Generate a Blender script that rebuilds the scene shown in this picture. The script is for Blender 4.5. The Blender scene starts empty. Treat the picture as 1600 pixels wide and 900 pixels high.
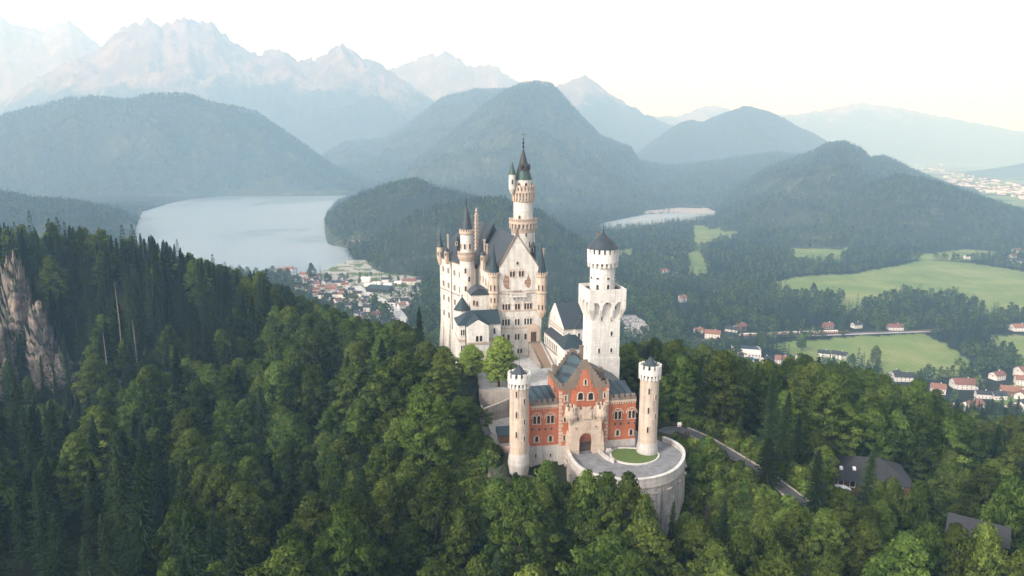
import bpy, math, random
import numpy as np
from mathutils import Vector
from mathutils.geometry import tessellate_polygon
R = math.radians
PI = math.pi
rnd = random.Random(7)
SC = bpy.context.scene
COL = SC.collection

# ------------------------------------------------------------------ camera, sky, sun, exposure
HC = 77.5                      # camera height above the gate's road (z = 0)
PITCH = R(11.06)
FPX = 1100.0                   # focal length in photo pixels (1600 wide)
cam_d = bpy.data.cameras.new('camera')
cam = bpy.data.objects.new('camera', cam_d)
COL.objects.link(cam)
cam_d.sensor_width = 36.0
cam_d.lens = 36.0 * FPX / 1600.0
cam_d.clip_start = 0.5
cam_d.clip_end = 60000
cam.location = (0, 0, HC)
cam.rotation_euler = (PI / 2 - PITCH, 0, 0)
SC.camera = cam

SUN_AZ = R(-131)               # from +Y, negative = left; the sun is left of and behind the camera
SUN_EL = R(32)
W = bpy.data.worlds.new('World')
SC.world = W
W.use_nodes = True
wn, wl = W.node_tree.nodes, W.node_tree.links
wn.clear()
sky = wn.new('ShaderNodeTexSky')
sky.sky_type = 'NISHITA'
sky.sun_disc = False
sky.sun_elevation = SUN_EL
sky.sun_rotation = SUN_AZ
sky.altitude = 900
sky.air_density = 1.0
sky.dust_density = 3.5
sky.ozone_density = 1.0
hs = wn.new('ShaderNodeHueSaturation')
hs.inputs['Saturation'].default_value = 0.34
bg = wn.new('ShaderNodeBackground')
bg.inputs['Strength'].default_value = 0.15
wo = wn.new('ShaderNodeOutputWorld')
wl.new(sky.outputs[0], hs.inputs['Color'])
tn = wn.new('ShaderNodeMix')         # the warm cast of a milky morning sky
tn.data_type = 'RGBA'
tn.blend_type = 'MULTIPLY'
tn.inputs['Factor'].default_value = 1.0
tn.inputs['B'].default_value = (1.0, 0.97, 0.935, 1)
wl.new(hs.outputs[0], tn.inputs['A'])
wl.new(tn.outputs['Result'], bg.inputs['Color'])
wl.new(bg.outputs[0], wo.inputs['Surface'])

sun_d = bpy.data.lights.new('sun', 'SUN')
sun_d.energy = 1.25
sun_d.angle = R(10)
sun_d.color = (1.0, 0.965, 0.92)
sun = bpy.data.objects.new('sun', sun_d)
COL.objects.link(sun)
sdir = Vector((math.sin(SUN_AZ) * math.cos(SUN_EL), math.cos(SUN_AZ) * math.cos(SUN_EL), math.sin(SUN_EL)))
sun.rotation_euler = (-sdir).to_track_quat('-Z', 'Y').to_euler()

SC.view_settings.view_transform = 'Standard'
SC.view_settings.look = 'None'
SC.view_settings.exposure = 1.38
SC.view_settings.gamma = 1.0
SC.view_settings.use_curve_mapping = False
SC.cycles.max_bounces = 6
SC.cycles.diffuse_bounces = 2
SC.cycles.glossy_bounces = 2
SC.cycles.transmission_bounces = 2
SC.cycles.volume_bounces = 3
SC.cycles.use_denoising = True
SC.cycles.caustics_reflective = False
SC.cycles.caustics_refractive = False

HAZE_DENSITY = 0.000165

# ------------------------------------------------------------------ photo-pixel helpers (rays of the real camera)
CT, ST = math.cos(PITCH), math.sin(PITCH)


def ray(px, py):
    dx, dy = (px - 800) / FPX, (450 - py) / FPX
    return dx, CT + dy * ST, -ST + dy * CT


def zat(py, Y):
    _, b, c = ray(800, py)
    return HC + Y * c / b


def xat(px, py, Y):
    a, b, _ = ray(px, py)
    return Y * a / b


def P(px, py, Y):
    return (xat(px, py, Y), Y, zat(py, Y))


def G(px, py, z):              # where the ray meets the level z
    a, b, c = ray(px, py)
    t = (z - HC) / c
    return (a * t, b * t)


def project(x, y, z):
    dz = z - HC
    f = y * CT - dz * ST
    u = y * ST + dz * CT
    return 800 + FPX * x / f, 450 - FPX * u / f, f


class Fr:
    """A vertical wall frame: origin, heading of its x axis; y runs into the wall, -y is outside."""

    def __init__(s, o, deg):
        s.o = (o[0], o[1])
        s.a = R(deg)
        s.c, s.s = math.cos(s.a), math.sin(s.a)

    def w(s, x, y, z):
        return (s.o[0] + x * s.c - y * s.s, s.o[1] + x * s.s + y * s.c, z)

    def hit(s, px, py, yl=0.0):
        a, b, c = ray(px, py)
        nx, ny = -s.s, s.c
        t = (yl + s.o[0] * nx + s.o[1] * ny) / (a * nx + b * ny)
        x, y = a * t - s.o[0], b * t - s.o[1]
        return x * s.c + y * s.s, HC + c * t


# ------------------------------------------------------------------ object helpers
def tag(o, label=None, cat=None, group=None, kind=None):
    if label:
        o['label'] = label
    if cat:
        o['category'] = cat
    if group:
        o['group'] = group
    if kind:
        o['kind'] = kind
    return o


def thing(name, loc, label, cat, group=None):
    o = bpy.data.objects.new(name, None)
    COL.objects.link(o)
    o.location = loc
    o.empty_display_size = 0.5
    return tag(o, label, cat, group)


class MB:
    """Collects faces in world coordinates; build() links them as one mesh object."""

    def __init__(s):
        s.v, s.f, s.m = [], [], []
        s.cur = 0

    def mat(s, i):
        s.cur = i
        return s

    def add(s, vs, fs):
        b = len(s.v)
        s.v += [tuple(p) for p in vs]
        for f in fs:
            s.f.append(tuple(b + i for i in f))
            s.m.append(s.cur)
        return s

    def box(s, F, x0, x1, y0, y1, z0, z1):
        vs = [F.w(x, y, z) for z in (z0, z1) for x, y in ((x0, y0), (x1, y0), (x1, y1), (x0, y1))]
        return s.add(vs, [(3, 2, 1, 0), (4, 5, 6, 7), (0, 1, 5, 4), (1, 2, 6, 5), (2, 3, 7, 6), (3, 0, 4, 7)])

    def hull8(s, lo, hi):      # lo, hi: four points each, counter-clockwise from above
        return s.add(list(lo) + list(hi), [(3, 2, 1, 0), (4, 5, 6, 7), (0, 1, 5, 4), (1, 2, 6, 5), (2, 3, 7, 6), (3, 0, 4, 7)])

    def prism(s, pts, z0, z1, cap=True):
        n = len(pts)
        vs = [(p[0], p[1], z0) for p in pts] + [(p[0], p[1], z1) for p in pts]
        fs = [(i, (i + 1) % n, n + (i + 1) % n, n + i) for i in range(n)]
        s.add(vs, fs)
        if cap:
            for z, flip in ((z0, 1), (z1, 0)):
                tr = tessellate_polygon([[Vector((p[0], p[1], z)) for p in pts]])
                s.add([(p[0], p[1], z) for p in pts], [tuple(t) for t in tr])
        return s

    def fprism(s, F, pts, y0, y1):     # polygon in the wall plane, pushed from y0 to y1
        n = len(pts)
        A = [F.w(p[0], y0, p[1]) for p in pts]
        B = [F.w(p[0], y1, p[1]) for p in pts]
        s.add(A + B, [(i, (i + 1) % n, n + (i + 1) % n, n + i) for i in range(n)])
        tr = tessellate_polygon([[Vector((p[0], p[1], 0)) for p in pts]])
        s.add(A, [tuple(t) for t in tr])
        s.add(B, [tuple(reversed(t)) for t in tr])
        return s

    def lathe(s, cx, cy, prof, n=24, a0=0.0, capb=False, capt=True):
        vs, fs = [], []
        for r, z in prof:
            for k in range(n):
                a = a0 + 2 * PI * k / n
                vs.append((cx + r * math.cos(a), cy + r * math.sin(a), z))
        for j in range(len(prof) - 1):
            for k in range(n):
                k2 = (k + 1) % n
                fs.append((j * n + k, j * n + k2, (j + 1) * n + k2, (j + 1) * n + k))
        if capt:
            fs.append(tuple((len(prof) - 1) * n + k for k in range(n)))
        if capb:
            fs.append(tuple(reversed(range(n))))
        return s.add(vs, fs)

    def ring(s, cx, cy, r0, r1, n, frac, z0, z1, a0=0.0):     # n blocks round a circle
        for k in range(n):
            a = a0 + 2 * PI * k / n
            h = PI / n * frac
            lo = [(cx + q * math.cos(b), cy + q * math.sin(b)) for q, b in ((r0, a - h), (r1, a - h), (r1, a + h), (r0, a + h))]
            s.hull8([(x, y, z0) for x, y in lo], [(x, y, z1) for x, y in lo])
        return s

    def row(s, F, x0, x1, y0, y1, z0, z1, n, frac):           # n blocks in a row
        st = (x1 - x0) / n
        for k in range(n):
            c = x0 + (k + .5) * st
            s.box(F, c - st * frac / 2, c + st * frac / 2, y0, y1, z0, z1)
        return s

    def tube(s, a, b, r0, r1=None, n=6):
        r1 = r0 if r1 is None else r1
        a, b = Vector(a), Vector(b)
        d = (b - a).normalized()
        u = d.orthogonal().normalized()
        v = d.cross(u)
        vs = []
        for c, r in ((a, r0), (b, r1)):
            for k in range(n):
                t = 2 * PI * k / n
                vs.append(tuple(c + u * (r * math.cos(t)) + v * (r * math.sin(t))))
        fs = [(k, (k + 1) % n, n + (k + 1) % n, n + k) for k in range(n)] + [tuple(range(n))[::-1], tuple(n + k for k in range(n))]
        return s.add(vs, fs)

    def build(s, name, mats, parent=None, smooth=False, **kw):
        if not isinstance(mats, (list, tuple)):
            mats = [mats]
        off = Vector((0, 0, 0))
        p = parent
        while p is not None:
            off += p.location
            p = p.parent
        me = bpy.data.meshes.new(name)
        me.from_pydata([(x - off.x, y - off.y, z - off.z) for x, y, z in s.v], [], s.f)
        for m in mats:
            me.materials.append(m)
        if len(mats) > 1:
            me.polygons.foreach_set('material_index', s.m)
        if smooth:
            me.polygons.foreach_set('use_smooth', [True] * len(me.polygons))
        me.update()
        o = bpy.data.objects.new(name, me)
        COL.objects.link(o)
        o.parent = parent
        return tag(o, **kw)


def fix_normals(o):
    import bmesh
    bm = bmesh.new()
    bm.from_mesh(o.data)
    bmesh.ops.recalc_face_normals(bm, faces=bm.faces)
    bm.to_mesh(o.data)
    bm.free()


# ------------------------------------------------------------------ materials
def nt(name):
    m = bpy.data.materials.new(name)
    m.use_nodes = True
    n, l = m.node_tree.nodes, m.node_tree.links
    b = n['Principled BSDF']
    return m, n, l, b


def noise(n, l, vec, scale, detail=4, rough=0.6):
    t = n.new('ShaderNodeTexNoise')
    t.inputs['Scale'].default_value = scale
    t.inputs['Detail'].default_value = detail
    t.inputs['Roughness'].default_value = rough
    if vec is not None:
        l.new(vec, t.inputs['Vector'])
    return t.outputs['Fac']


def ramp(n, l, fac, stops):
    r = n.new('ShaderNodeValToRGB')
    e = r.color_ramp.elements
    while len(e) < len(stops):
        e.new(0.5)
    for el, (p, c) in zip(e, stops):
        el.position = p
        el.color = (c[0], c[1], c[2], 1) if isinstance(c, (tuple, list)) else (c, c, c, 1)
    l.new(fac, r.inputs['Fac'])
    return r.outputs['Color']


def mix(n, l, fac, a, b, mode='MIX'):
    x = n.new('ShaderNodeMix')
    x.data_type = 'RGBA'
    x.blend_type = mode
    for sock, val in ((x.inputs['Factor'], fac), (x.inputs['A'], a), (x.inputs['B'], b)):
        if hasattr(val, 'is_output'):
            l.new(val, sock)
        elif isinstance(val, (tuple, list)):
            sock.default_value = (val[0], val[1], val[2], 1)
        else:
            sock.default_value = val
    return x.outputs['Result']


def mapping(n, l, scale, obj=True):
    tc = n.new('ShaderNodeTexCoord')
    mp = n.new('ShaderNodeMapping')
    mp.inputs['Scale'].default_value = scale
    l.new(tc.outputs['Object'], mp.inputs['Vector'])
    return mp.outputs['Vector']


def bump(n, l, b, h, strength, dist):
    x = n.new('ShaderNodeBump')
    x.inputs['Strength'].default_value = strength
    x.inputs['Distance'].default_value = dist
    l.new(h, x.inputs['Height'])
    l.new(x.outputs[0], b.inputs['Normal'])


def masonry(name, c1, c2, stain, rough=0.85, stain_amt=0.5, course=None, seed=0.0):
    """Stone or render with blotches, vertical rain streaks and faint courses."""
    m, n, l, b = nt(name)
    v = mapping(n, l, (1, 1, 1))
    base = ramp(n, l, noise(n, l, v, 0.35, 6), [(0.3, c1), (0.7, c2)])
    fine = noise(n, l, v, 2.2, 5, 0.7)
    base = mix(n, l, ramp(n, l, fine, [(0.45, 0.0), (0.75, 0.35)]), base, tuple(x * 0.72 for x in c1))
    vs = mapping(n, l, (0.9, 0.9, 0.06))
    st = ramp(n, l, noise(n, l, vs, 1.0, 5, 0.7), [(0.47, 0.0), (0.64, stain_amt)])
    base = mix(n, l, st, base, stain)
    if stain_amt >= 1.0:
        vb = mapping(n, l, (0.45, 0.45, 0.018))
        st2 = ramp(n, l, noise(n, l, vb, 1.0, 4, 0.6), [(0.5, 0.0), (0.6, 0.85)])
        base = mix(n, l, st2, base, stain)
        bl = ramp(n, l, noise(n, l, v, 0.22, 6, 0.75), [(0.42, 0.75), (0.62, 0.0)])
        base = mix(n, l, bl, base, tuple(x * .58 for x in c2))
    if course:
        wv = n.new('ShaderNodeTexBrick')
        wv.inputs['Scale'].default_value = 1.0
        wv.inputs['Brick Width'].default_value = course * 2
        wv.inputs['Row Height'].default_value = course
        wv.inputs['Mortar Size'].default_value = 0.03
        wv.inputs['Color1'].default_value = (1, 1, 1, 1)
        wv.inputs['Color2'].default_value = (0.84, 0.82, 0.8, 1)
        wv.inputs['Mortar'].default_value = (0.74, 0.72, 0.7, 1)
        tc = n.new('ShaderNodeTexCoord')
        sp = n.new('ShaderNodeSeparateXYZ')
        ad = n.new('ShaderNodeMath')
        ad.operation = 'ADD'
        cb = n.new('ShaderNodeCombineXYZ')
        l.new(tc.outputs['Object'], sp.inputs[0])
        l.new(sp.outputs['X'], ad.inputs[0])
        l.new(sp.outputs['Y'], ad.inputs[1])
        l.new(ad.outputs[0], cb.inputs['X'])
        l.new(sp.outputs['Z'], cb.inputs['Y'])
        l.new(cb.outputs[0], wv.inputs['Vector'])
        base = mix(n, l, 0.8, base, wv.outputs['Color'], 'MULTIPLY')
    l.new(base, b.inputs['Base Color'])
    b.inputs['Roughness'].default_value = rough
    bump(n, l, b, fine, 0.5 if stain_amt < 1 else 1.0, 0.05 if stain_amt < 1 else 0.25)
    return m


def simple(name, c1, c2=None, rough=0.7, scale=1.0, metal=0.0, spec=0.5):
    m, n, l, b = nt(name)
    v = mapping(n, l, (1, 1, 1))
    c2 = c2 or tuple(x * 0.7 for x in c1)
    f = noise(n, l, v, scale, 5, 0.65)
    l.new(ramp(n, l, f, [(0.3, c1), (0.7, c2)]), b.inputs['Base Color'])
    b.inputs['Roughness'].default_value = rough
    b.inputs['Metallic'].default_value = metal
    b.inputs['Specular IOR Level'].default_value = spec
    bump(n, l, b, f, 0.3, 0.03)
    return m


def roofing(name, c1, c2, seam=0.0, rough=0.5):
    """Slate or sheet roofing: small courses or standing seams, weathered patches."""
    m, n, l, b = nt(name)
    v = mapping(n, l, (1, 1, 1))
    f = noise(n, l, v, 0.5, 6, 0.65)
    col = ramp(n, l, f, [(0.3, c1), (0.7, c2)])
    f2 = noise(n, l, mapping(n, l, (2.5, 2.5, 5)), 1.0, 3, 0.8)
    col = mix(n, l, ramp(n, l, f2, [(0.4, 0.0), (0.8, 0.5)]), col, tuple(min(1, x * 1.9) for x in c2))
    if seam:
        wv = n.new('ShaderNodeTexWave')
        wv.bands_direction = 'DIAGONAL'
        wv.inputs['Scale'].default_value = seam
        wv.inputs['Distortion'].default_value = 0.3
        l.new(mapping(n, l, (1, 0.35, 0)), wv.inputs['Vector'])
        s = ramp(n, l, wv.outputs['Fac'], [(0.55, 0.0), (0.9, 0.7)])
        col = mix(n, l, s, col, tuple(x * 0.35 for x in c1))
    l.new(col, b.inputs['Base Color'])
    b.inputs['Roughness'].default_value = rough
    b.inputs['Specular IOR Level'].default_value = 0.3
    bump(n, l, b, f2, 0.35, 0.04)
    return m


M = {}
M['lime'] = masonry('pale_limestone', (0.654, 0.621, 0.567), (0.556, 0.522, 0.475), (0.341, 0.319, 0.286), stain_amt=0.62, course=0.9)
M['white'] = masonry('white_limestone', (0.693, 0.665, 0.621), (0.600, 0.572, 0.528), (0.374, 0.358, 0.330), stain_amt=0.55, course=0.9)
M['cream'] = masonry('cream_sandstone', (0.517, 0.411, 0.323), (0.462, 0.365, 0.286), (0.296, 0.240, 0.194), stain_amt=0.4, course=0.6)
M['peach'] = masonry('peach_sandstone', (0.554, 0.439, 0.342), (0.481, 0.378, 0.296), (0.332, 0.268, 0.212), stain_amt=0.4, course=0.7)
M['towerstone'] = masonry('weathered_tower_stone', (0.554, 0.435, 0.332), (0.462, 0.388, 0.323), (0.277, 0.240, 0.212), stain_amt=0.75, course=0.8)
M['brick'] = masonry('red_brick', (0.506, 0.160, 0.072), (0.385, 0.116, 0.057), (0.220, 0.088, 0.061), stain_amt=0.55, course=0.35)
M['trim'] = masonry('brown_stone_trim', (0.210, 0.160, 0.122), (0.143, 0.109, 0.084), (0.076, 0.063, 0.050), stain_amt=0.6)
M['plinth'] = masonry('grey_white_plinth', (0.536, 0.499, 0.462), (0.443, 0.416, 0.388), (0.240, 0.222, 0.212), stain_amt=0.6, course=0.7)
M['bastion'] = masonry('stained_bastion_stone', (0.616, 0.572, 0.522), (0.462, 0.424, 0.391), (0.083, 0.077, 0.083), stain_amt=1.0, course=0.8)
M['wallstone'] = masonry('grey_wall_stone', (0.386, 0.344, 0.302), (0.302, 0.269, 0.235), (0.168, 0.151, 0.134), stain_amt=0.6, course=0.5)
M['slate'] = roofing('dark_slate', (0.022, 0.030, 0.038), (0.038, 0.048, 0.058), rough=0.5)
M['bluemetal'] = roofing('blue_grey_sheet_roof', (0.022, 0.040, 0.050), (0.040, 0.064, 0.076), seam=0.3, rough=0.4)
M['bluetile'] = roofing('blue_green_slate', (0.014, 0.027, 0.034), (0.024, 0.040, 0.048), rough=0.6)
M['copper'] = roofing('green_copper', (0.040, 0.078, 0.060), (0.032, 0.058, 0.048), rough=0.5)
M['brownslate'] = roofing('brown_slate', (0.036, 0.037, 0.035), (0.028, 0.030, 0.029), rough=0.5)
M['pane'] = simple('dark_window_glass', (0.018, 0.018, 0.02), (0.03, 0.028, 0.028), rough=0.25)
M['iron'] = simple('dark_iron', (0.03, 0.03, 0.032), rough=0.5)
M['wood'] = simple('dark_wood', (0.07, 0.045, 0.03), rough=0.7)
M['stairstone'] = simple('brown_stair_stone', (0.34, 0.25, 0.18), (0.27, 0.2, 0.15), rough=0.9, scale=0.8)
M['white_paint'] = simple('white_paint', (0.78, 0.77, 0.75), (0.7, 0.69, 0.67), rough=0.6)
M['orange_tile'] = roofing('orange_tile', (0.24, 0.11, 0.07), (0.18, 0.09, 0.06), rough=0.8)
M['red_tile'] = roofing('red_brown_tile', (0.19, 0.08, 0.055), (0.15, 0.07, 0.055), rough=0.8)
M['dark_roof'] = roofing('dark_grey_roof', (0.022, 0.023, 0.026), (0.034, 0.034, 0.037), rough=0.75)
M['house_white'] = simple('house_render', (0.75, 0.72, 0.68), (0.66, 0.63, 0.6), rough=0.8, scale=0.3)
M['timber'] = simple('timber_cladding', (0.2, 0.11, 0.06), (0.14, 0.08, 0.05), rough=0.8, scale=0.6)
M['mural'] = None
# ------------------------------------------------------------------ noise on arrays
def _hash(ix, iy, seed):
    h = (ix * 374761393 + iy * 668265263 + seed * 974711) & 0xffffffff
    h = ((h ^ (h >> 13)) * 1274126177) & 0xffffffff
    h = h ^ (h >> 16)
    return (h & 0xffff) / 65535.0 * 2 * PI


def gnoise(x, y, seed=0):
    x = np.asarray(x, float)
    y = np.asarray(y, float)
    ix, iy = np.floor(x).astype(np.int64), np.floor(y).astype(np.int64)
    fx, fy = x - ix, y - iy
    u, v = fx * fx * fx * (fx * (fx * 6 - 15) + 10), fy * fy * fy * (fy * (fy * 6 - 15) + 10)

    def g(i, j):
        a = _hash(ix + i, iy + j, seed)
        return np.cos(a) * (fx - i) + np.sin(a) * (fy - j)
    return ((g(0, 0) * (1 - u) + g(1, 0) * u) * (1 - v) + (g(0, 1) * (1 - u) + g(1, 1) * u) * v) * 1.5


def fbm(x, y, seed=0, oct=4, ridged=False):
    s, a, f, t = 0.0, 1.0, 1.0, 0.0
    for k in range(oct):
        q = gnoise(x * f, y * f, seed + k)
        if ridged:
            q = 1 - 2 * np.abs(q)
        s = s + a * q
        t += a
        a *= 0.5
        f *= 2.03
    return s / t


def sstep(a, b, x):
    t = np.clip((x - a) / (b - a), 0, 1)
    return t * t * (3 - 2 * t)


def in_poly(X, Y, poly):
    r = np.zeros(np.shape(X), bool)
    n = len(poly)
    for i in range(n):
        x0, y0 = poly[i]
        x1, y1 = poly[(i + 1) % n]
        c = (y0 > Y) != (y1 > Y)
        r ^= c & (X < (x1 - x0) * (Y - y0) / ((y1 - y0) if y1 != y0 else 1e-9) + x0)
    return r


def seg_dist(X, Y, pts):       # distance to a polyline and the interpolated third coordinate
    best = np.full(np.shape(X), 1e9)
    val = np.zeros(np.shape(X))
    for a, b in zip(pts[:-1], pts[1:]):
        dx, dy = b[0] - a[0], b[1] - a[1]
        t = np.clip(((X - a[0]) * dx + (Y - a[1]) * dy) / (dx * dx + dy * dy), 0, 1)
        d = np.hypot(X - a[0] - t * dx, Y - a[1] - t * dy)
        k = d < best
        best = np.where(k, d, best)
        val = np.where(k, a[2] + t * (b[2] - a[2]) if len(a) > 2 else 0, val)
    return best, val


ZV = -190.0                    # the valley floor on the right
ZL = -150.0                    # the lake basin on the left lies higher


def zv_az(az):
    return ZV + (ZL - ZV) * (1 - sstep(R(-9), R(1), az))


def zv_px(px):
    return ZL if px < 700 else ZV



# ------------------------------------------------------------------ plan of the castle, road and clearings
def gv(pts, z=ZV):
    return [G(px, py, z) for px, py in pts]


GATE_DEG = 11.0
FG = Fr(G(911, 700, 0.0), GATE_DEG)          # the gatehouse front
FP = Fr((xat(772, 500, 244), 244), GATE_DEG)  # the palace's east front, origin at its left corner
ZC = 4.0                                      # courtyard level

GATE_L = (xat(811, 650, 169.0), 169.0)
GATE_R = (xat(1013, 650, 173.5), 173.5)
COURT = [FG.w(-13, 8, 0)[:2], FG.w(16, 8, 0)[:2], (27, 205), (24, 226), (12, 252), (-8, 246), (-14, 240), (-12, 226), (-10, 208.5), (2.5, 207.5)]
BAST_PX = [(886, 699), (889, 716), (903, 735), (930, 748), (965, 754), (1000, 755), (1035, 749), (1058, 737), (1069, 720), (1067, 705), (1052, 694), (1036, 688)]
BAST = [G(px, py, 0.0) for px, py in BAST_PX]
BAST_POLY = BAST + [FG.w(18.5, 6, 0)[:2], FG.w(-5, 3, 0)[:2]]
TERR = [G(px, py, -3.0) for px, py in ((742, 650), (746, 700), (770, 712), (800, 712), (814, 680), (814, 636), (760, 636))]
ROAD_PTS = []
for px, py, z in ((1036, 676, -0.3), (1052, 668, -0.8), (1080, 676, -1.2), (1115, 694, -2.6), (1150, 715, -4.2), (1185, 737, -5.6), (1215, 757, -6.8), (1243, 778, -8.0), (1290, 815, -10.0)):
    g = G(px, py, z)
    ROAD_PTS.append((g[0], g[1], z))
CLIFF_PX = [(-60, 400), (40, 400), (75, 425), (90, 500), (125, 560), (120, 600), (60, 600), (-60, 640)]

# control points of the near ground: canopy-top pixel, depth, tree height there
CP = [(-150, 330, 400, 25), (0, 352, 400, 25), (100, 362, 385, 25), (230, 385, 375, 24), (300, 415, 370, 22), (420, 447, 380, 22), (560, 490, 360, 22), (650, 520, 330, 20),
      (-150, 480, 320, 22), (200, 480, 320, 24), (400, 520, 310, 24), (540, 540, 290, 22),
      (-100, 620, 255, 24), (60, 610, 250, 24), (200, 610, 250, 24), (400, 600, 255, 24), (560, 600, 235, 24),
      (-200, 780, 150, 24), (0, 740, 165, 24), (200, 760, 160, 24), (400, 760, 165, 24), (560, 720, 180, 24), (640, 680, 190, 23),
      (0, 880, 125, 24), (300, 900, 120, 24), (600, 860, 128, 24), (760, 840, 138, 22), (900, 830, 136, 22), (1000, 840, 134, 22),
      (1150, 850, 133, 20), (1300, 880, 126, 20), (1500, 900, 125, 20), (1700, 850, 140, 20),
      (1060, 555, 290, 22), (1150, 570, 275, 22), (1260, 580, 270, 22), (1400, 610, 265, 22), (1560, 680, 235, 22), (1750, 720, 230, 22),
      (1000, 540, 320, 22), (1450, 720, 200, 18), (1350, 800, 165, 16)]
GP = [(xat(px, py, Y), Y, zat(py, Y) - 0.95 * h) for px, py, Y, h in CP]
GP += [(p[0], p[1], p[2] - 0.2) for p in ROAD_PTS[1:]]
GP += [(-60, 90, -34), (0, 90, -34), (60, 90, -34), (-60, 60, -36), (60, 60, -36), (0, 60, -36)]
GP += [(x, 480, z) for x, z in ((-420, -20), (-250, -30), (-120, -66), (0, -92), (90, -96), (250, -124), (420, -132))]
GP += [(x, 640, z) for x, z in ((-560, -60), (-300, -100), (-120, -125), (60, -155), (150, -172), (300, -178), (560, -178))]
GP += [(x, 740, z) for x, z in ((-600, -85), (-330, -125), (-120, -145), (60, -180), (200, -189), (400, -190), (650, -190))]
GP += [(xat(px, 600, Y), Y, z) for px, Y, z in ((-60, 310, -43), (20, 310, -43), (80, 308, -43), (-60, 285, -45), (40, 285, -45), (20, 352, -24), (90, 350, -26), (1250, 330, -50), (1400, 330, -64), (1500, 330, -78), (1620, 330, -84), (1400, 400, -96), (1560, 400, -104))]
GP += [(x, 890, z) for x, z in ((-760, -148), (-380, -148), (-150, -149), (200, -188), (500, -188), (800, -188))]
GP += [(-36, 310, -10), (-20, 320, -25), (-40, 280, -14), (-30, 255, -10), (-24, 235, 0), (-30, 225, -6), (-34, 205, -14), (-22, 196, -3), (-19, 180, -6),
       (10, 300, -25), (25, 270, -18), (30, 240, -8), (34, 215, -2), (33, 200, -0.8), (38, 192, -0.9), (45, 215, -8), (60, 230, -16),
       (0, 200, 3.2), (10, 215, 3.5), (0, 235, 3.5), (0, 180, -0.6), (28, 182, -0.6), (15, 178, -0.7),
       (-14, 165, -12), (-2, 163, -10), (4, 156, -16), (18, 148, -20), (34, 148, -21), (46, 154, -20), (48, 163, -15), (46, 176, -7), (60, 158, -14), (75, 150, -15), (85, 165, -9),
       (-22, 168, -13), (-30, 182, -12)]
_gx = np.array([(p[0], p[1]) for p in GP]) / 100.0
_gz = np.array([p[2] for p in GP])


def _tps(r2):
    return r2 * np.log(r2 + 1e-9) * 0.5


_n = len(GP)
_d2 = ((_gx[:, None, :] - _gx[None, :, :]) ** 2).sum(-1)
_A = np.zeros((_n + 3, _n + 3))
_A[:_n, :_n] = _tps(_d2) + np.eye(_n) * 0.004
_A[:_n, _n] = 1
_A[:_n, _n + 1:] = _gx
_A[_n:, :_n] = _A[:_n, _n:].T
_w = np.linalg.solve(_A, np.concatenate([_gz, np.zeros(3)]))


def near_h(X, Y):
    sh = np.shape(X)
    q = np.stack([np.ravel(X), np.ravel(Y)], -1) / 100.0
    out = np.empty(len(q))
    for i in range(0, len(q), 40000):
        b = q[i:i + 40000]
        d2 = ((b[:, None, :] - _gx[None]) ** 2).sum(-1)
        out[i:i + 40000] = _tps(d2) @ _w[:_n] + _w[_n] + b @ _w[_n + 1:]
    return out.reshape(sh)


# ridges of the hills and mountains: silhouette pixels -> a ridge line at its own distance
def ridge(pts, Y, lower=0.0):
    res = []
    for p in pts:
        yy = p[2] if len(p) > 2 else Y
        x, y, z = P(p[0], p[1], yy)
        res.append((math.atan2(x, y), z - lower, math.hypot(x, y)))
    res.sort()
    res.insert(0, (res[0][0] - .035, ZV - 60, res[0][2]))
    res.append((res[-1][0] + .035, ZV - 60, res[-1][2]))
    return np.array(res)


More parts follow.
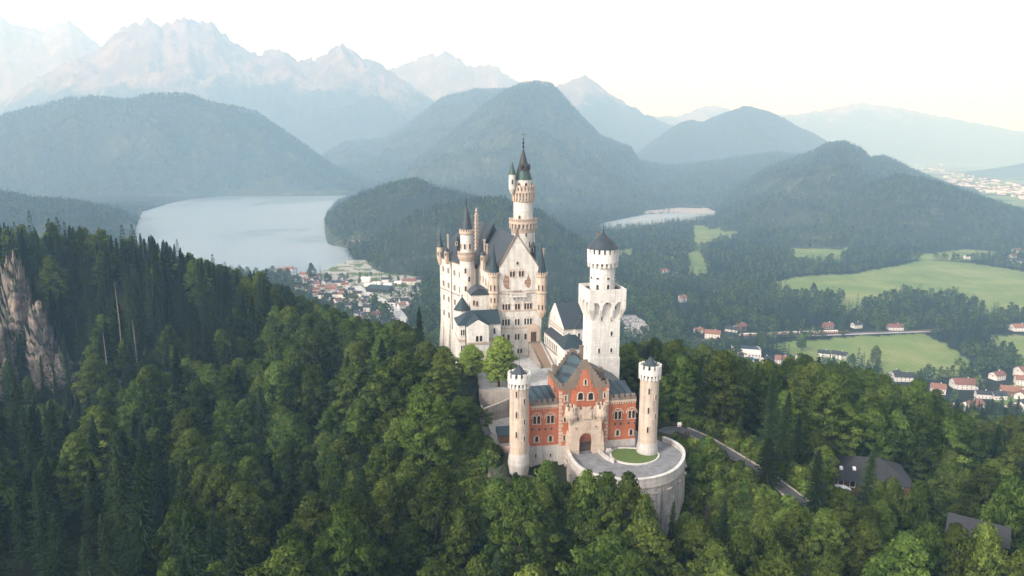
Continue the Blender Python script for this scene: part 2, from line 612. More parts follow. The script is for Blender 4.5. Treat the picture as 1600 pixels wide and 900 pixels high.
HILLS = {   # name: (silhouette, depth, near foot / ridge distance, far foot / ridge, noise amp, noise scale, tree height, steepness)
    'wooded_lake_hill': ([(-500, 260), (-200, 205), (-80, 190), (0, 182), (60, 166), (110, 153), (160, 152), (200, 156), (240, 147), (290, 147), (330, 160), (370, 168), (400, 176), (440, 202), (490, 238), (520, 260), (560, 280), (610, 298), (640, 312)],
                         4500, 0.80, 1.35, 130, 420, 12, 1.0),
    'saddle_hill': ([(440, 290), (505, 242), (540, 222), (600, 217), (640, 192), (690, 154), (740, 140), (790, 140), (850, 160), (900, 230), (940, 300)], 4700, 0.61, 1.3, 130, 420, 10, 1.0),
    'central_hill': ([(520, 312), (560, 300), (620, 268), (680, 230), (720, 194), (760, 162), (790, 142), (815, 131), (840, 128), (862, 132), (885, 155), (910, 184), (940, 214), (985, 231), (1000, 252), (1040, 260), (1100, 270), (1150, 290), (1180, 320)],
                     3500, 0.58, 1.3, 150, 340, 12, 1.0),
    'low_ridge': ([(960, 300), (1000, 262), (1060, 260), (1140, 249), (1210, 239), (1260, 244), (1320, 262), (1400, 300)], 3300, 0.61, 1.3, 40, 300, 12, 1.0),
    'right_hill': ([(1085, 345), (1135, 300), (1200, 262), (1240, 246), (1265, 238), (1290, 225), (1320, 221), (1345, 231), (1360, 246), (1380, 244), (1400, 251), (1430, 267), (1470, 285), (1530, 308), (1600, 334), (1700, 365), (1800, 400)],
                   2150, 0.475, 1.35, 80, 230, 15, 1.0),
    'hill_spur': ([(1330, 302), (1400, 274), (1440, 279), (1500, 298), (1560, 319), (1600, 335), (1650, 352)], 2500, 0.80, 1.3, 25, 200, 12, 1.0),
    'shore_headland': ([(500, 372), (506, 354), (512, 340), (530, 321), (560, 301), (600, 287), (650, 277), (690, 292), (740, 305), (800, 325), (860, 350), (940, 400)], 2050, 0.80, 1.3, 24, 200, 16, 1.0),
    'front_headland': ([(520, 420), (560, 392), (600, 362), (650, 330), (690, 313), (740, 305), (790, 305), (850, 328), (880, 353), (910, 375), (950, 410)], 1560, 0.80, 1.3, 18, 150, 18, 1.0),
    'lake_spur': ([(-300, 270), (-60, 292), (0, 298), (60, 308), (110, 311), (150, 318), (190, 327), (207, 342), (214, 362), (222, 385)], 1950, 0.78, 1.25, 18, 200, 16, 1.0),
}
MOUNTS = {
    'far_left_peaks': ([(-300, 80), (-100, 30), (-30, 40), (0, 27), (22, 40), (45, 47), (70, 50), (92, 37), (108, 34), (125, 48), (150, 68), (190, 100), (260, 160), (330, 230)], 11500, 0.80, 1.2, 330, 1000, 0, 1.0),
    'rocky_massif': ([(-400, 250), (-60, 190), (0, 168), (50, 132), (100, 104), (150, 84), (180, 52), (205, 40), (225, 33), (243, 34), (252, 43), (275, 34), (290, 27), (302, 36), (318, 38), (330, 35), (345, 52), (360, 66), (380, 80), (400, 88), (428, 80), (445, 84), (462, 93), (490, 97),
                      (512, 84), (535, 71), (552, 82), (572, 94), (600, 106), (640, 135), (680, 162), (720, 190), (800, 240)], 8600, 0.72, 1.2, 300, 800, 0, 1.0),
    'pale_ridge': ([(520, 150), (600, 112), (640, 98), (670, 85), (695, 82), (712, 90), (740, 106), (772, 101), (800, 124), (850, 155), (900, 200)], 11000, 0.85, 1.2, 230, 900, 0, 1.0),
    'misty_peak': ([(780, 190), (830, 160), (865, 138), (895, 126), (912, 118), (925, 125), (945, 142), (985, 166), (1030, 190), (1060, 200), (1120, 250)], 9500, 0.82, 1.2, 170, 800, 0, 1.0),
    'hazy_hill': ([(960, 270), (985, 248), (1020, 220), (1055, 196), (1072, 188), (1100, 190), (1125, 178), (1160, 167), (1180, 166), (1215, 180), (1260, 203), (1330, 240), (1400, 270)], 6800, 0.8, 1.2, 110, 600, 0, 1.0),
    'distant_range': ([(940, 200), (1000, 182), (1060, 182), (1110, 164), (1160, 176), (1240, 180), (1300, 170), (1345, 160), (1420, 172), (1500, 188), (1600, 206), (1700, 216), (1900, 236)], 14500, 0.86, 1.15, 160, 900, 0, 1.0),
    'far_low_hill': ([(1400, 290), (1500, 272), (1560, 262), (1600, 255), (1700, 245), (1900, 240)], 7200, 0.86, 1.2, 40, 500, 0, 1.0),
}
ALLR = {}
for k, (pts, Y, a, b, amp, sc, low, st) in list(HILLS.items()) + list(MOUNTS.items()):
    q = 1.14 if k in MOUNTS else {'right_hill': 1.8, 'low_ridge': 1.65, 'central_hill': 1.55, 'saddle_hill': 1.5}.get(k, 1.0)          # the mountains stand well beyond the hills
    ALLR[k] = (ridge(pts, Y * q, low), a, b, amp * q, sc * q)
NAMES = list(ALLR)

LAKE_PX = [(180, 400), (200, 372), (214, 352), (222, 330), (262, 318), (300, 310), (360, 305), (430, 302.5), (545, 302), (537, 309), (524, 320), (512, 334), (507, 350), (511, 362), (520, 374), (545, 390), (552, 402), (530, 412), (500, 425), (470, 436), (400, 436), (320, 428), (240, 420)]
LAKE = gv(LAKE_PX, ZL)
POND_PX = [(928, 354), (945, 347), (985, 338.5), (1010, 334), (1060, 331), (1112, 333), (1120, 337), (1080, 345), (1010, 353), (960, 357)]
POND = gv(POND_PX, ZV)
BEACH = gv([(1005, 333.5), (1010, 329), (1060, 325), (1105, 325), (1120, 331), (1112, 339), (1098, 339), (1100, 334), (1060, 331)], ZV)
MEADOWS = [gv(p, ZV) for p in (
    [(1205, 442), (1250, 432), (1330, 428), (1400, 416), (1445, 406), (1520, 412), (1600, 424), (1760, 430), (1760, 510), (1600, 494), (1540, 490), (1490, 468), (1420, 463), (1330, 490), (1312, 492), (1310, 468), (1240, 466), (1215, 455)],
    [(1195, 538), (1270, 531), (1330, 527), (1440, 521), (1480, 540), (1530, 572), (1500, 588), (1440, 592), (1380, 590), (1310, 570), (1240, 556)],
    [(1545, 527), (1600, 522), (1760, 522), (1760, 590), (1600, 570), (1560, 548)],
    [(1070, 396), (1094, 390), (1101, 408), (1106, 430), (1088, 436), (1076, 428), (1078, 412)],
    [(1230, 390), (1256, 376), (1304, 375), (1330, 386), (1312, 410), (1245, 412)],
    [(1084, 352), (1100, 352), (1108, 358), (1150, 351), (1152, 372), (1112, 378), (1100, 390), (1084, 390)],
    [(1398, 404), (1450, 396), (1540, 396), (1515, 408), (1445, 406)],
    [(1040, 402), (1052, 400), (1056, 412), (1040, 414)], [(1184, 368), (1200, 366), (1202, 382), (1186, 384)],
    [(1440, 398), (1500, 390), (1560, 392), (1560, 402), (1500, 406)],
    [(962, 391), (988, 388), (988, 404), (964, 405)],
    [(1540, 620), (1600, 600), (1700, 600), (1700, 680), (1570, 640)],
)]
VILLAGE = gv([(425, 440), (445, 418), (480, 418), (520, 424), (540, 436), (580, 434), (660, 433), (668, 446), (650, 470), (660, 500), (640, 515), (560, 515), (500, 470), (450, 455)], ZV)
PARK_R = gv([(968, 492), (990, 492), (1012, 505), (1018, 522), (990, 530), (970, 520)], ZV)
INN_AREA = gv([(1075, 545), (1085, 515), (1130, 494), (1180, 500), (1180, 515), (1165, 540), (1180, 572), (1150, 590), (1100, 575)], ZV)
RAIL_PX = [(1060, 536), (1155, 527.5), (1240, 524), (1330, 521.5), (1440, 518), (1600, 508)]
RAIL = [G(px, py, ZV) for px, py in RAIL_PX]


def terrain(X, Y):
    """Height and the index of the landform each point belongs to (-1 ground)."""
    rad = np.hypot(X, Y)
    az = np.arctan2(X, Y)
    w = sstep(700, 880, rad)
    zv = zv_az(az)
    base = zv + 2.0 * fbm(X / 160, Y / 160, 3, 3)
    nh = near_h(np.clip(X, -800, 900), np.minimum(Y, 930))
    nh = nh + 1.3 * fbm(X / 22, Y / 22, 5, 4) * sstep(100, 140, rad)
    h = nh * (1 - w) + base * w
    lab = np.full(np.shape(X), -1)
    # water beds
    for poly, dep, lev in ((LAKE, 9, ZL), (POND, 6, ZV)):
        near = (X > min(p[0] for p in poly) - 5) & (X < max(p[0] for p in poly) + 5) & (Y > min(p[1] for p in poly) - 5) & (Y < max(p[1] for p in poly) + 5)
        ins = in_poly(X, Y, poly) & near
        h = np.where(ins, lev - dep, h)
    # hills
    for i, k in enumerate(NAMES):
        r, fa, fb, amp, sc = ALLR[k]
        zr = np.interp(az, r[:, 0], r[:, 1], left=-1e4, right=-1e4)
        dr = np.interp(az, r[:, 0], r[:, 2])
        zr = np.where(zr < -9e3, zv - 50, zr)
        t = rad / dr
        f = np.where(t < 1, sstep(fa, 1.0, t) * 0.55 + 0.45 * np.clip((t - fa) / (1 - fa), 0, 1), sstep(fb, 1.0, t))
        mount = k in MOUNTS
        nz = fbm(X / sc, Y / sc, 11 + i, 6 if mount else 4, ridged=True)
        hh = (zv - 8) + (zr - zv + 8) * f + amp * (nz - 0.45) * np.clip(4 * f * (1 - f), 0, 1) * np.clip((zr - zv) / 250, 0, 1) * np.where(mount, 1.0, .35 + .65 * np.clip(4 * (1 - f), 0, 1))
        if mount:
            hh = hh + amp * 0.42 * (fbm(X / 230, Y / 230, 31 + i, 5, ridged=True) - .4) * f * np.clip((zr - zv) / 900, 0, 1)
        hit = (hh > h) & (f > 0)
        h = np.where(hit, hh, h)
        lab = np.where(hit, i, lab)
    # keep the near-plan: courtyard, bastion, road shelf
    nearm = rad < 330
    c = in_poly(X, Y, COURT) & nearm
    h = np.where(c, np.minimum(h, ZC - 0.4), h)
    d, zz = seg_dist(X, Y, ROAD_PTS)
    k = 1 - sstep(3.6, 8.0, d)
    h = np.where(nearm, h * (1 - k) + (zz - 0.25) * k, h)
    b = in_poly(X, Y, TERR) & nearm
    h = np.where(b, np.minimum(h, -3.8 - 0.25 * np.maximum(0, 182 - Y)), h)
    b = in_poly(X, Y, BAST_POLY) & nearm
    h = np.where(b, np.minimum(h, -1.0), h)
    return h, lab


# ------------------------------------------------------------------ ground sheet, split by landform
def ground_material(name, kind):
    m, n, l, b = nt(name)
    geo = n.new('ShaderNodeNewGeometry')
    pos = geo.outputs['Position']

    def sc(v, s):
        x = n.new('ShaderNodeVectorMath')
        x.operation = 'SCALE'
        x.inputs['Scale'].default_value = s
        l.new(v, x.inputs[0])
        return x.outputs[0]
    if kind == 'ground':
        floor = ramp(n, l, noise(n, l, sc(pos, 0.12), 1.0, 6), [(0.3, (0.010, 0.014, 0.006)), (0.6, (0.020, 0.024, 0.010)), (0.8, (0.034, 0.028, 0.016))])
        at = n.new('ShaderNodeAttribute')
        at.attribute_name = 'cover'
        sp = n.new('ShaderNodeSeparateColor')
        l.new(at.outputs['Color'], sp.inputs[0])
        mead = ramp(n, l, noise(n, l, sc(pos, 0.012), 1.0, 6), [(0.32, (0.11, 0.175, 0.042)), (0.5, (0.16, 0.215, 0.062)), (0.66, (0.24, 0.26, 0.10))])
        wv = n.new('ShaderNodeTexWave')
        wv.inputs['Scale'].default_value = 0.035
        wv.inputs['Distortion'].default_value = 1.5
        l.new(pos, wv.inputs['Vector'])
        mead = mix(n, l, ramp(n, l, wv.outputs['Fac'], [(0.3, 0.0), (0.8, 0.36)]), mead, (0.12, 0.17, 0.05))
        col = mix(n, l, sp.outputs['Red'], floor, mead)
        pav = ramp(n, l, noise(n, l, sc(pos, 0.08), 1.0, 5), [(0.3, (0.33, 0.32, 0.31)), (0.7, (0.46, 0.44, 0.42))])
        col = mix(n, l, sp.outputs['Green'], col, pav)
        earth = ramp(n, l, noise(n, l, sc(pos, 0.3), 1.0, 6), [(0.35, (0.050, 0.036, 0.022)), (0.6, (0.04, 0.042, 0.018)), (0.8, (0.03, 0.045, 0.015))])
        col = mix(n, l, sp.outputs['Blue'], col, earth)
    elif kind == 'hill':
        col = ramp(n, l, noise(n, l, sc(pos, 0.02), 1.0, 8, 0.7), [(0.35, (0.022, 0.032, 0.016)), (0.55, (0.05, 0.06, 0.026)), (0.7, (0.14, 0.14, 0.075)), (0.8, (0.26, 0.23, 0.19))])
    else:
        dirn = n.new('ShaderNodeSeparateXYZ')
        l.new(geo.outputs['Normal'], dirn.inputs[0])
        z = n.new('ShaderNodeSeparateXYZ')
        l.new(pos, z.inputs[0])
        rock = ramp(n, l, noise(n, l, sc(pos, 0.003), 1.0, 10, 0.75), [(0.3, (0.12, 0.10, 0.092)), (0.48, (0.24, 0.19, 0.16)), (0.66, (0.46, 0.36, 0.29))])
        wood = ramp(n, l, noise(n, l, sc(pos, 0.01), 1.0, 9, 0.7), [(0.35, (0.02, 0.032, 0.02)), (0.7, (0.05, 0.06, 0.03))])
        hgt = n.new('ShaderNodeMapRange')
        hgt.inputs['From Min'].default_value = -150
        hgt.inputs['From Max'].default_value = 1950
        l.new(z.outputs['Z'], hgt.inputs['Value'])
        a = n.new('ShaderNodeMath')
        a.operation = 'MULTIPLY_ADD'
        a.inputs[1].default_value = 0.9
        l.new(noise(n, l, sc(pos, 0.0016), 1.0, 8, 0.72), a.inputs[0])
        l.new(hgt.outputs[0], a.inputs[2])
        fac = ramp(n, l, a.outputs[0], [(0.86, 0.0), (0.96, 1.0)])
        col = mix(n, l, fac, wood, rock)
    l.new(col, b.inputs['Base Color'])
    b.inputs['Roughness'].default_value = 0.95
    b.inputs['Specular IOR Level'].default_value = 0.1
    if kind == 'mount':
        bump(n, l, b, noise(n, l, sc(pos, 0.006), 1.0, 10, 0.7), 1.0, 120)
    return m


NA, NR = 760, 620
azs = np.linspace(R(-52), R(52), NA)
rads = np.concatenate([[40.0], np.geomspace(70, 24000, NR - 1)])
AZ, RD = np.meshgrid(azs, rads, indexing='ij')
TX, TY = RD * np.sin(AZ), RD * np.cos(AZ)
TZ, TL = terrain(TX, TY)
idx = np.arange(NA * NR).reshape(NA, NR)
quads = np.stack([idx[:-1, :-1], idx[:-1, 1:], idx[1:, 1:], idx[1:, :-1]], -1).reshape(-1, 4)
quads = quads[:, ::-1]
ql = np.maximum.reduce([TL.ravel()[quads[:, j]] for j in range(4)])
VX = np.stack([TX.ravel(), TY.ravel(), TZ.ravel()], -1)


def np_mesh(name, verts, faces, mats, smooth=True):
    me = bpy.data.meshes.new(name)
    nv, nf, k = len(verts), len(faces), faces.shape[1]
    me.vertices.add(nv)
    me.vertices.foreach_set('co', np.ascontiguousarray(verts, np.float32).ravel())
    me.loops.add(nf * k)
    me.loops.foreach_set('vertex_index', np.ascontiguousarray(faces, np.int32).ravel())
    me.polygons.add(nf)
    me.polygons.foreach_set('loop_start', np.arange(0, nf * k, k, dtype=np.int32))
    if smooth:
        me.polygons.foreach_set('use_smooth', np.ones(nf, bool))
    for m in mats:
        me.materials.append(m)
    me.update(calc_edges=True)
    return me


def submesh(name, sel, mat):
    q = quads[sel]
    used, inv = np.unique(q, return_inverse=True)
    me = np_mesh(name, VX[used], inv.reshape(-1, 4), [mat])
    o = bpy.data.objects.new(name, me)
    COL.objects.link(o)
    o['kind'] = 'structure'
    return o, used


MG, MH, MM = ground_material('valley_ground', 'ground'), ground_material('wooded_slope', 'hill'), ground_material('mountain_rock', 'mount')
g_obj, used = submesh('ground', ql < 0, MG)
ux, uy = VX[used, 0], VX[used, 1]
cov = np.zeros((len(used), 4), np.float32)
cov[:, 3] = 1


def MEAD_MASK(X, Y):
    wx, wy = X + 9 * fbm(X / 26, Y / 26, 61, 3), Y + 14 * fbm(X / 30, Y / 30, 62, 3)
    return np.logical_or.reduce([in_poly(wx, wy, p) for p in MEADOWS])



cov[:, 0] = MEAD_MASK(ux, uy)
far_plain = (np.hypot(ux, uy) > 2900) & (np.arctan2(ux, uy) > R(22))
cov[:, 0] = np.maximum(cov[:, 0], far_plain * (fbm(ux / 500, uy / 500, 77, 3) > -0.1))
cov[:, 1] = (in_poly(ux, uy, PARK_R) | in_poly(ux, uy, BEACH)) * 0.9
vp = in_poly(ux, uy, VILLAGE)
cov[:, 1] = np.maximum(cov[:, 1], vp * (fbm(ux / 30, uy / 30, 78, 3) > -0.05) * 0.85)
cov[:, 0] = np.maximum(cov[:, 0], vp * 0.6)
dr_, _ = seg_dist(ux, uy, ROAD_PTS)
slope_p = in_poly(ux, uy, [(40, 160), (42, 182), (52, 184), (80, 168), (86, 156), (70, 146), (52, 148)])
cov[:, 2] = np.clip(slope_p * 1.0 + (dr_ < 7) * 0.7, 0, 1) * (np.hypot(ux, uy) < 300)
ca = g_obj.data.color_attributes.new('cover', 'FLOAT_COLOR', 'POINT')
ca.data.foreach_set('color', cov.ravel())
for i, k in enumerate(NAMES):
    if (ql == i).any():
        submesh('mountain' if k in MOUNTS else 'hill', ql == i, MM if k in MOUNTS else MH)


def height(X, Y):
    return terrain(np.atleast_1d(np.asarray(X, float)), np.atleast_1d(np.asarray(Y, float)))[0]


# ------------------------------------------------------------------ lakes
def water_mat(name, c, patch):
    m, n, l, b = nt(name)
    geo = n.new('ShaderNodeNewGeometry')
    mp = n.new('ShaderNodeMapping')
    mp.inputs['Scale'].default_value = (0.0030, 0.0016, 1)
    l.new(geo.outputs['Position'], mp.inputs['Vector'])
    f = noise(n, l, mp.outputs[0], 1.0, 4, 0.55)
    b.inputs['Base Color'].default_value = (*c, 1)
    sy = n.new('ShaderNodeSeparateXYZ')
    l.new(geo.outputs['Position'], sy.inputs[0])
    lee = n.new('ShaderNodeMapRange')        # the far water lies calm in the lee of the hill
    lee.inputs['From Min'].default_value = 2700
    lee.inputs['From Max'].default_value = 3800
    lee.inputs['To Min'].default_value = 0.12
    lee.inputs['To Max'].default_value = -0.10
    l.new(sy.outputs['Y'], lee.inputs['Value'])
    ad = n.new('ShaderNodeMath')
    l.new(f, ad.inputs[0])
    l.new(lee.outputs[0], ad.inputs[1])
    l.new(ramp(n, l, ad.outputs[0], [(0.44, 0.03), (0.53, patch)]), b.inputs['Roughness'])
    mp2 = n.new('ShaderNodeMapping')
    mp2.inputs['Scale'].default_value = (0.12, 0.12, 1)
    l.new(geo.outputs['Position'], mp2.inputs['Vector'])
    bump(n, l, b, noise(n, l, mp2.outputs[0], 1.0, 3), 1.0, 4.0)
    b.inputs['IOR'].default_value = 5.0
    return m


MW = water_mat('lake_water', (0.16, 0.23, 0.27), 0.25)
for poly, lev in ((LAKE, ZL), (POND, ZV)):
    cx, cy = sum(p[0] for p in poly) / len(poly), sum(p[1] for p in poly) / len(poly)
    big = [(cx + (p[0] - cx) * 1.06, cy + (p[1] - cy) * 1.06) for p in poly]
    mb = MB()
    tr = tessellate_polygon([[Vector((p[0], p[1], 0)) for p in big]])
    mb.add([(p[0], p[1], lev - 2.3) for p in big], [tuple(t) for t in tr])
    o = mb.build('lake', MW, kind='structure')
    fix_normals(o)
# ------------------------------------------------------------------ castle: shared pieces
_wc = {}


def arch(w, h, n=8, x0=0.0, z0=0.0, round_=True):
    r = w / 2
    if not round_:
        return [(x0 - r, z0), (x0 + r, z0), (x0 + r, z0 + h), (x0 - r, z0 + h)]
    pts = [(x0 - r, z0), (x0 + r, z0)]
    for k in range(n + 1):
        a = PI * k / n
        pts.append((x0 + r * math.cos(a), z0 + h - r + r * math.sin(a)))
    return pts


def win(parent, F, x, z, n=1, lw=0.7, lh=1.9, gap=0.3, surround='cream', hood=0, round_=True, border=0.22, y=0.0, pane='pane', sill=True):
    """A window on a wall frame: stone surround (> pane). x is the centre, z the sill."""
    key = (n, lw, lh, gap, surround, hood, round_, border, pane, sill)
    if key not in _wc:
        L = Fr((0, 0), 0)
        tot = n * lw + (n - 1) * gap
        a = MB()
        p = MB()
        c0 = -tot / 2 + lw / 2
        for k in range(n):
            cx = c0 + k * (lw + gap)
            op = arch(lw, lh, 8, cx, 0, round_)
            p.fprism(L, op, -0.035, 0.02)
            ou = arch(lw + 2 * min(border, gap / 2 + 0.001 if n > 1 else border), lh + min(border, .25), 8, cx, 0, round_)
            # reveal ring between opening and outer outline
            m_ = len(op)
            vs = [L.w(q[0], -0.14, q[1]) for q in op] + [L.w(q[0], -0.14, q[1]) for q in ou] + [L.w(q[0], 0.02, q[1]) for q in ou] + [L.w(q[0], -0.03, q[1]) for q in op]
            fs = []
            for i in range(1, m_):
                j = (i + 1) % m_
                fs += [(i, j, m_ + j, m_ + i), (m_ + i, m_ + j, 2 * m_ + j, 2 * m_ + i), (i, 3 * m_ + i, 3 * m_ + j, j)]
            a.add(vs, fs)
        if sill:
            a.box(L, -tot / 2 - border * 1.3, tot / 2 + border * 1.3, -0.24, 0.02, -0.2, -0.002)
        if hood:
            ro, ri = tot / 2 + hood, tot / 2 + hood - 0.24
            zc = lh * 0.66
            vs, fs = [], []
            N = 12
            for k in range(N + 1):
                t = PI * k / N
                for r_, yy in ((ri, -0.06), (ro, -0.06), (ro, 0.02)):
                    vs.append(L.w(r_ * math.cos(t), yy - 0.04 * (yy < 0), zc + r_ * math.sin(t)))
            for k in range(N):
                b0, b1 = 3 * k, 3 * k + 3
                fs += [(b0, b0 + 1, b1 + 1, b1), (b0 + 1, b0 + 2, b1 + 2, b1 + 1)]
            a.add(vs, fs)
        o = a.build('window', M[surround])
        q = p.build('pane', M[pane])
        _wc[key] = (o.data, q.data)
        bpy.data.objects.remove(o)
        bpy.data.objects.remove(q)
    da, dp = _wc[key]
    o = bpy.data.objects.new('window', da)
    COL.objects.link(o)
    o.parent = parent
    wx, wy, wz = F.w(x, y, z)
    off = parent.location + (parent.parent.location if parent.parent else Vector((0, 0, 0)))
    o.location = (wx - off.x, wy - off.y, wz - off.z)
    o.rotation_euler = (0, 0, F.a)
    q = bpy.data.objects.new('pane', dp)
    COL.objects.link(q)
    q.parent = o
    return o


def wpx(parent, F, px, py, ph, **kw):
    """Window whose centre stands at photo pixel (px, py) on the wall; ph = height in pixels."""
    x, z1 = F.hit(px, py - ph / 2)
    _, z0 = F.hit(px, py + ph / 2)
    kw.setdefault('lh', z1 - z0)
    return win(parent, F, x, z0, **kw)


def tangent(cx, cy, r, deg):
    """Wall frame touching a round tower where its outward normal heads to deg (0 = +X)."""
    a = R(deg)
    return Fr((cx + r * math.cos(a), cy + r * math.sin(a)), deg + 90)


def gable_roof(mb, a, b, c, d, ze, zr, r0=None, r1=None, over=0.0):
    """Roof over the quad a-b-c-d (ccw); ridge from mid(a,b) to mid(d,c) unless given."""
    m0 = r0 or ((a[0] + b[0]) / 2, (a[1] + b[1]) / 2)
    m1 = r1 or ((c[0] + d[0]) / 2, (c[1] + d[1]) / 2)
    A, B, C_, D = [(p[0], p[1], ze) for p in (a, b, c, d)]
    U, V = (m0[0], m0[1], zr), (m1[0], m1[1], zr)
    mb.add([A, B, C_, D, U, V], [(0, 4, 5, 3), (1, 2, 5, 4), (0, 1, 4), (2, 3, 5), (3, 2, 1, 0)])


def crenel_line(mb, F, x0, x1, y0, y1, z, h=0.9, mer=0.85, st=1.55):
    n = max(2, round((x1 - x0) / st))
    mb.row(F, x0, x1, y0, y1, z, z + h, n, mer / st)


# ------------------------------------------------------------------ gatehouse
GB = (FG.o[0], FG.o[1], 0.0)
gate = thing('gatehouse', GB, 'red brick gatehouse with stepped gable and arched cream portal between two round towers', 'gatehouse')
_, ZW = FG.hit(975, 626)
ZW = 12.6
ZCB = 17.0
xl0, xl1, xc0, xc1, xr1 = -14.3, -6.4, -6.9, 6.4, 14.4
for a, b in ((xl0, xc0 + .02), (xc1 - .02, xr1)):
    MB().box(FG, a, b, 0.0, 9.0, 1.6, ZW).build('wing_wall', M['brick'], gate)
mb = MB()
mb.box(FG, xc0, xc1, -1.0, 11.5, 1.6, ZCB)
mb.build('central_wall', M['brick'], gate)
mb = MB()
mb.box(FG, xl0 - .1, xc0 - .13, -0.22, 9.1, -9.0, 1.6)
mb.box(FG, xc1 + .13, xr1 + .1, -0.22, 9.1, -9.0, 1.6)
mb.box(FG, xc0 - .12, xc1 + .12, -1.2, 11.6, -9.0, 1.59)
mb.build('plinth', M['plinth'], gate)
# frieze, cornice and battlements of the wings
for a, b in ((xl0, xc0 - 0.05), (xc1 + 0.05, xr1)):
    mb = MB()
    mb.box(FG, a, b, -0.30, 0.35, ZW - 0.35, ZW + 0.25)
    mb.row(FG, a, b, -0.26, -0.003, ZW - 0.9, ZW - 0.352, 12, 0.45)
    mb.build('frieze', M['cream'], gate)
    mb = MB()
    mb.box(FG, a, b, -0.36, 0.34, ZW + 0.252, ZW + 0.85)
    crenel_line(mb, FG, a, b, -0.358, 0.338, ZW + 0.852)
    mb.build('battlement', M['trim'], gate)
# quoins at the central block's corners
for sd in (-1, 1):
    mb = MB()
    for k in range(15):
        z = 1.7 + k * 1.0
        w = 1.0 if k % 2 else 0.65
        if sd < 0:
            mb.box(FG, xc0 - .035, xc0 + w, -1.04, -0.6, z, z + .8)
        else:
            mb.box(FG, xc1 - w, xc1 + .035, -1.04, -0.6, z, z + .8)
    mb.build('quoin', M['cream'], gate)
# central block: string course, parapet
mb = MB()
mb.box(FG, xc0 - .14, xc1 + .14, -1.16, 11.6, ZCB + .004, ZCB + .8)
for xa, xb in ((xc0 - .12, -5.0), (4.5, xc1 + .12)):
    crenel_line(mb, FG, xa, xb, -1.14, -0.5, ZCB + .802, h=.8)
SIDE = Fr(FG.w(xc0 - .12, 11.55, 0), GATE_DEG - 90)
crenel_line(mb, SIDE, 0.3, 12.2, 0.0, 0.5, ZCB + .802, h=.8)
SIDER = Fr(FG.w(xc1 + .12, -1.0, 0), GATE_DEG + 90)
crenel_line(mb, SIDER, 0.6, 12.2, 0.0, 0.5, ZCB + .802, h=.8)
mb.build('parapet', M['trim'], gate)


def stepped(x0, x1, z0, z1, n):
    """Outline of a stepped gable."""
    L, Rr = [], []
    xm = (x0 + x1) / 2
    top = 0.75
    for k in range(n):
        xa = x0 + (xm - top - x0) * k / (n - 1)
        za = z0 + (z1 - z0) * (k + 1) / n
        zb = z0 + (z1 - z0) * k / n
        L += [(xa, zb), (xa, za)]
        Rr += [(2 * xm - xa, zb), (2 * xm - xa, za)]
    return Rr + L[::-1]


GX0, GX1 = -5.2, 4.7
mb = MB()
mb.fprism(FG, stepped(GX0, GX1, ZCB + .81, 24.6, 8), -1.10, -0.45)
mb.box(FG, GX0, GX0 + 1.1, -1.12, -0.9, 9.5, ZCB + .006)
mb.box(FG, GX1 - 1.1, GX1, -1.12, -0.9, 9.5, ZCB + .006)
mb.build('gable_coping', M['trim'], gate)
MB().fprism(FG, stepped(GX0, GX1, ZCB + .81, 24.2, 8), 10.9, 11.5).build('gable_coping', M['trim'], gate)
mb = MB()
mb.fprism(FG, stepped(GX0 + 1.6, GX1 - 1.6, 14.0, 22.0, 6), -1.19, -1.0)
mb.build('gable_field', M['brick'], gate)
mb = MB()
xm = (GX0 + GX1) / 2
a, b, c, d = [FG.w(x, y, 0) for x, y in ((GX0 + .6, -.42), (GX1 - .6, -.42), (GX1 - .6, 10.88), (GX0 + .6, 10.88))]
gable_roof(mb, a, b, c, d, ZCB + .9, 23.4)
mb.box(FG, xc0 + .4, xc1 - .4, -.45, 11.0, ZCB + .806, ZCB + .86)
mb.build('central_roof', M['bluemetal'], gate)
for a, b in ((xl0 + .1, xc0 - 0.02), (xc1 + 0.02, xr1 - .1)):
    mb = MB()
    p = [FG.w(x, y, 0) for x, y in ((a, .36), (b, .36), (b, 9.0), (a, 9.0))]
    z = [ZW + .3, ZW + .3, ZW + 2.4, ZW + 2.4]
    mb.hull8([(q[0], q[1], ZW + .26) for q in p], [(q[0], q[1], zz) for q, zz in zip(p, z)])
    mb.build('wing_roof', M['bluemetal'], gate)
# portal
PX0, PX1, PY = -4.4, 4.0, -3.0
ZP = 10.6
mb = MB()
aw, ah = 3.5, 5.4
for xa, xb in ((PX0, -0.2 - aw / 2), (-0.2 + aw / 2, PX1)):
    mb.box(FG, xa, xb, PY, -1.002, -6.0, ZP)
arc = [( -0.2 + aw / 2 * math.cos(t), ah - aw / 2 + aw / 2 * math.sin(t)) for t in [PI * k / 14 for k in range(15)]]
mb.fprism(FG, [(-0.2 - aw / 2, ZP), (-0.2 + aw / 2, ZP)][::-1] + [(-0.2 + aw / 2, ah - aw / 2)][:0] + arc[::-1], PY + .001, -1.003)
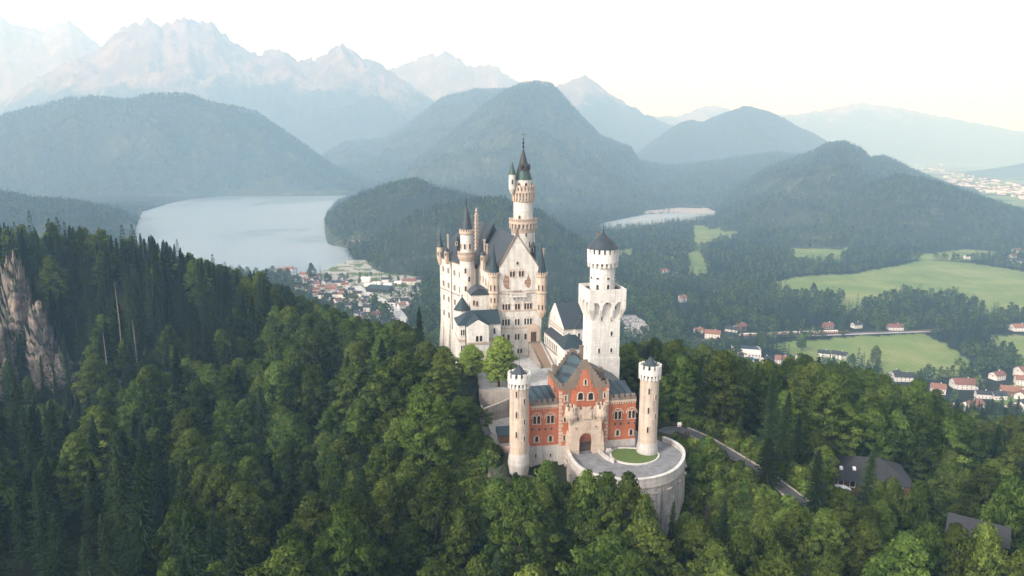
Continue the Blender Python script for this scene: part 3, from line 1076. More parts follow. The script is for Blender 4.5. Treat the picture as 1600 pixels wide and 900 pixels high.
# battered side buttresses
for xa, xb in ((PX0 - 1.0, PX0), (PX1, PX1 + 1.0)):
    lo = [FG.w(x, y, 0) for x, y in ((xa, PY - .5), (xb, PY - .5), (xb, -1.0), (xa, -1.0))]
    s = 1 if xa < 0 else -1
    hi = [FG.w(x, y, 0) for x, y in ((xa + (.5 if s > 0 else 0), PY + .3), (xb - (.5 if s < 0 else 0), PY + .3), (xb - (.5 if s < 0 else 0), -1.0), (xa + (.5 if s > 0 else 0), -1.0))]
    mb.hull8([(q[0], q[1], -3.0) for q in lo], [(q[0], q[1], 5.8) for q in hi])
portal = mb.build('portal', M['peach'], gate)
fix_normals(portal)
mb = MB()
for k in range(13):
    t0, t1 = PI * k / 13 + .02, PI * (k + 1) / 13 - .02
    q = [(-0.2 + r * math.cos(t), ah - aw / 2 + r * math.sin(t)) for r, t in ((aw / 2 + .02, t0), (aw / 2 + .55, t0), (aw / 2 + .55, t1), (aw / 2 + .02, t1))]
    mb.fprism(FG, q, PY - .07, PY - .004)
mb.build('arch_ring', M['cream'], gate)
mb = MB()
mb.box(FG, -0.2 - aw / 2 + .01, -0.2 + aw / 2 - .01, -1.9, -1.6, -.2, 2.6)
gd = mb.build('gate_door', M['wood'], gate)
mb = MB()
mb.fprism(FG, [(-0.2 - aw / 2 + .02, 2.62), (-0.2 + aw / 2 - .02, 2.62)] + [(p[0] * .985, p[1] - .04) for p in arc], -1.9, -1.62)
mb.build('tympanum', M['brick'], gate)
mb = MB()
for k in range(7):
    mb.box(FG, -0.2 - 1.5 + k * .5 - .06, -0.2 - 1.5 + k * .5 + .06, -2.5, -2.4, 2.3 + .0, 4.2 if 0 < k < 6 else 3.6)
mb.box(FG, -1.9, 1.5, -2.52, -2.38, 2.75, 2.87)
mb.build('portcullis', M['wood'], gate)
# balcony with two bartizans over the portal
mb = MB()
mb.box(FG, PX0 - .2, PX1 + .2, PY - .25, -1.004, ZP + .002, ZP + .6)
mb.row(FG, PX0, PX1, PY - .22, PY - .002, ZP - .6, ZP, 9, .45)
mb.box(FG, PX0 - .2, PX1 + .2, PY - .25, PY + .15, ZP + .602, ZP + 1.3)
crenel_line(mb, FG, PX0 + 1, PX1 - 1, PY - .24, PY + .14, ZP + 1.302, h=.8)
mb.build('balcony', M['cream'], gate)
for xx in (PX0 + .1, PX1 - .1):
    cx, cy, _ = FG.w(xx, PY + .3, 0)
    mb = MB()
    mb.lathe(cx, cy, [(.25, ZP - 3.0), (.7, ZP - 2.0), (1.35, ZP - .9), (1.55, ZP - .6), (1.55, ZP + 1.5)], 14)
    mb.ring(cx, cy, 1.15, 1.55, 8, .55, ZP + 1.5, ZP + 2.5)
    mb.ring(cx, cy, 1.3, 1.72, 14, .5, ZP - .5, ZP + .1)
    mb.build('bartizan', M['cream'], gate)
mb = MB()
mb.box(FG, -1.45, 1.05, PY - .5, PY - .255, ZP - 1.1, ZP + 1.35)
mb.box(FG, -1.0, .6, PY - .6, PY - .51, ZP + 1.2, ZP + 2.2)
mb.build('bay_parapet', M['peach'], gate)
mb = MB()
mb.box(FG, -1.35, .95, PY - .10, PY - .002, ZP - 4.3, ZP - 1.9)
cst = mb.build('carved_relief', M['cream'], gate, label='square carved stone coat of arms above the arch')
mb = MB()
mb.fprism(FG, [(-.8, ZP - 2.4), (-.8, ZP - 3.2), (-.2, ZP - 3.95), (.4, ZP - 3.2), (.4, ZP - 2.4)][::-1], PY - .2, PY - .102)
mb.box(FG, -1.2, .8, PY - .16, PY - .104, ZP - 2.3, ZP - 2.1)
for s in (-1, 1):
    mb.box(FG, -.2 + s * .85 - .12, -.2 + s * .85 + .12, PY - .17, PY - .103, ZP - 4.0, ZP - 2.5)
mb.build('shield', M['peach'], cst)
for px, py in ((840, 567), (838, 589)):
    pass
# windows (pixels on the front plane)
FGc = Fr(FG.w(0, -1.0, 0), GATE_DEG)
FGg = Fr(FG.w(0, -1.19, 0), GATE_DEG)
FGp = Fr(FG.w(0, PY, 0), GATE_DEG)
for px, py in ((838.5, 656), (860, 655), (965.5, 648.5), (987, 647)):
    wpx(gate, FG, px, py, 12, n=2, lw=.75, gap=.3, hood=.75, surround='cream', border=.3)
for px, py in ((838.5, 686), (860, 685), (965, 676), (986, 675)):
    wpx(gate, FG, px, py, 8.5, n=1, lw=.8, hood=0, surround='cream', border=.4)
for px, py in ((884, 622), (882.5, 655), (881.5, 684), (945, 617), (944.5, 650)):
    wpx(gate, FGc, px, py, 8, n=1, lw=.5, round_=False, surround='cream', border=.3)
for px, py in ((907, 619), (923, 619)):
    wpx(gate, FGg, px, py, 11, n=1, lw=1.3, surround='cream', border=.35)
wpx(gate, FGg, 915, 597, 8, n=1, lw=.5, surround='cream', border=.35)
for px, py, h in ((903, 655, 5), (930, 653, 4), (900, 669, 2.5), (931, 666, 2.5)):
    wpx(gate, FGp, px, py, h, n=1, lw=.35, round_=False, surround='peach', border=.1)
for px, py in ((832, 671), (842.5, 671), (852, 670.5), (861.5, 670), (961, 662.5), (970, 662), (982, 661), (991.5, 660.5)):
    wpx(gate, FG, px, py, 3, n=1, lw=.35, round_=False, surround='trim', border=.12, sill=False)
for px, py in ((837, 712), (860, 711)):
    wpx(gate, Fr(FG.w(0, -.22, 0), GATE_DEG), px, py, 5, n=1, lw=.4, round_=False, surround='plinth', border=.15)
SW = Fr(FG.w(xc0, 11.5, 0), GATE_DEG - 90)
win(gate, SW, 5.5, 13.6, n=2, lw=.7, lh=1.8, surround='cream')
win(gate, SW, 9.5, 13.6, n=1, lw=.6, lh=1.6, surround='cream')
# chimneys
for xx, yy, zz in ((-5.9, 8.4, 20.4), (1.8, 9.2, 25.2), (5.6, 2.6, 20.0), (6.0, 5.4, 20.0)):
    mb = MB()
    mb.box(FG, xx - .45, xx + .45, yy - .45, yy + .45, ZCB + .5, zz)
    mb.box(FG, xx - .6, xx + .6, yy - .6, yy + .6, zz + .002, zz + .3)
    mb.build('chimney', M['trim'], gate)


def slit_windows(parent, cx, cy, r, items, sur='towerstone'):
    for deg, z, h in items:
        F = tangent(cx, cy, r, deg)
        win(parent, F, 0, z, n=1, lw=.42, lh=h, round_=False, surround=sur, border=.18, y=-.01)


def gate_tower(c, label, ztop, zp, zb, zbot, items):
    cx, cy = c
    t = thing('round_tower', (cx, cy, zb), label, 'tower', None)
    r = 2.42
    zc = ztop - 3.3
    MB().lathe(cx, cy, [(r, zp), (r, zc + .2)], 32, capb=True).build('shaft', M['towerstone'], t)
    MB().lathe(cx, cy, [(1.2, zbot - 3), (2.0, zbot), (r + .42, zb), (r + .30, zp - 1.6), (r + .12, zp - .25), (r + .1, zp - .004)], 32).build('base', M['plinth'], t)
    mb = MB()
    mb.lathe(cx, cy, [(r + .03, zc - .6), (r + .1, zc - .35), (r + .1, zc)], 32)
    mb.ring(cx, cy, r + .1, r + .44, 18, .5, zc - .5, zc + .75)
    mb.lathe(cx, cy, [(r + .42, zc + .76), (r + .48, zc + .8), (r + .48, ztop - 1.1), (r + .05, ztop - 1.1)], 32, capb=True)
    mb.ring(cx, cy, r + .06, r + .49, 12, .58, ztop - 1.1, ztop)
    mb.build('battlement', M['white'], t)
    MB().lathe(cx, cy, [(2.0, ztop - 1.098), (2.0, ztop - .6), (2.05, ztop - .55), (0.02, ztop + 2.0)], 8, a0=.3).build('roof', M['slate'], t)
    slit_windows(t, cx, cy, r, items)
    return t


for (c, lab, py_top, py_p, py_b, its) in (
        (GATE_L, 'left round gate tower of weathered cream stone, beside the terraces', 586, 712, 728, None),
        (GATE_R, 'right round gate tower of pale stone, rising from the oval lawn', 573, 694, 716, None)):
    Y = c[1] - 2.4
    zt, zp, zb = zat(py_top, Y), zat(py_p, Y), zat(py_b, Y)
    left = c is GATE_L
    dg = [(-98 - (8 if left else 4), zat(p + 4, Y), 1.5) for p in ((617, 649, 680) if left else (612, 642, 672))]
    dg += [(-58, zat(p, Y), 1.3) for p in ((632, 664, 690) if left else (625, 655))]
    tw = gate_tower(c, lab, zt, zp, zb, zb - (6 if left else 3), dg)
    if left:
        MB().tube((c[0], c[1], zt + 1.9), (c[0], c[1], zt + 6.0), .05, .03).build('flagpole', M['iron'], tw)

# ------------------------------------------------------------------ square tower
SQ = Fr(xy := (xat(940, 480, 208), 208), GATE_DEG)
sq = thing('square_tower', (xy[0], xy[1], 2.0), 'tall white square tower with arched crown and round turret on its flat top', 'tower')
s = 4.4
zpl = zat(452, 203)
zco = zpl - 8.3
MB().box(SQ, -s, s, -s, s, -2, zco + 4.85).box(SQ, -s - .2, s + .2, -s - .2, s + .2, -2, zat(560, 203)).build('shaft', M['white'], sq)
# pointed-arch machicolation: corbels widen upward, arches between
mb = MB()
o = 1.25
for side in range(4):
    F = Fr(SQ.w(*((-s, -s), (s, -s), (s, s), (-s, s))[side], 0)[:2], GATE_DEG + 90 * side)
    W_ = 2 * s
    nb = 3
    st = (W_ + 2 * o) / nb
    for k in range(nb + 1):
        xc = -o + k * st
        xc = min(max(xc, -o + .35), W_ + o - .35)
        xa = min(max(xc, .35), W_ - .35)
        lo = [F.w(x, y, 0) for x, y in ((xa - .32, -.03), (xa + .32, -.03), (xa + .32, .3), (xa - .32, .3))]
        hi = [F.w(x, y, 0) for x, y in ((xc - .34, -o + .003), (xc + .34, -o + .003), (xc + .34, .3), (xc - .34, .3))]
        mb.hull8([(q[0], q[1], zco - 1.2) for q in lo], [(q[0], q[1], zco + 2.2) for q in hi])
        mb.box(F, xc - .34, xc + .34, -o + .004, .3, zco + 2.2, zco + 4.7)
    for k in range(nb):
        x0, x1 = -o + k * st + .34 * (k > 0), -o + (k + 1) * st - .34 * (k < nb - 1)
        x0, x1 = max(x0, -o + .69), min(x1, W_ + o - .69)
        xm_ = (x0 + x1) / 2
        z0_ = zco + 2.4
        zt_ = zco + 4.4
        pts = [(x0, zco + 4.9), (x0, z0_)]
        for q in range(1, 8):
            pts.append((x0 + (xm_ - x0) * (1 - math.cos(PI / 2 * q / 8)), z0_ + (zt_ - z0_) * math.sin(PI / 2 * q / 8)))
        pts.append((xm_, zt_))
        for q in range(7, 0, -1):
            pts.append((x1 - (x1 - xm_) * (1 - math.cos(PI / 2 * q / 8)), z0_ + (zt_ - z0_) * math.sin(PI / 2 * q / 8)))
        pts += [(x1, z0_), (x1, zco + 4.9)]
        mb.fprism(F, pts[::-1], -o + .005, -.1)
crown = mb.build('machicolation', M['white'], sq)
fix_normals(crown)
S2 = s + o
mb = MB()
mb.box(SQ, -S2, S2, -S2, S2, zco + 4.8, zpl - 1.0)
for a in ((-S2, S2, -S2, -S2 + .35), (-S2, S2, S2 - .35, S2), (-S2, -S2 + .35, -S2 + .352, S2 - .352), (S2 - .35, S2, -S2 + .352, S2 - .352)):
    mb.box(SQ, *a, zpl - .998, zpl)
mb.build('crown', M['white'], sq)
MB().box(SQ, -S2 + .36, S2 - .36, -S2 + .36, S2 - .36, zpl - .995, zpl - .9).build('platform', M['dark_roof'], sq)
cx, cy = xy
zd1, zd2, zd3 = zat(417, 206), zat(391, 204), zat(362.5, 208)
MB().lathe(cx, cy, [(3.75, zpl - .89), (3.75, zd1 + .5)], 32).build('drum', M['white'], sq)
mb = MB()
mb.lathe(cx, cy, [(3.78, zd1 - .5), (3.95, zd1 - .2), (3.95, zd1), (3.8, zd1 + .02)], 32, capb=True)
mb.ring(cx, cy, 3.76, 4.55, 20, .5, zd1 - .1, zd1 + 1.1)
mb.lathe(cx, cy, [(4.5, zd1 + 1.1), (4.65, zd1 + 1.25), (4.7, zd2 - 1.35), (4.2, zd2 - 1.35)], 32, capb=True)
mb.ring(cx, cy, 4.25, 4.69, 18, .62, zd2 - 1.35, zd2 + .1)
mb.build('battlement', M['white'], sq)
MB().lathe(cx, cy, [(4.28, zd2 - 1.3), (4.28, zd2 + .1), (4.85, zd2 + .05), (3.0, zd2 + 2.4), (1.2, zd3 - 1.2), (.12, zd3)], 24, capb=True).build('roof', M['slate'], sq)
MB().lathe(cx, cy, [(.1, zd3), (.28, zd3 + .5), (.08, zd3 + .9), (.04, zd3 + 1.8)], 8).build('finial', M['iron'], sq)
MB().box(SQ, -1.7, -1.2, .4, .9, zd3 - 3, zd3 - .2).box(SQ, -1.8, -1.1, .3, 1.0, zd3 - .198, zd3 + .05).build('chimney', M['trim'], sq)
FS = Fr(SQ.w(0, -s, 0), GATE_DEG)
FSL = Fr(SQ.w(-s, 0, 0), GATE_DEG - 90)
for px, py, h in ((940, 497.5, 7), (955.5, 497.5, 7), (955.5, 521, 7), (936, 548, 7.5), (955, 547, 6.5)):
    wpx(sq, FS, px, py, h, lw=.62, surround='white', border=.25)
FSo = Fr(SQ.w(0, -s - o, 0), GATE_DEG)
wpx(sq, FS, 948, 471.5, 7.5, lw=.7, surround='white', border=.25)
wpx(sq, FS, 961.5, 479, 7, lw=.6, surround='white', border=.25)
for px, py, h in ((917, 495, 6), (917.5, 518, 6), (917.5, 543, 9)):
    wpx(sq, FSL, px, py, h, lw=.62, surround='white', border=.25)
for deg in (-118, -70):
    F = tangent(cx, cy, 3.75, deg)
    win(sq, F, 0, zpl - .6, lw=.8, lh=1.7, surround='white', border=.2)
    win(sq, F, 0, zpl + 2.6, lw=.9, lh=.55, round_=False, surround='white', border=.15)
for deg in (-155, -32):
    F = tangent(cx, cy, 3.75, deg)
    win(sq, F, 0, zpl + 2.6, lw=.9, lh=.55, round_=False, surround='white', border=.15)
MB().tube(SQ.w(S2, 0, zpl - 1.9), SQ.w(S2 + 1.6, 0, zpl - 1.9), .12).build('water_spout', M['iron'], sq)

# ------------------------------------------------------------------ palace
O_ = FP.o
PW = 17.3
pal = thing('palace', (O_[0], O_[1], 3.0), 'large pale palace block with tall painted gable and two blocks of steep slate roof', 'palace')
def vadd(a, b, s_=1.0):
    return (a[0] + b[0] * s_, a[1] + b[1] * s_)
ed = (-math.sin(R(14)), math.cos(R(14)))
Rr_ = FP.w(PW, 0, 0)[:2]
K_ = vadd(O_, ed, 30)
RK = vadd(Rr_, ed, 33)
W1 = (xat(688, 450, 305), 305)
wd = Vector((W1[0] - K_[0], W1[1] - K_[1]))
WL = wd.length
wd = wd / WL
wn_ = Vector((wd[1], -wd[0]))          # to the right of the west block's axis
Kw = (K_[0] - .6, K_[1] - .6)
W2 = (W1[0] + wn_[0] * 15.5, W1[1] + wn_[1] * 15.5)
K2 = (Kw[0] + wn_[0] * 15.5, Kw[1] + wn_[1] * 15.5)
ZE, ZEW = 34.6, 32.2
ZR = zat(369, 246)
ZRW = zat(349, 277)
mb = MB()
mb.prism([O_, Rr_, RK, K_], -8, ZE, cap=False)
mb.prism([Kw, K2, W2, W1], -22, ZEW, cap=False)
mb.build('wall', M['lime'], pal)
# sloping buttress under the west wall
fwN = Fr(W1, math.degrees(math.atan2(Kw[1] - W1[1], Kw[0] - W1[0])))      # north wall of the west block, x from W1 towards K
mb = MB()
for x0 in (.2, 7.5, 15):
    lo = [fwN.w(x, y, 0) for x, y in ((x0, -2.2), (x0 + 3.6, -2.2), (x0 + 3.6, .2), (x0, .2))]
    hi = [fwN.w(x, y, 0) for x, y in ((x0 + .3, -.25), (x0 + 3.3, -.25), (x0 + 3.3, .2), (x0 + .3, .2))]
    mb.hull8([(q[0], q[1], -24) for q in lo], [(q[0], q[1], 4.0 + x0 * .3) for q in hi])
mb.build('buttress', M['lime'], pal)
# front gable
gl = FP.hit(780, 418)
gr = FP.hit(841, 417)
ga = FP.hit(808, 368)
mb = MB()
mb.fprism(FP, [(0.6, ZE - 6), (PW - .6, ZE - 6), (PW - .6, ZE), (gr[0], gr[1] - 2.2), (gr[0], gr[1]), ga, (gl[0], gl[1]), (gl[0], gl[1] - 2.2), (.6, ZE)], -.35, .5)
gab = mb.build('gable', M['lime'], pal)
fix_normals(gab)
mb = MB()
for a, b in ((gl, ga), (ga, gr)):
    dx, dz = b[0] - a[0], b[1] - a[1]
    ln = math.hypot(dx, dz)
    nx, nz = -dz / ln, dx / ln
    mb.fprism(FP, [(a[0], a[1]), (b[0], b[1]), (b[0] + nx * .4, b[1] + nz * .4), (a[0] + nx * .4, a[1] + nz * .4)][::-1], -.55, .7)
mb.build('gable_coping', M['trim'], pal)
# little beast on the gable tip (body, neck, head) on a block
mb = MB()
mb.box(FP, ga[0] - .55, ga[0] + .55, -.5, .6, ga[1] + .2, ga[1] + 1.1)
b0 = FP.w(ga[0], -.3, ga[1] + 1.3)
mb.tube(FP.w(ga[0], .5, ga[1] + 1.5), FP.w(ga[0], -.35, ga[1] + 1.9), .42, .38, 8)
mb.tube(FP.w(ga[0], -.3, ga[1] + 1.9), FP.w(ga[0], -.55, ga[1] + 2.7), .34, .26, 8)
for dx in (-.22, .22):
    mb.tube(FP.w(ga[0] + dx, -.45, ga[1] + 1.9), FP.w(ga[0] + dx, -.5, ga[1] + 1.05), .13, .12, 6)
mb.build('ridge_statue', M['trim'], pal)
# roofs
mb = MB()
ap = FP.w(ga[0], .45, 0)
rk = vadd((ap[0], ap[1]), ed, 31)
gable_roof(mb, FP.w(-.4, .5, 0), FP.w(PW + .4, .5, 0), vadd(RK, (.6, 0)), vadd(K_, (-.6, 0)), ZE - .1, ZR - .3, (ap[0], ap[1]), rk)
mb.build('roof', M['slate'], pal)
mb = MB()
ov = .6
q1 = (Kw[0] - wn_[0] * ov - wd[0] * .3, Kw[1] - wn_[1] * ov - wd[1] * .3)
q2 = (K2[0] + wn_[0] * ov - wd[0] * .3, K2[1] + wn_[1] * ov - wd[1] * .3)
q3 = (W2[0] + wn_[0] * ov + wd[0] * ov, W2[1] + wn_[1] * ov + wd[1] * ov)
q4 = (W1[0] - wn_[0] * ov + wd[0] * ov, W1[1] - wn_[1] * ov + wd[1] * ov)
re0 = ((q1[0] + q2[0]) / 2, (q1[1] + q2[1]) / 2)
re1 = (re0[0] + wd[0] * WL * .62, re0[1] + wd[1] * WL * .62)
gable_roof(mb, q1, q2, q3, q4, ZEW - .1, ZRW, re0, re1)
mb.build('roof', M['slate'], pal)
# stepped chimney gable on the west block's north eave
cp = P(745, 400, 278)
FC = Fr((cp[0], cp[1]), 30)
mb = MB()
zc0, zc1 = 30.0, zat(338, 278)
w_ = .7
z = zc0
k = 0
while z < zc1:
    h = 1.5
    mb.box(FC, -w_, w_, -w_, w_, z, z + h - .35)
    mb.box(FC, -w_ - .22, w_ + .22, -w_ - .22, w_ + .22, z + h - .348, z + h - .002)
    z += h
    w_ = max(.5, w_ - .02)
mb.lathe(cp[0], cp[1], [(.5, z), (.7, z + .5), (.2, z + 1.0), (.55, z + 1.7), (.05, z + 3.0)], 8)
mb.build('chimney', M['cream'], pal, label='tall ornate stepped chimney')
for px, py0, py1, Y, r in ((757, 395, 374, 262, .26), (761, 395, 381, 260, .24), (700, 385, 366, 296, .28), (848.5, 395, 388, 256, .3)):
    x, y, z0 = P(px, py0, Y)
    z1 = zat(py1, Y)
    mb = MB()
    mb.box(Fr((x, y), 14), -r, r, -r, r, z0 - 5, z1 - .5).box(Fr((x, y), 14), -r - .15, r + .15, -r - .15, r + .15, z1 - .498, z1)
    mb.build('chimney', M['cream'], pal)
# dormers with little tower roofs
for px, py, Y, cm, rm in ((755, 405, 258, 'peach', 'slate'), (698, 398, 293, 'cream', 'slate'), (715, 381, 284, 'slate', 'slate'), (833, 391, 256, 'slate', 'slate')):
    x, y, z = P(px, py, Y)
    mb = MB()
    mb.lathe(x, y, [(1.05, z - 4), (1.05, z + 1.6)], 6, a0=.4)
    d = mb.build('dormer', M[cm], pal)
    MB().lathe(x, y, [(1.35, z + 1.55), (.8, z + 2.4), (.06, z + 3.3)], 6, a0=.4, capb=True).build('dormer_roof', M[rm], d)
    win(d, tangent(x, y, .95, -108), 0, z - .3, lw=.8, lh=1.3, surround='cream', border=.15)
# corner turrets
for xx, name_y, bot in ((.0, 0, 478), (PW, 0, 489)):
    c = FP.w(xx, .2, 0)
    cx, cy = c[0], c[1]
    Y = cy - 2
    zt, zm, zb = zat(427, Y), zat(459, Y), zat(bot, Y)
    r = 1.88
    mb = MB()
    mb.lathe(cx, cy, [(.7, zb - 2.2), (1.5, zb - .6), (r - .15, zb), (r - .15, zm - .5), (r + .25, zm), (r + .25, zm + .35), (r, zm + .5), (r, zt - 1.2)], 8, a0=R(GATE_DEG + 22.5))
    tr_ = mb.build('corner_turret', M['peach'], pal)
    mb = MB()
    mb.lathe(cx, cy, [(r + .02, zt - 1.9), (r + .38, zt - 1.2), (r + .38, zt - .7), (r - .1, zt - .7)], 8, a0=R(GATE_DEG + 22.5), capb=True)
    mb.ring(cx, cy, r - .02, r + .34, 16, .55, zt - .7, zt + .1, a0=.1)
    mb.build('battlement', M['cream'], tr_)
    zap = zat(385, Y + 2)
    MB().lathe(cx, cy, [(r - .1, zt - .69), (r - .12, zt - .2), (r * .48, zt + (zap - zt) * .45), (.06, zap)], 8, a0=R(GATE_DEG + 22.5)).build('turret_roof', M['copper'] if False else M['bluetile'], tr_)
    MB().lathe(cx, cy, [(.1, zap - .2), (.25, zap + .3), (.04, zap + .7), (.03, zap + 1.8)], 6).build('finial', M['iron'], tr_)
    for dg in (-124, -79, -34):
        F = tangent(cx, cy, r * math.cos(PI / 8), dg)
        win(tr_, F, 0, zm + 1.0, lw=.5, lh=2.0, surround='cream', border=.15)
        win(tr_, Fr(F.w(0, .14, 0), math.degrees(F.a)), 0, zb + 1.0, lw=.5, lh=1.8, surround='cream', border=.15)
# string courses and balcony
mb = MB()
for py, dp in ((457.5, .3), (485, .25), (512, .2)):
    _, z = FP.hit(808, py)
    mb.box(FP, 1.9, PW - 1.9, -dp, .1, z - .22, z + .12)
mb.build('string_course', M['cream'], pal)
mb = MB()
xa, z = FP.hit(796.5, 463.5)
xb, _ = FP.hit(821.5, 463.5)
zt = FP.hit(808, 458)[1]
mb.box(FP, xa, xb, -1.5, -.02, z, z + .35)
mb.row(FP, xa + .1, xb - .1, -1.45, -1.25, z + .352, zt, 14, .5)
mb.box(FP, xa, xb, -1.5, -1.2, zt + .002, zt + .22)
for xx in (xa, xb - .25):
    mb.box(FP, xx + .001, xx + .249, -1.18, -.4, z + .352, zt + .2)
mb.row(FP, xa + .3, xb - .3, -1.2, -.02, z - .9, z - .002, 4, .25)
mb.build('balcony', M['white'], pal)
# windows of the front
FPg = Fr(FP.w(0, -.35, 0), GATE_DEG)
for px, py, h, n, pl in ((800.5, 428, 8.5, 2, FPg), (814.5, 427.5, 8.5, 2, FPg), (808.5, 450, 11, 3, FP), (791, 479.5, 9, 3, FP), (808.5, 479, 9, 2, FP), (825, 478, 9, 3, FP),
                         (790.5, 503.5, 9.5, 3, FP), (808, 503, 9.5, 2, FP), (825, 502, 9.5, 3, FP), (786.5, 527, 9, 1, FP), (794.5, 527, 9, 1, FP), (808, 526, 9, 2, FP), (821, 525.5, 9, 1, FP), (812, 548, 7, 2, FP)):
    wpx(pal, pl, px, py, h, n=n, lw=.72 if n > 1 else .85, gap=.3, surround='cream' if py < 490 else 'lime', hood=.55 if (n > 1 and py < 510) else 0, border=.2)
wpx(pal, FPg, 808.5, 411, 4, lw=.7, surround='cream', border=.2)
# painted figures beside the windows
m, n, l, b = nt('faded_wall_painting')
v = mapping(n, l, (1, 1, 1))
f = noise(n, l, v, 1.0, 6, 0.75)
l.new(ramp(n, l, f, [(0.38, (0.44, 0.38, 0.33)), (0.45, (0.20, 0.075, 0.045)), (0.5, (0.32, 0.20, 0.12)), (0.55, (0.14, 0.065, 0.045)), (0.62, (0.44, 0.37, 0.30))]), b.inputs['Base Color'])
b.inputs['Roughness'].default_value = .9
M['mural'] = m
for pts in ([(789, 427), (791.5, 431), (794, 430), (796, 437), (795, 447), (797, 451), (792, 452), (786.5, 447), (785.5, 440), (787, 434)],
            [(825, 426), (826.5, 432), (829.5, 438), (829, 444), (826, 450), (821, 447), (819, 441), (820, 437), (822.5, 437), (824, 431)]):
    q = [FP.hit(*p) for p in pts]
    mb = MB()
    mb.fprism(FPg, [(x, z) for x, z in q][::-1], -.03, .0)
    o_ = mb.build('wall_painting', M['mural'], pal)
    fix_normals(o_)
# north walls
fn1 = Fr(K_, math.degrees(math.atan2(O_[1] - K_[1], O_[0] - K_[0])))      # x from K to O
for x in (6.5, 11.5, 16.5, 21.5, 26):
    for z in (28.5, 23.0, 17.5):
        if x > 24 and z < 24:
            continue
        win(pal, fn1, x, z, n=2, lw=.7, lh=2.2, gap=.25, surround='cream', hood=.5)
for x in (4.0, 9.5, 16.0, 21.5, 27, 32.5):
    for z in (26.0, 19.6, 13.4, 6.5):
        if x < WL - 3:
            win(pal, fwN, x, z, n=2, lw=.75, lh=2.4, gap=.25, surround='lime', hood=.55)
mb = MB()
mb.box(fwN, 0, WL - 1, -.2, .1, 18.0, 18.3)
mb.box(fwN, 0, WL - 1, -.3, .1, 31.4, 31.8)
mb.box(fn1, .5, 27, -.3, .1, 33.6, 34.1)
mb.build('string_course', M['trim'], pal)
mb = MB()
for x in (13.0, 24.5):
    a_, b_ = fwN.w(x, -.25, 31), fwN.w(x, -.25, 2)
    mb.tube(a_, b_, .14)
mb.build('downpipe', M['iron'], pal)
# north-west corner turret
x, y, z = P(688, 402, 304)
mb = MB()
zt = zat(385.5, 304)
mb.lathe(x, y, [(.5, z - 3.5), (1.1, z - 2), (1.5, z), (1.5, zt)], 12)
tr_ = mb.build('corner_turret', M['peach'], pal)
MB().lathe(x, y, [(1.75, zt - .05), (.9, zt + 2.6), (.06, zat(361, 304))], 12, capb=True).build('turret_roof', M['slate'], tr_)
for dg in (-120, -70):
    win(tr_, tangent(x, y, 1.5, dg), 0, z + 1, lw=.6, lh=1.6, surround='cream', border=.15)

# ------------------------------------------------------------------ stair tower on the palace's north side
x, y, _ = P(730, 420, 268)
st_ = thing('stair_tower', (x, y, -4), 'slender round stair tower with a black spire on the palace side wall', 'tower')
zg, zc_, za = zat(398, 266), zat(359.5, 266), zat(318, 268)
r = 2.85
MB().lathe(x, y, [(r, -6), (r, zg - 1.2)], 28).build('shaft', M['lime'], st_)
mb = MB()
mb.lathe(x, y, [(r + .02, zg - 2.6), (r + .75, zg - 1.0), (r + .85, zg - .6), (r + .85, zg - .2), (r - .2, zg - .2)], 28, capb=True)
mb.ring(x, y, r + .45, r + .75, 40, .5, zg - .2, zg + .8)
mb.lathe(x, y, [(r + .4, zg + .802), (r + .85, zg + .802), (r + .85, zg + 1.05), (r + .4, zg + 1.05)], 28, capb=True, capt=False)
mb.build('gallery', M['cream'], st_)
MB().lathe(x, y, [(r - .35, zg - .19), (r - .35, zc_ - .8)], 28).build('drum', M['lime'], st_)
mb = MB()
mb.lathe(x, y, [(r - .33, zc_ - 2.0), (r + .05, zc_ - 1.3), (r + .05, zc_ - .6), (r - .5, zc_ - .6)], 28, capb=True)
mb.ring(x, y, r - .4, r + .06, 18, .55, zc_ - .6, zc_ + .15)
mb.build('battlement', M['peach'], st_)
MB().lathe(x, y, [(r - .5, zc_ - .59), (r - .55, zc_ - .1), (1.35, zc_ + (za - zc_) * .45), (.08, za)], 20).build('spire', M['slate'], st_)
MB().lathe(x, y, [(.15, za - .3), (.4, za + .4), (.1, za + .9), (.3, za + 1.4), (.04, za + 1.9), (.03, zat(303, 268))], 8).build('finial', M['iron'], st_)
for dg, z in ((-105, zg + 2.2), (-60, zg + 2.2), (-150, zg + 2.2), (-100, zat(427, 265)), (-100, zat(455, 265)), (-72, zat(440, 265))):
    win(st_, tangent(x, y, r - (.36 if z > zg else .01), dg), 0, z, lw=.7, lh=1.9, surround='cream', border=.18)

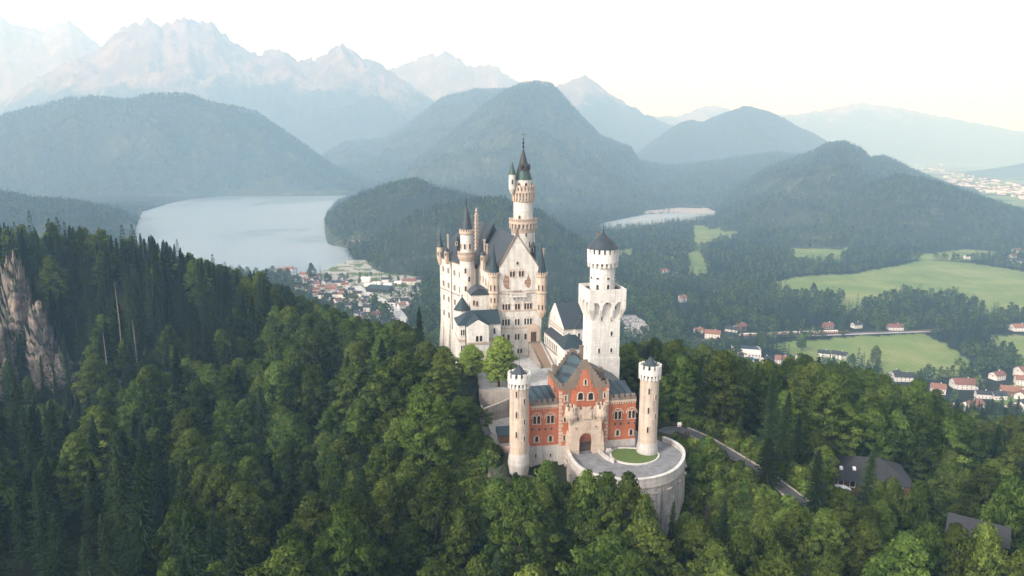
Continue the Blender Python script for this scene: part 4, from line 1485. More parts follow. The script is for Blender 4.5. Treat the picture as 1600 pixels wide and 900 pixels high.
# ------------------------------------------------------------------ highest tower
x, y, _ = P(817.2, 400, 288)
tt = thing('tall_tower', (x, y, -5), 'highest round tower with two galleries and a green and brown spire', 'tower')
yb = 284
z1b, z1 = zat(357, yb), zat(342, yb)
z2b, z2 = zat(314, yb), zat(292.5, yb)
zr0, zr1 = zat(281.5, yb + 1), zat(231, 288)
r1, r2, r3 = 4.85, 3.95, 3.5
MB().lathe(x, y, [(r1, -8), (r1, z1b + .5)], 32).lathe(x, y, [(r2, z1b + .6), (r2, z2b + .5)], 32).lathe(x, y, [(r3, z2b + .6), (r3, zr0 + .2)], 32).build('shaft', M['lime'], tt)
for (ri, zb, zt, ro, hh) in ((r1, z1b, z1, 5.85, 1.2), (r2, z2b, z2, 4.75, 1.5)):
    mb = MB()
    mb.lathe(x, y, [(ri + .02, zb - 2.0 if ri > 4 else zb - .6), (ri + .35, zb - .5), (ri + .35, zb)], 32)
    mb.ring(x, y, ri + .3, ro - .1, 22, .45, zb - .2, zt - hh - 1.0)
    mb.lathe(x, y, [(ri + .3, zt - hh - 1.0), (ro - .05, zt - hh - .95), (ro, zt - hh), (ri - .9, zt - hh)], 32, capb=True)
    mb.ring(x, y, ro - .45, ro - .1, 44 if ri > 4 else 20, .55, zt - hh, zt - .25)
    mb.lathe(x, y, [(ro - .5, zt - .248), (ro, zt - .248), (ro, zt), (ro - .5, zt)], 32, capb=True, capt=False)
    if ri < 4:
        mb.ring(x, y, ro - .45, ro - .02, 16, .5, zt + .002, zt + .7)
    mb.build('gallery', M['peach'], tt)
rr = lambda t: (r3 + .15) * (1 - t) + .1 * t
zm = zr0 + (zr1 - zr0) * .27
MB().lathe(x, y, [(r3 + .15, zr0), (rr(.27), zm)], 12, capb=True, capt=False).build('spire_skirt', M['copper'], tt)
MB().lathe(x, y, [(rr(.27) + .03, zm - .05), (rr(.6), zr0 + (zr1 - zr0) * .6), (.12, zr1)], 12, capb=True).build('spire', M['brownslate'], tt)
zf = zat(207, 288)
mb = MB().lathe(x, y, [(.15, zr1 - .3), (.55, zr1 + .5), (.15, zr1 + 1.1), (.5, zr1 + 2.0), (.1, zr1 + 2.6), (.32, zr1 + 3.4), (.05, zr1 + 4.0), (.05, zf)], 8)
mb.tube((x - .9, y, zf - .7), (x + .9, y, zf - .7), .09)
mb.build('finial', M['iron'], tt)
for dg in (-110, -20, -65):
    a = R(dg)
    q = rr(.33) + .0
    cx, cy = x + q * math.cos(a), y + q * math.sin(a)
    MB().lathe(cx, cy, [(.55, zm + .6), (.55, zm + 1.9), (.75, zm + 1.9), (.05, zm + 3.3)], 6, capb=True).build('spire_dormer', M['brownslate'], tt)
# side turret
tx, ty, _ = P(800.2, 270, 284.6)
zt_ = zat(272.5, 284)
mb = MB().lathe(tx, ty, [(.3, z2 - 3), (1.35, z2 - .8), (1.35, zt_)], 16)
sd = mb.build('side_turret', M['lime'], tt)
MB().lathe(tx, ty, [(1.65, zt_ - .05), (.8, zt_ + 2.4), (.05, zat(252, 284.6))], 12, capb=True).build('turret_roof', M['copper'], sd)
win(sd, tangent(tx, ty, 1.35, -85), 0, zt_ - 3.8, lw=.6, lh=1.8, surround='cream', border=.15)
for dg in (-118, -72, -25):
    win(tt, tangent(x, y, r3, dg), 0, zr0 - 2.3, lw=.9, lh=1.2, surround='cream', border=.2)
win(tt, tangent(x, y, r2, -112), 0, z1 - .5, lw=.9, lh=1.8, surround='cream', border=.2)
for dg, py in ((-76, 365), (-58, 382), (-112, 372)):
    win(tt, tangent(x, y, r1, dg), 0, zat(py + 4, yb), lw=.55, lh=2.2, round_=False, surround='cream', border=.15)
def grow(poly, d):
    n_ = len(poly)
    out = []
    for i in range(n_):
        a, b, c = Vector(poly[i - 1]), Vector(poly[i]), Vector(poly[(i + 1) % n_])
        t = (c - a).normalized()
        out.append((b[0] + t[1] * d, b[1] - t[0] * d))
    return out


def smooth_line(pts, it=2):
    for _ in range(it):
        q = [pts[0]]
        for a, b in zip(pts[:-1], pts[1:]):
            q += [tuple(a[i] * .75 + b[i] * .25 for i in range(len(a))), tuple(a[i] * .25 + b[i] * .75 for i in range(len(a)))]
        q.append(pts[-1])
        pts = q
    return pts


def offset_line(pts, d):
    out = []
    for i in range(len(pts)):
        a, c = Vector(pts[max(0, i - 1)][:2]), Vector(pts[min(len(pts) - 1, i + 1)][:2])
        t = (c - a).normalized()
        out.append((pts[i][0] + t[1] * d, pts[i][1] - t[0] * d))
    return out


def strip_wall(mb, line, d0, d1, z0, z1, zf=None):
    A, B = offset_line(line, d0), offset_line(line, d1)
    n_ = len(line)
    vs = [(p[0], p[1], z0) for p in A] + [(p[0], p[1], z0) for p in B] + [(p[0], p[1], zf[i] if zf else z1) for i, p in enumerate(A)] + [(p[0], p[1], zf[i] if zf else z1) for i, p in enumerate(B)]
    fs = []
    for i in range(n_ - 1):
        fs += [(i, i + 1, 2 * n_ + i + 1, 2 * n_ + i), (n_ + i + 1, n_ + i, 3 * n_ + i, 3 * n_ + i + 1), (2 * n_ + i, 2 * n_ + i + 1, 3 * n_ + i + 1, 3 * n_ + i)]
    fs += [(0, 2 * n_, 3 * n_, n_), (n_ - 1, 2 * n_ - 1, 4 * n_ - 1, 3 * n_ - 1)]
    mb.add(vs, fs)


# ------------------------------------------------------------------ side hall with the hipped roof, left of the courtyard
FB = Fr((xat(748, 560, 232), 232), GATE_DEG)         # front of its gabled bay
bw = thing('side_hall', (FB.o[0], FB.o[1], 3.0), 'white hall with dark blue hipped roof and gabled bay behind the lime trees', 'hall')
bx0 = FB.hit(731.5, 530)[0]
bx1 = FB.hit(764, 530)[0]
ze = FB.hit(748, 512)[1]
zr = zat(486.5, 240)
FBm = Fr(FB.w(0, 4.5, 0), GATE_DEG)                  # main body front, set back
mx0, mx1 = FBm.hit(717, 520)[0], FBm.hit(778, 520)[0] + 1.0
dep = 11.0
mb = MB()
mb.box(FB, bx0, bx1, 0, 5, -6, ze)
mb.fprism(FB, [(bx0 - .02, ze - .01), (bx1 + .02, ze - .01), (bx1 + .02, ze + .5), ((bx0 + bx1) / 2, FB.hit(748.5, 500)[1]), (bx0 - .02, ze + .5)], -.02, .5)
mb.box(FBm, mx0, mx1, 0.02, dep, -12, ze - .02)
mb.build('wall', M['white'], bw)
mb = MB()
for z in (FB.hit(748, 535)[1], FB.hit(748, 537.5)[1]):
    mb.box(FB, bx0 - .2, bx1 + .2, -.25, 4.6, z - .15, z + .15)
    mb.box(FBm, mx0 - .2, bx0 - .21, -.2, .1, z - .15, z + .15)
    mb.box(FBm, bx1 + .21, mx1, -.2, .1, z - .15, z + .15)
    mb.box(FBm, mx0 - .2, mx0 + .1, .11, dep, z - .15, z + .15)
mb.build('string_course', M['cream'], bw)
mb = MB()
e = .5
pts = [FBm.w(x, y, 0) for x, y in ((mx0 - e, -e), (mx1, -e), (mx1, dep + e), (mx0 - e, dep + e))]
r0 = FBm.w(mx0 + 4.6, dep / 2, 0)
r1 = FBm.w(mx1, dep / 2, 0)
A, B, C_, D = [(p[0], p[1], ze - .015) for p in pts]
U, V = (r0[0], r0[1], zr), (r1[0], r1[1], zr)
mb.add([A, B, C_, D, U, V], [(0, 1, 5, 4), (2, 3, 4, 5), (3, 0, 4), (1, 2, 5), (3, 2, 1, 0)])
bm_ = (bx0 + bx1) / 2
zb = FB.hit(748.5, 500)[1] + .1
f0, f1 = FB.w(bx0 - .4, .3, 0), FB.w(bx1 + .4, .3, 0)
b0, b1 = FB.w(bx0 - .4, 9.0, 0), FB.w(bx1 + .4, 9.0, 0)
mm0, mm1 = FB.w(bm_, .3, 0), FB.w(bm_, 9.0, 0)
gable_roof(mb, f0, f1, b1, b0, ze + .3, zb + .4, mm0, mm1)
mb.build('roof', M['bluetile'], bw)
for px, py, n, h in ((748.5, 529, 2, 9), (748.5, 553.5, 2, 8.5)):
    wpx(bw, FB, px, py, h, n=n, lw=.95, gap=.35, surround='white', border=.2)
win(bw, FB, bm_ + 1.6, 3.6, n=1, lw=1.5, lh=3.0, surround='white', border=.25, sill=False)
FBl = Fr(FBm.w(mx0, dep, 0), GATE_DEG - 90)
for z in (ze - 3.6, ze - 9.2):
    win(bw, FBl, dep - 2.4, z, n=2, lw=.7, lh=2.1, surround='white')
    win(bw, FBl, dep - 7, z, n=2, lw=.7, lh=2.1, surround='white')
    win(bw, FBm, (mx0 + bx0) / 2, z, n=2, lw=.55, lh=2.0, gap=.2, surround='white')
    win(bw, FBm, (mx1 + bx1) / 2 + .2, z, n=1, lw=.7, lh=2.0, surround='white')
MB().tube(FBm.w(bx0 - .3, -.2, ze), FBm.w(bx0 - .3, -.2, 1), .13).build('downpipe', M['iron'], bw)
# round corner turret with a cone roof
x, y, _ = P(722.5, 500, 247)
zt = zat(483.5, 246)
rt = thing('round_turret', (x, y, -5), 'low round turret with dark cone roof, left behind the white hall', 'tower')
MB().lathe(x, y, [(2.7, -10), (2.7, zt)], 24).build('shaft', M['lime'], rt)
MB().lathe(x, y, [(3.15, zt - .15), (.1, zat(463.5, 247))], 16, capb=True).build('roof', M['bluetile'], rt)
MB().lathe(x, y, [(.1, zat(464, 247)), (.25, zat(462, 247)), (.04, zat(459.5, 247))], 6).build('finial', M['iron'], rt)
# linking annex with rounded roof between hall and palace
FA = Fr((xat(752, 500, 246), 246), GATE_DEG)
an = thing('link_building', (FA.o[0], FA.o[1], 3.0), 'small cream link building with a rounded dark roof, squeezed beside the palace turret', 'building')
ax0, ax1 = FA.hit(736, 480)[0], FA.hit(766, 480)[0]
za = FA.hit(752, 461)[1]
MB().box(FA, ax0, ax1, 0, 8, -6, za).build('wall', M['lime'], an)
mb = MB()
prof = [(ax0 - .3 + (ax1 - ax0 + .6) * k / 10, za + 2.4 * math.sin(PI * k / 10) ** .8) for k in range(11)]
mb.fprism(FA, prof, -.3, 8.2)
mb.build('roof', M['slate'], an)
for px, py in ((740.5, 473), (745.5, 474.5)):
    wpx(an, FA, px, py, 7.5, lw=.6, surround='cream')

# ------------------------------------------------------------------ knights' wing: arcade and gabled house on the right of the courtyard
AA, AB = (11.6, 246.0), (21.0, 210.5)
FAr = Fr(AA, math.degrees(math.atan2(AB[1] - AA[1], AB[0] - AA[0])))      # x towards the camera, -y faces the courtyard
AL = math.hypot(AB[0] - AA[0], AB[1] - AA[1])
ZA = 13.6
ar = thing('arcade_wing', (AA[0], AA[1], 3.0), 'long low white arcade wing with a row of small arches, along the stair and courtyard', 'building')
MB().box(FAr, 0, AL, 0, 4.6, -12, ZA).build('wall', M['white'], ar)
mb = MB()
mb.box(FAr, 0, AL, -.28, .1, ZA - .25, ZA + .18)
mb.box(FAr, 0, AL, -.22, .1, 8.75, 9.05)
mb.build('string_course', M['trim'], ar)
p = [FAr.w(x, y, 0) for x, y in ((-.0, -.4), (AL, -.4), (AL, 4.7), (0, 4.7))]
MB().hull8([(q[0], q[1], ZA + .19) for q in p], [(q[0], q[1], z) for q, z in zip(p, (ZA + .3, ZA + .3, ZA + 2.2, ZA + 2.2))]).build('roof', M['slate'], ar)
k = 0
x = 2.0
while x < AL - 1:
    win(ar, FAr, x, 9.6, n=1, lw=.95, lh=2.6, surround='white', border=.3, hood=0)
    x += 2.05
x = 14.0
while x < AL - 1:
    win(ar, FAr, x, 5.1, n=1, lw=.8, lh=2.2, surround='white', border=.25)
    x += 2.6
# gabled house behind the arcade
kh = thing('gabled_house', (16, 233, 3.0), 'white gabled house with dark slate roof, between the palace and the square tower', 'building')
FK = Fr(FAr.w(0, 2.6, 0)[:2], math.degrees(FAr.a))
k0, k1 = FK.hit(856, 500, 0)[0], FK.hit(880, 510, 0)[0]
kz = FK.hit(868, 505)[1]
kap = FK.hit(866.5, 473.5)
D_ = 12.5
mb = MB()
mb.box(FK, k0, k1, 0, D_, -14, kz)
g = mb.fprism(FK, [(k0, kz - .01), (k1, kz - .01), ((k0 + k1) / 2 if False else kap[0], kap[1])][::1], -.02, .4)
kw = mb.build('wall', M['white'], kh)
fix_normals(kw)
mb = MB()
a_, b_, c_, d_ = [FK.w(x, y, 0) for x, y in ((k1 + .5, .3), (k1 + .5, D_ + .4), (k0 - .5, D_ + .4), (k0 - .5, .3))]
e0, e1 = FK.w(kap[0], .3, 0), FK.w(kap[0], D_ + .4, 0)
zk = kz - .1
mb.add([(a_[0], a_[1], zk), (b_[0], b_[1], zk), (c_[0], c_[1], zk), (d_[0], d_[1], zk), (e0[0], e0[1], kap[1] + .1), (e1[0], e1[1], kap[1] + .1)],
       [(0, 1, 5, 4), (2, 3, 4, 5), (3, 0, 4), (1, 2, 5), (3, 2, 1, 0)])
mb.build('roof', M['slate'], kh)
mb = MB()
FK2 = Fr(FK.w(k1, 0, 0), math.degrees(FK.a) + 90)
zh = kz + 3.4
# lower hipped roof spur towards the camera
q = [FK2.w(x, y, 0) for x, y in ((3.5, -1.4), (10.8, -1.4), (10.8, 4), (3.5, 4))]
ra, rb = FK2.w(7.2, 1.5, 0), FK2.w(7.2, 5.0, 0)
mb.add([(p_[0], p_[1], kz - .05) for p_ in q] + [(ra[0], ra[1], zh), (rb[0], rb[1], zh)], [(0, 1, 4), (1, 2, 5, 4), (3, 0, 4, 5), (2, 3, 5), (3, 2, 1, 0)])
mb.build('roof', M['slate'], kh)
MB().box(FK2, 3.9, 10.4, -1.0, .1, -8, kz - .06).build('bay', M['white'], kh)
mb = MB()
mb.box(FK, k0, k1 + .2, -.25, .2, kz - .4, kz - .1)
mb.box(FK2, -.2, D_, -.25, .2, kz - .45, kz - .12)
mb.box(FK, k0, k1 + .2, -.2, .2, ZA + 2.3, ZA + 2.6)
mb.build('string_course', M['cream'], kh)
x = k0 + 1.5
while x < k1 - .8:
    win(kh, FK, x, ZA + 2.9, n=1, lw=.7, lh=1.2, surround='white', border=.15)
    x += 2.3
win(kh, FK, kap[0], kz + 1.2, n=1, lw=.7, lh=1.5, surround='white')
for x in (2, 5.4, 7.2, 9):
    win(kh, FK2, x, kz - 3.4, n=1, lw=.7, lh=1.8, surround='white', y=-1.0 if x > 4 else 0)
for x, y in ((k1 - 8, 9.5), (k1 - 10.5, 10.2)):
    mb = MB()
    mb.box(FK, x - .5, x + .5, y - .5, y + .5, kz + 1, kap[1] + 1.2).box(FK, x - .65, x + .65, y - .65, y + .65, kap[1] + 1.202, kap[1] + 1.5)
    mb.build('chimney', M['white'], kh)
# hipped annex at the foot of the square tower
FH = Fr(P(881, 548, 214)[:2], GATE_DEG)
hx = thing('lean_to_hall', (FH.o[0] + 3, FH.o[1] + 4, 3.0), 'low hall with weathered blue green hipped roof, at the foot of the square tower', 'building')
z0_, z1_ = zat(547, 213), zat(523, 219)
MB().box(FH, .2, 7.8, 0, 9, -8, z0_).build('wall', M['white'], hx)
q = [FH.w(x, y, 0) for x, y in ((-.3, -.5), (8.2, -.5), (8.2, 9.5), (-.3, 9.5))]
ra, rb = FH.w(3.0, 4.5, 0), FH.w(5.0, 4.5, 0)
MB().add([(p_[0], p_[1], z0_ - .01) for p_ in q] + [(ra[0], ra[1], z1_), (rb[0], rb[1], z1_)], [(0, 1, 5, 4), (1, 2, 5), (2, 3, 4, 5), (3, 0, 4), (3, 2, 1, 0)]).build('roof', M['bluetile'], hx)
for x in (2, 4, 6):
    win(hx, FH, x, z0_ - 2.6, lw=.6, lh=1.5, surround='white')
# low range between the square tower and the right gate tower
FR = Fr(FG.w(8.0, 9.4, 0), GATE_DEG)
lr = thing('court_range', (FR.o[0] + 4, FR.o[1] + 6, 3.0), 'low court range with dark slate roof, behind the right red wing', 'building')
MB().box(FR, 0, 7.5, .2, 14, -6, 11.4).build('wall', M['white'], lr)
q = [FR.w(x, y, 0) for x, y in ((-.4, 0), (7.9, 0), (7.9, 14.4), (-.4, 14.4))]
MB().hull8([(p_[0], p_[1], 11.402) for p_ in q], [(p_[0], p_[1], z) for p_, z in zip(q, (16.6, 12.2, 12.2, 16.6))]).build('roof', M['slate'], lr)
for y in (3, 7, 11):
    win(lr, Fr(FR.w(0, 14, 0), GATE_DEG - 90), y, 12.6, lw=.6, lh=1.5, surround='white')

# ------------------------------------------------------------------ courtyard, stair
def cobble(name, c1, c2, sc_):
    m, n, l, b = nt(name)
    v = mapping(n, l, (1, 1, 1))
    vo = n.new('ShaderNodeTexVoronoi')
    vo.inputs['Scale'].default_value = sc_
    l.new(v, vo.inputs['Vector'])
    base = ramp(n, l, noise(n, l, v, .25, 6, .65), [(.3, c1), (.7, c2)])
    base = mix(n, l, .5, base, vo.outputs['Color'], 'SOFT_LIGHT')
    hs_ = n.new('ShaderNodeHueSaturation')
    hs_.inputs['Saturation'].default_value = .4
    l.new(base, hs_.inputs['Color'])
    l.new(hs_.outputs[0], b.inputs['Base Color'])
    b.inputs['Roughness'].default_value = .9
    return m


M['paving'] = cobble('courtyard_paving', (.42, .40, .38), (.34, .33, .32), 1.2)
mb = MB()
tr = tessellate_polygon([[Vector((p[0], p[1], 0)) for p in COURT]])
mb.add([(p[0], p[1], ZC) for p in COURT], [tuple(t) for t in tr])
co = mb.build('courtyard', M['paving'], kind='structure')
fix_normals(co)
mb = MB()
strip_wall(mb, [COURT[6], COURT[7], COURT[8], COURT[9]], -.35, .35, -14, ZC + .7)
tag(mb.build('retaining_wall', M['wallstone']), 'grey retaining wall under the courtyard edge with the lime trees', 'wall')
s0, s1 = P(854, 577, 232.5), P(836, 536, 246.5)
dirv = Vector((s1[0] - s0[0], s1[1] - s0[1]))
SL = dirv.length
FSt = Fr(s0, math.degrees(math.atan2(dirv[1], dirv[0])))
stt = thing('outdoor_stair', (s0[0], s0[1], ZC), 'broad brown stone stair climbing from the courtyard to the palace door', 'stair')
mb = MB()
NS = 26
zt = 9.1
for k in range(NS):
    mb.box(FSt, SL * k / NS, SL + 3.2, -1.9, 1.9, ZC + (zt - ZC) * k / NS + .001 * (k > 0), ZC + (zt - ZC) * (k + 1) / NS)
mb.build('flight', M['stairstone'], stt)
for yy in (-2.5, 1.95):
    p_ = [FSt.w(x, y, 0) for x, y in ((-.4, yy - (.0 if yy < 0 else 0)), (SL + 3.2, yy), (SL + 3.2, yy + .55), (-.4, yy + .55))]
    MB().hull8([(q[0], q[1], ZC - 2) for q in p_], [(q[0], q[1], z) for q, z in zip(p_, (ZC + 1.1, zt + 1.2, zt + 1.2, ZC + 1.1))]).build('side_wall', M['wallstone' if yy > 0 else 'plinth'], stt)
# palace door with its cream portal
xd, zd = FP.hit(833, 533)
dr = thing('palace_portal', FP.w(xd, -.3, zd), 'tall cream doorway with an arched top, at the head of the brown stair', 'doorway')
mb = MB()
mb.fprism(FP, arch(4.6, 6.6, 10, xd, zd), -.6, -.02)
fix_normals(mb.build('surround', M['peach'], dr))
MB().fprism(FP, arch(2.0, 3.6, 8, xd, zd, False), -.68, -.61).build('door', M['wood'], dr)
MB().fprism(FP, arch(2.6, 1.4, 10, xd, zd + 3.8), -.66, -.605).build('tympanum', M['cream'], dr)

# ------------------------------------------------------------------ bastion, forecourt road, lawn
BL = smooth_line(BAST, 2)
nb = len(BL)


bs = thing('bastion_wall', (BL[nb // 2][0], BL[nb // 2][1], -20), 'tall curved stone bastion with dark rain streaks, carrying the drive before the gate', 'bastion')
# battered face: wider at the foot
mb = MB()
A, B = offset_line(BL, .35), offset_line(BL, 1.3)
vs = [(p[0], p[1], -1.3) for p in A] + [(p[0], p[1], -26) for p in B]
mb.add(vs, [(i, i + 1, nb + i + 1, nb + i) for i in range(nb - 1)])
o_ = mb.build('wall', M['bastion'], bs)
fix_normals(o_)
mb = MB()
strip_wall(mb, BL, -.35, .55, -1.6, -1.25)
mb.build('ledge', M['wallstone'], bs)
mb = MB()
strip_wall(mb, BL, -.28, .28, -1.249, .85)
mb.build('parapet', M['plinth'], bs)
mb = MB()
strip_wall(mb, BL, -.4, .42, .851, 1.08)
mb.build('coping', M['white'], bs)
mb = MB()
acc = 0
for i in range(1, nb - 1):
    acc += math.dist(BL[i], BL[i - 1])
    if acc > 4.2:
        acc = 0
        t = (Vector(BL[i + 1]) - Vector(BL[i - 1])).normalized()
        F = Fr(BL[i], math.degrees(math.atan2(t[1], t[0])))
        mb.box(F, -.75, .75, -1.0, -.3, -3.1, -2.75)
mb.build('drain_block', M['wallstone'], bs)
# drive: the area inside the wall
def flat(name, poly, z, mat, **kw):
    mb_ = MB()
    tr_ = tessellate_polygon([[Vector((p[0], p[1], 0)) for p in poly]])
    mb_.add([(p[0], p[1], z) for p in poly], [tuple(t) for t in tr_])
    o2 = mb_.build(name, mat, **kw)
    fix_normals(o2)
    for p_ in o2.data.polygons[:1]:
        if p_.normal.z < 0:
            o2.data.flip_normals()
    return o2


m, n, l, b = nt('asphalt')
v = mapping(n, l, (1, 1, 1))
l.new(ramp(n, l, noise(n, l, v, .35, 6, .7), [(.34, (.12, .12, .127)), (.5, (.19, .19, .197)), (.66, (.25, .248, .25))]), b.inputs['Base Color'])
b.inputs['Roughness'].default_value = .8
M['asphalt'] = m
m, n, l, b = nt('dark_asphalt')
v = mapping(n, l, (1, 1, 1))
l.new(ramp(n, l, noise(n, l, v, .35, 6, .7), [(.3, (.05, .05, .054)), (.7, (.085, .085, .088))]), b.inputs['Base Color'])
b.inputs['Roughness'].default_value = .8
M['asphalt2'] = m
inner = offset_line(BL, -.25)
flat('drive', inner + [FG.w(19.5, 5, 0)[:2], FG.w(17, 14, 0)[:2], FG.w(14, 9, 0)[:2], FG.w(3.5, -1.5, 0)[:2], FG.w(-3.6, -1.5, 0)[:2]], -.30, M['asphalt'], kind='structure')
flat('gate_passage', [FG.w(x, y, 0)[:2] for x, y in ((-1.95, -2.9), (1.55, -2.9), (1.55, -1.2), (-1.95, -1.2))], -.02, M['asphalt'], kind='structure')
LAWN = smooth_line([G(px, py, 0) for px, py in ((955, 707), (957, 716), (975, 723), (1000, 725), (1022, 720), (1029, 712), (1026, 706), (990, 700), (962, 700), (955, 707))], 2)
m, n, l, b = nt('lawn_grass')
v = mapping(n, l, (1, 1, 1))
l.new(ramp(n, l, noise(n, l, v, .8, 7, .75), [(.3, (.06, .105, .02)), (.55, (.085, .13, .028)), (.75, (.12, .16, .045))]), b.inputs['Base Color'])
b.inputs['Roughness'].default_value = .95
M['lawn'] = m
tag(flat('lawn', LAWN, -.12, M['lawn']), 'small oval mown lawn', 'lawn', kind='structure')
kb = MB()
strip_wall(kb, LAWN[2:-6], .02, .45, -.5, .06)
tag(kb.build('kerb', M['white']), 'pale stone kerb round the oval lawn', 'kerb', kind='structure')
# low walls flanking the gate approach
for i_, (pts, lab) in enumerate(((((885, 704), (892, 716), (899, 727), (905, 732)), 'low white parapet wall, left of the gate approach'), (((931, 699), (938, 709), (948, 717), (960, 722)), 'low white parapet wall, between gate approach and lawn'))):
    ln = smooth_line([G(px, py, 0) for px, py in pts], 2)
    mb = MB()
    strip_wall(mb, ln, -.25, .25, -1.2, .55)
    strip_wall(mb, ln, -.34, .34, .551, .75)
    tag(mb.build('parapet_wall', M['plinth']), lab, 'wall')
for px, py, lab in ((952, 704, 'pale boulder heap beside the lawn at the gatehouse foot'), (945, 701, 'grey boulder beside the gate approach, left of the paler boulder heap')):
    x, y = G(px, py, 0)
    mb = MB()
    rr_ = random.Random(px)
    for k in range(4):
        mb.lathe(x + rr_.uniform(-.7, .7), y + rr_.uniform(-.5, .5), [(.5, -.4), (rr_.uniform(.5, .8), .1), (rr_.uniform(.25, .5), .5), (.05, rr_.uniform(.6, .9))], 7, a0=rr_.random() * 6)
    tag(mb.build('boulder', M['plinth']), lab, 'boulder')
# road going down to the right, with low walls
RL = smooth_line(ROAD_PTS, 2)
RL2 = [(x, y) for x, y, z in RL]


def ribbon(name, line, zs, d0, d1, dz, mat, **kw):
    A, B = offset_line(line, d0), offset_line(line, d1)
    n_ = len(line)
    mb_ = MB()
    mb_.add([(p[0], p[1], z + dz) for p, z in zip(A, zs)] + [(p[0], p[1], z + dz) for p, z in zip(B, zs)], [(i, i + 1, n_ + i + 1, n_ + i) for i in range(n_ - 1)])
    o2 = mb_.build(name, mat, **kw)
    if o2.data.polygons[0].normal.z < 0:
        o2.data.flip_normals()
    return o2


RZ = [z for x, y, z in RL]
ribbon('road', RL2, RZ, -2.1, 2.1, -.02, M['asphalt2'], kind='structure')
mb = MB()
nn = len(RL2)
strip_wall(mb, RL2[10:], 2.2, 2.65, -14, 0, [z + .45 for z in RZ[10:]])
tag(mb.build('roadside_wall', M['wallstone']), 'low grey stone wall on the downhill side of the forest road', 'wall')
mb = MB()
strip_wall(mb, RL2[8:], -2.4, -2.15, -14, 0, [z + .35 for z in RZ[8:]])
tag(mb.build('roadside_wall', M['wallstone']), 'narrow pale kerb wall on the uphill side of the forest road', 'wall')
fe = thing('wooden_fence', (RL2[2][0], RL2[2][1] + 3, -.8), 'dark post and rail fence behind the bend of the road, by the white sign', 'fence')
mb1, mb2 = MB(), MB()
fl = [G(px, py, 0) for px, py in ((1028, 656), (1040, 660), (1052, 664), (1064, 667))]
for i, (x, y) in enumerate(fl):
    MB().tube((x, y, -2), (x, y, .9), .11).build('post', M['wood'], fe)
for a, b in zip(fl[:-1], fl[1:]):
    for z in (.35, .75):
        mb2.tube((a[0], a[1], z), (b[0], b[1], z), .06)
mb2.build('rail', M['wood'], fe)
x, y = G(1061, 674, -.8)
sg = thing('notice_sign', (x, y, -1), 'small white and red notice sign on a post at the bend of the road', 'sign')
MB().tube((x, y, -1.5), (x, y, 1.9), .05).build('post', M['iron'], sg)
FSg = Fr((x, y - .08), 5)
MB().box(FSg, -.55, .55, -.04, .02, .7, 1.95).build('panel', M['white_paint'], sg)
M['signred'] = simple('red_sign_paint', (.6, .05, .04), rough=.5)
MB().box(FSg, -.42, .42, -.06, -.041, .85, 1.1).build('red_band', M['signred'], sg)
for px, lab in ((1071, 'dark wooden gate post on the bend, nearest the white sign'), (1075.5, 'dark wooden gate post on the bend, farther from the white sign')):
    x, y = G(px, 684, -.8)
    tag(MB().lathe(x, y, [(.28, -2.5), (.26, .8), (.3, .85), (.2, 1.1)], 8).build('gate_post', M['wood']), lab, 'post')

# ------------------------------------------------------------------ terraces left of the left gate tower
def slab_terrace(name, pxs, z, zb, mat, lab, cat):
    poly = [G(px, py, z) for px, py in pxs]
    mb_ = MB().prism(poly, zb, z)
    o2 = mb_.build(name, mat)
    fix_normals(o2)
    return tag(o2, lab, cat)


slab_terrace('terrace', [(756, 662), (754, 688), (765, 697), (800, 704), (806, 680), (796, 640), (770, 645)], -3.0, -16, M['plinth'], 'small paved viewing terrace, beside the left gate tower', 'terrace')
ln = smooth_line([G(px, py, -3.0) for px, py in ((753, 672), (754, 688), (765, 697), (780, 701), (797, 703))], 2)
mb = MB()
strip_wall(mb, ln, -.15, .25, -6.0, -2.0)
M['pinkstone'] = masonry('pink_brick_parapet', (.46, .30, .25), (.38, .26, .22), (.25, .19, .17), stain_amt=.5)
tag(mb.build('terrace_parapet', M['pinkstone']), 'curved pinkish parapet round the small viewing terrace', 'parapet')
ln = [(xat(px, 630, Y), Y) for px, Y in ((750, 200), (775, 203), (804, 206))]
zf_ = [1.0, 1.7, 3.2]
mb = MB()
strip_wall(mb, ln, -.3, .3, -12, 0, zf_)
strip_wall(mb, ln, -.42, .42, -.5, 0, [z + .22 for z in zf_])
tag(mb.build('terrace_wall', M['wallstone']), 'sloping grey terrace wall, under the pale courtyard wall', 'wall')
# steps with a white handrail wall
a, b = G(750, 640, -1), G(766, 680, -3.0)
stp = thing('terrace_stair', (b[0], b[1], -3), 'narrow grey stair with white side wall, descending to the viewing terrace', 'stair')
F = Fr(b, math.degrees(math.atan2(a[1] - b[1], a[0] - b[0])))
L_ = math.dist(a, b)
mb = MB()
for k in range(16):
    mb.box(F, L_ * k / 16, L_, -.2, 2.4, -12 + .001 * k, -3 + 2.6 * (k + 1) / 16)
mb.build('flight', M['wallstone'], stp)
q = [F.w(x, y, 0) for x, y in ((-.2, -.6), (L_, -.6), (L_, -.22), (-.2, -.22))]
MB().hull8([(p_[0], p_[1], -10) for p_ in q], [(p_[0], p_[1], z) for p_, z in zip(q, (-2.0, .6, .6, -2.0))]).build('side_wall', M['white'], stp)
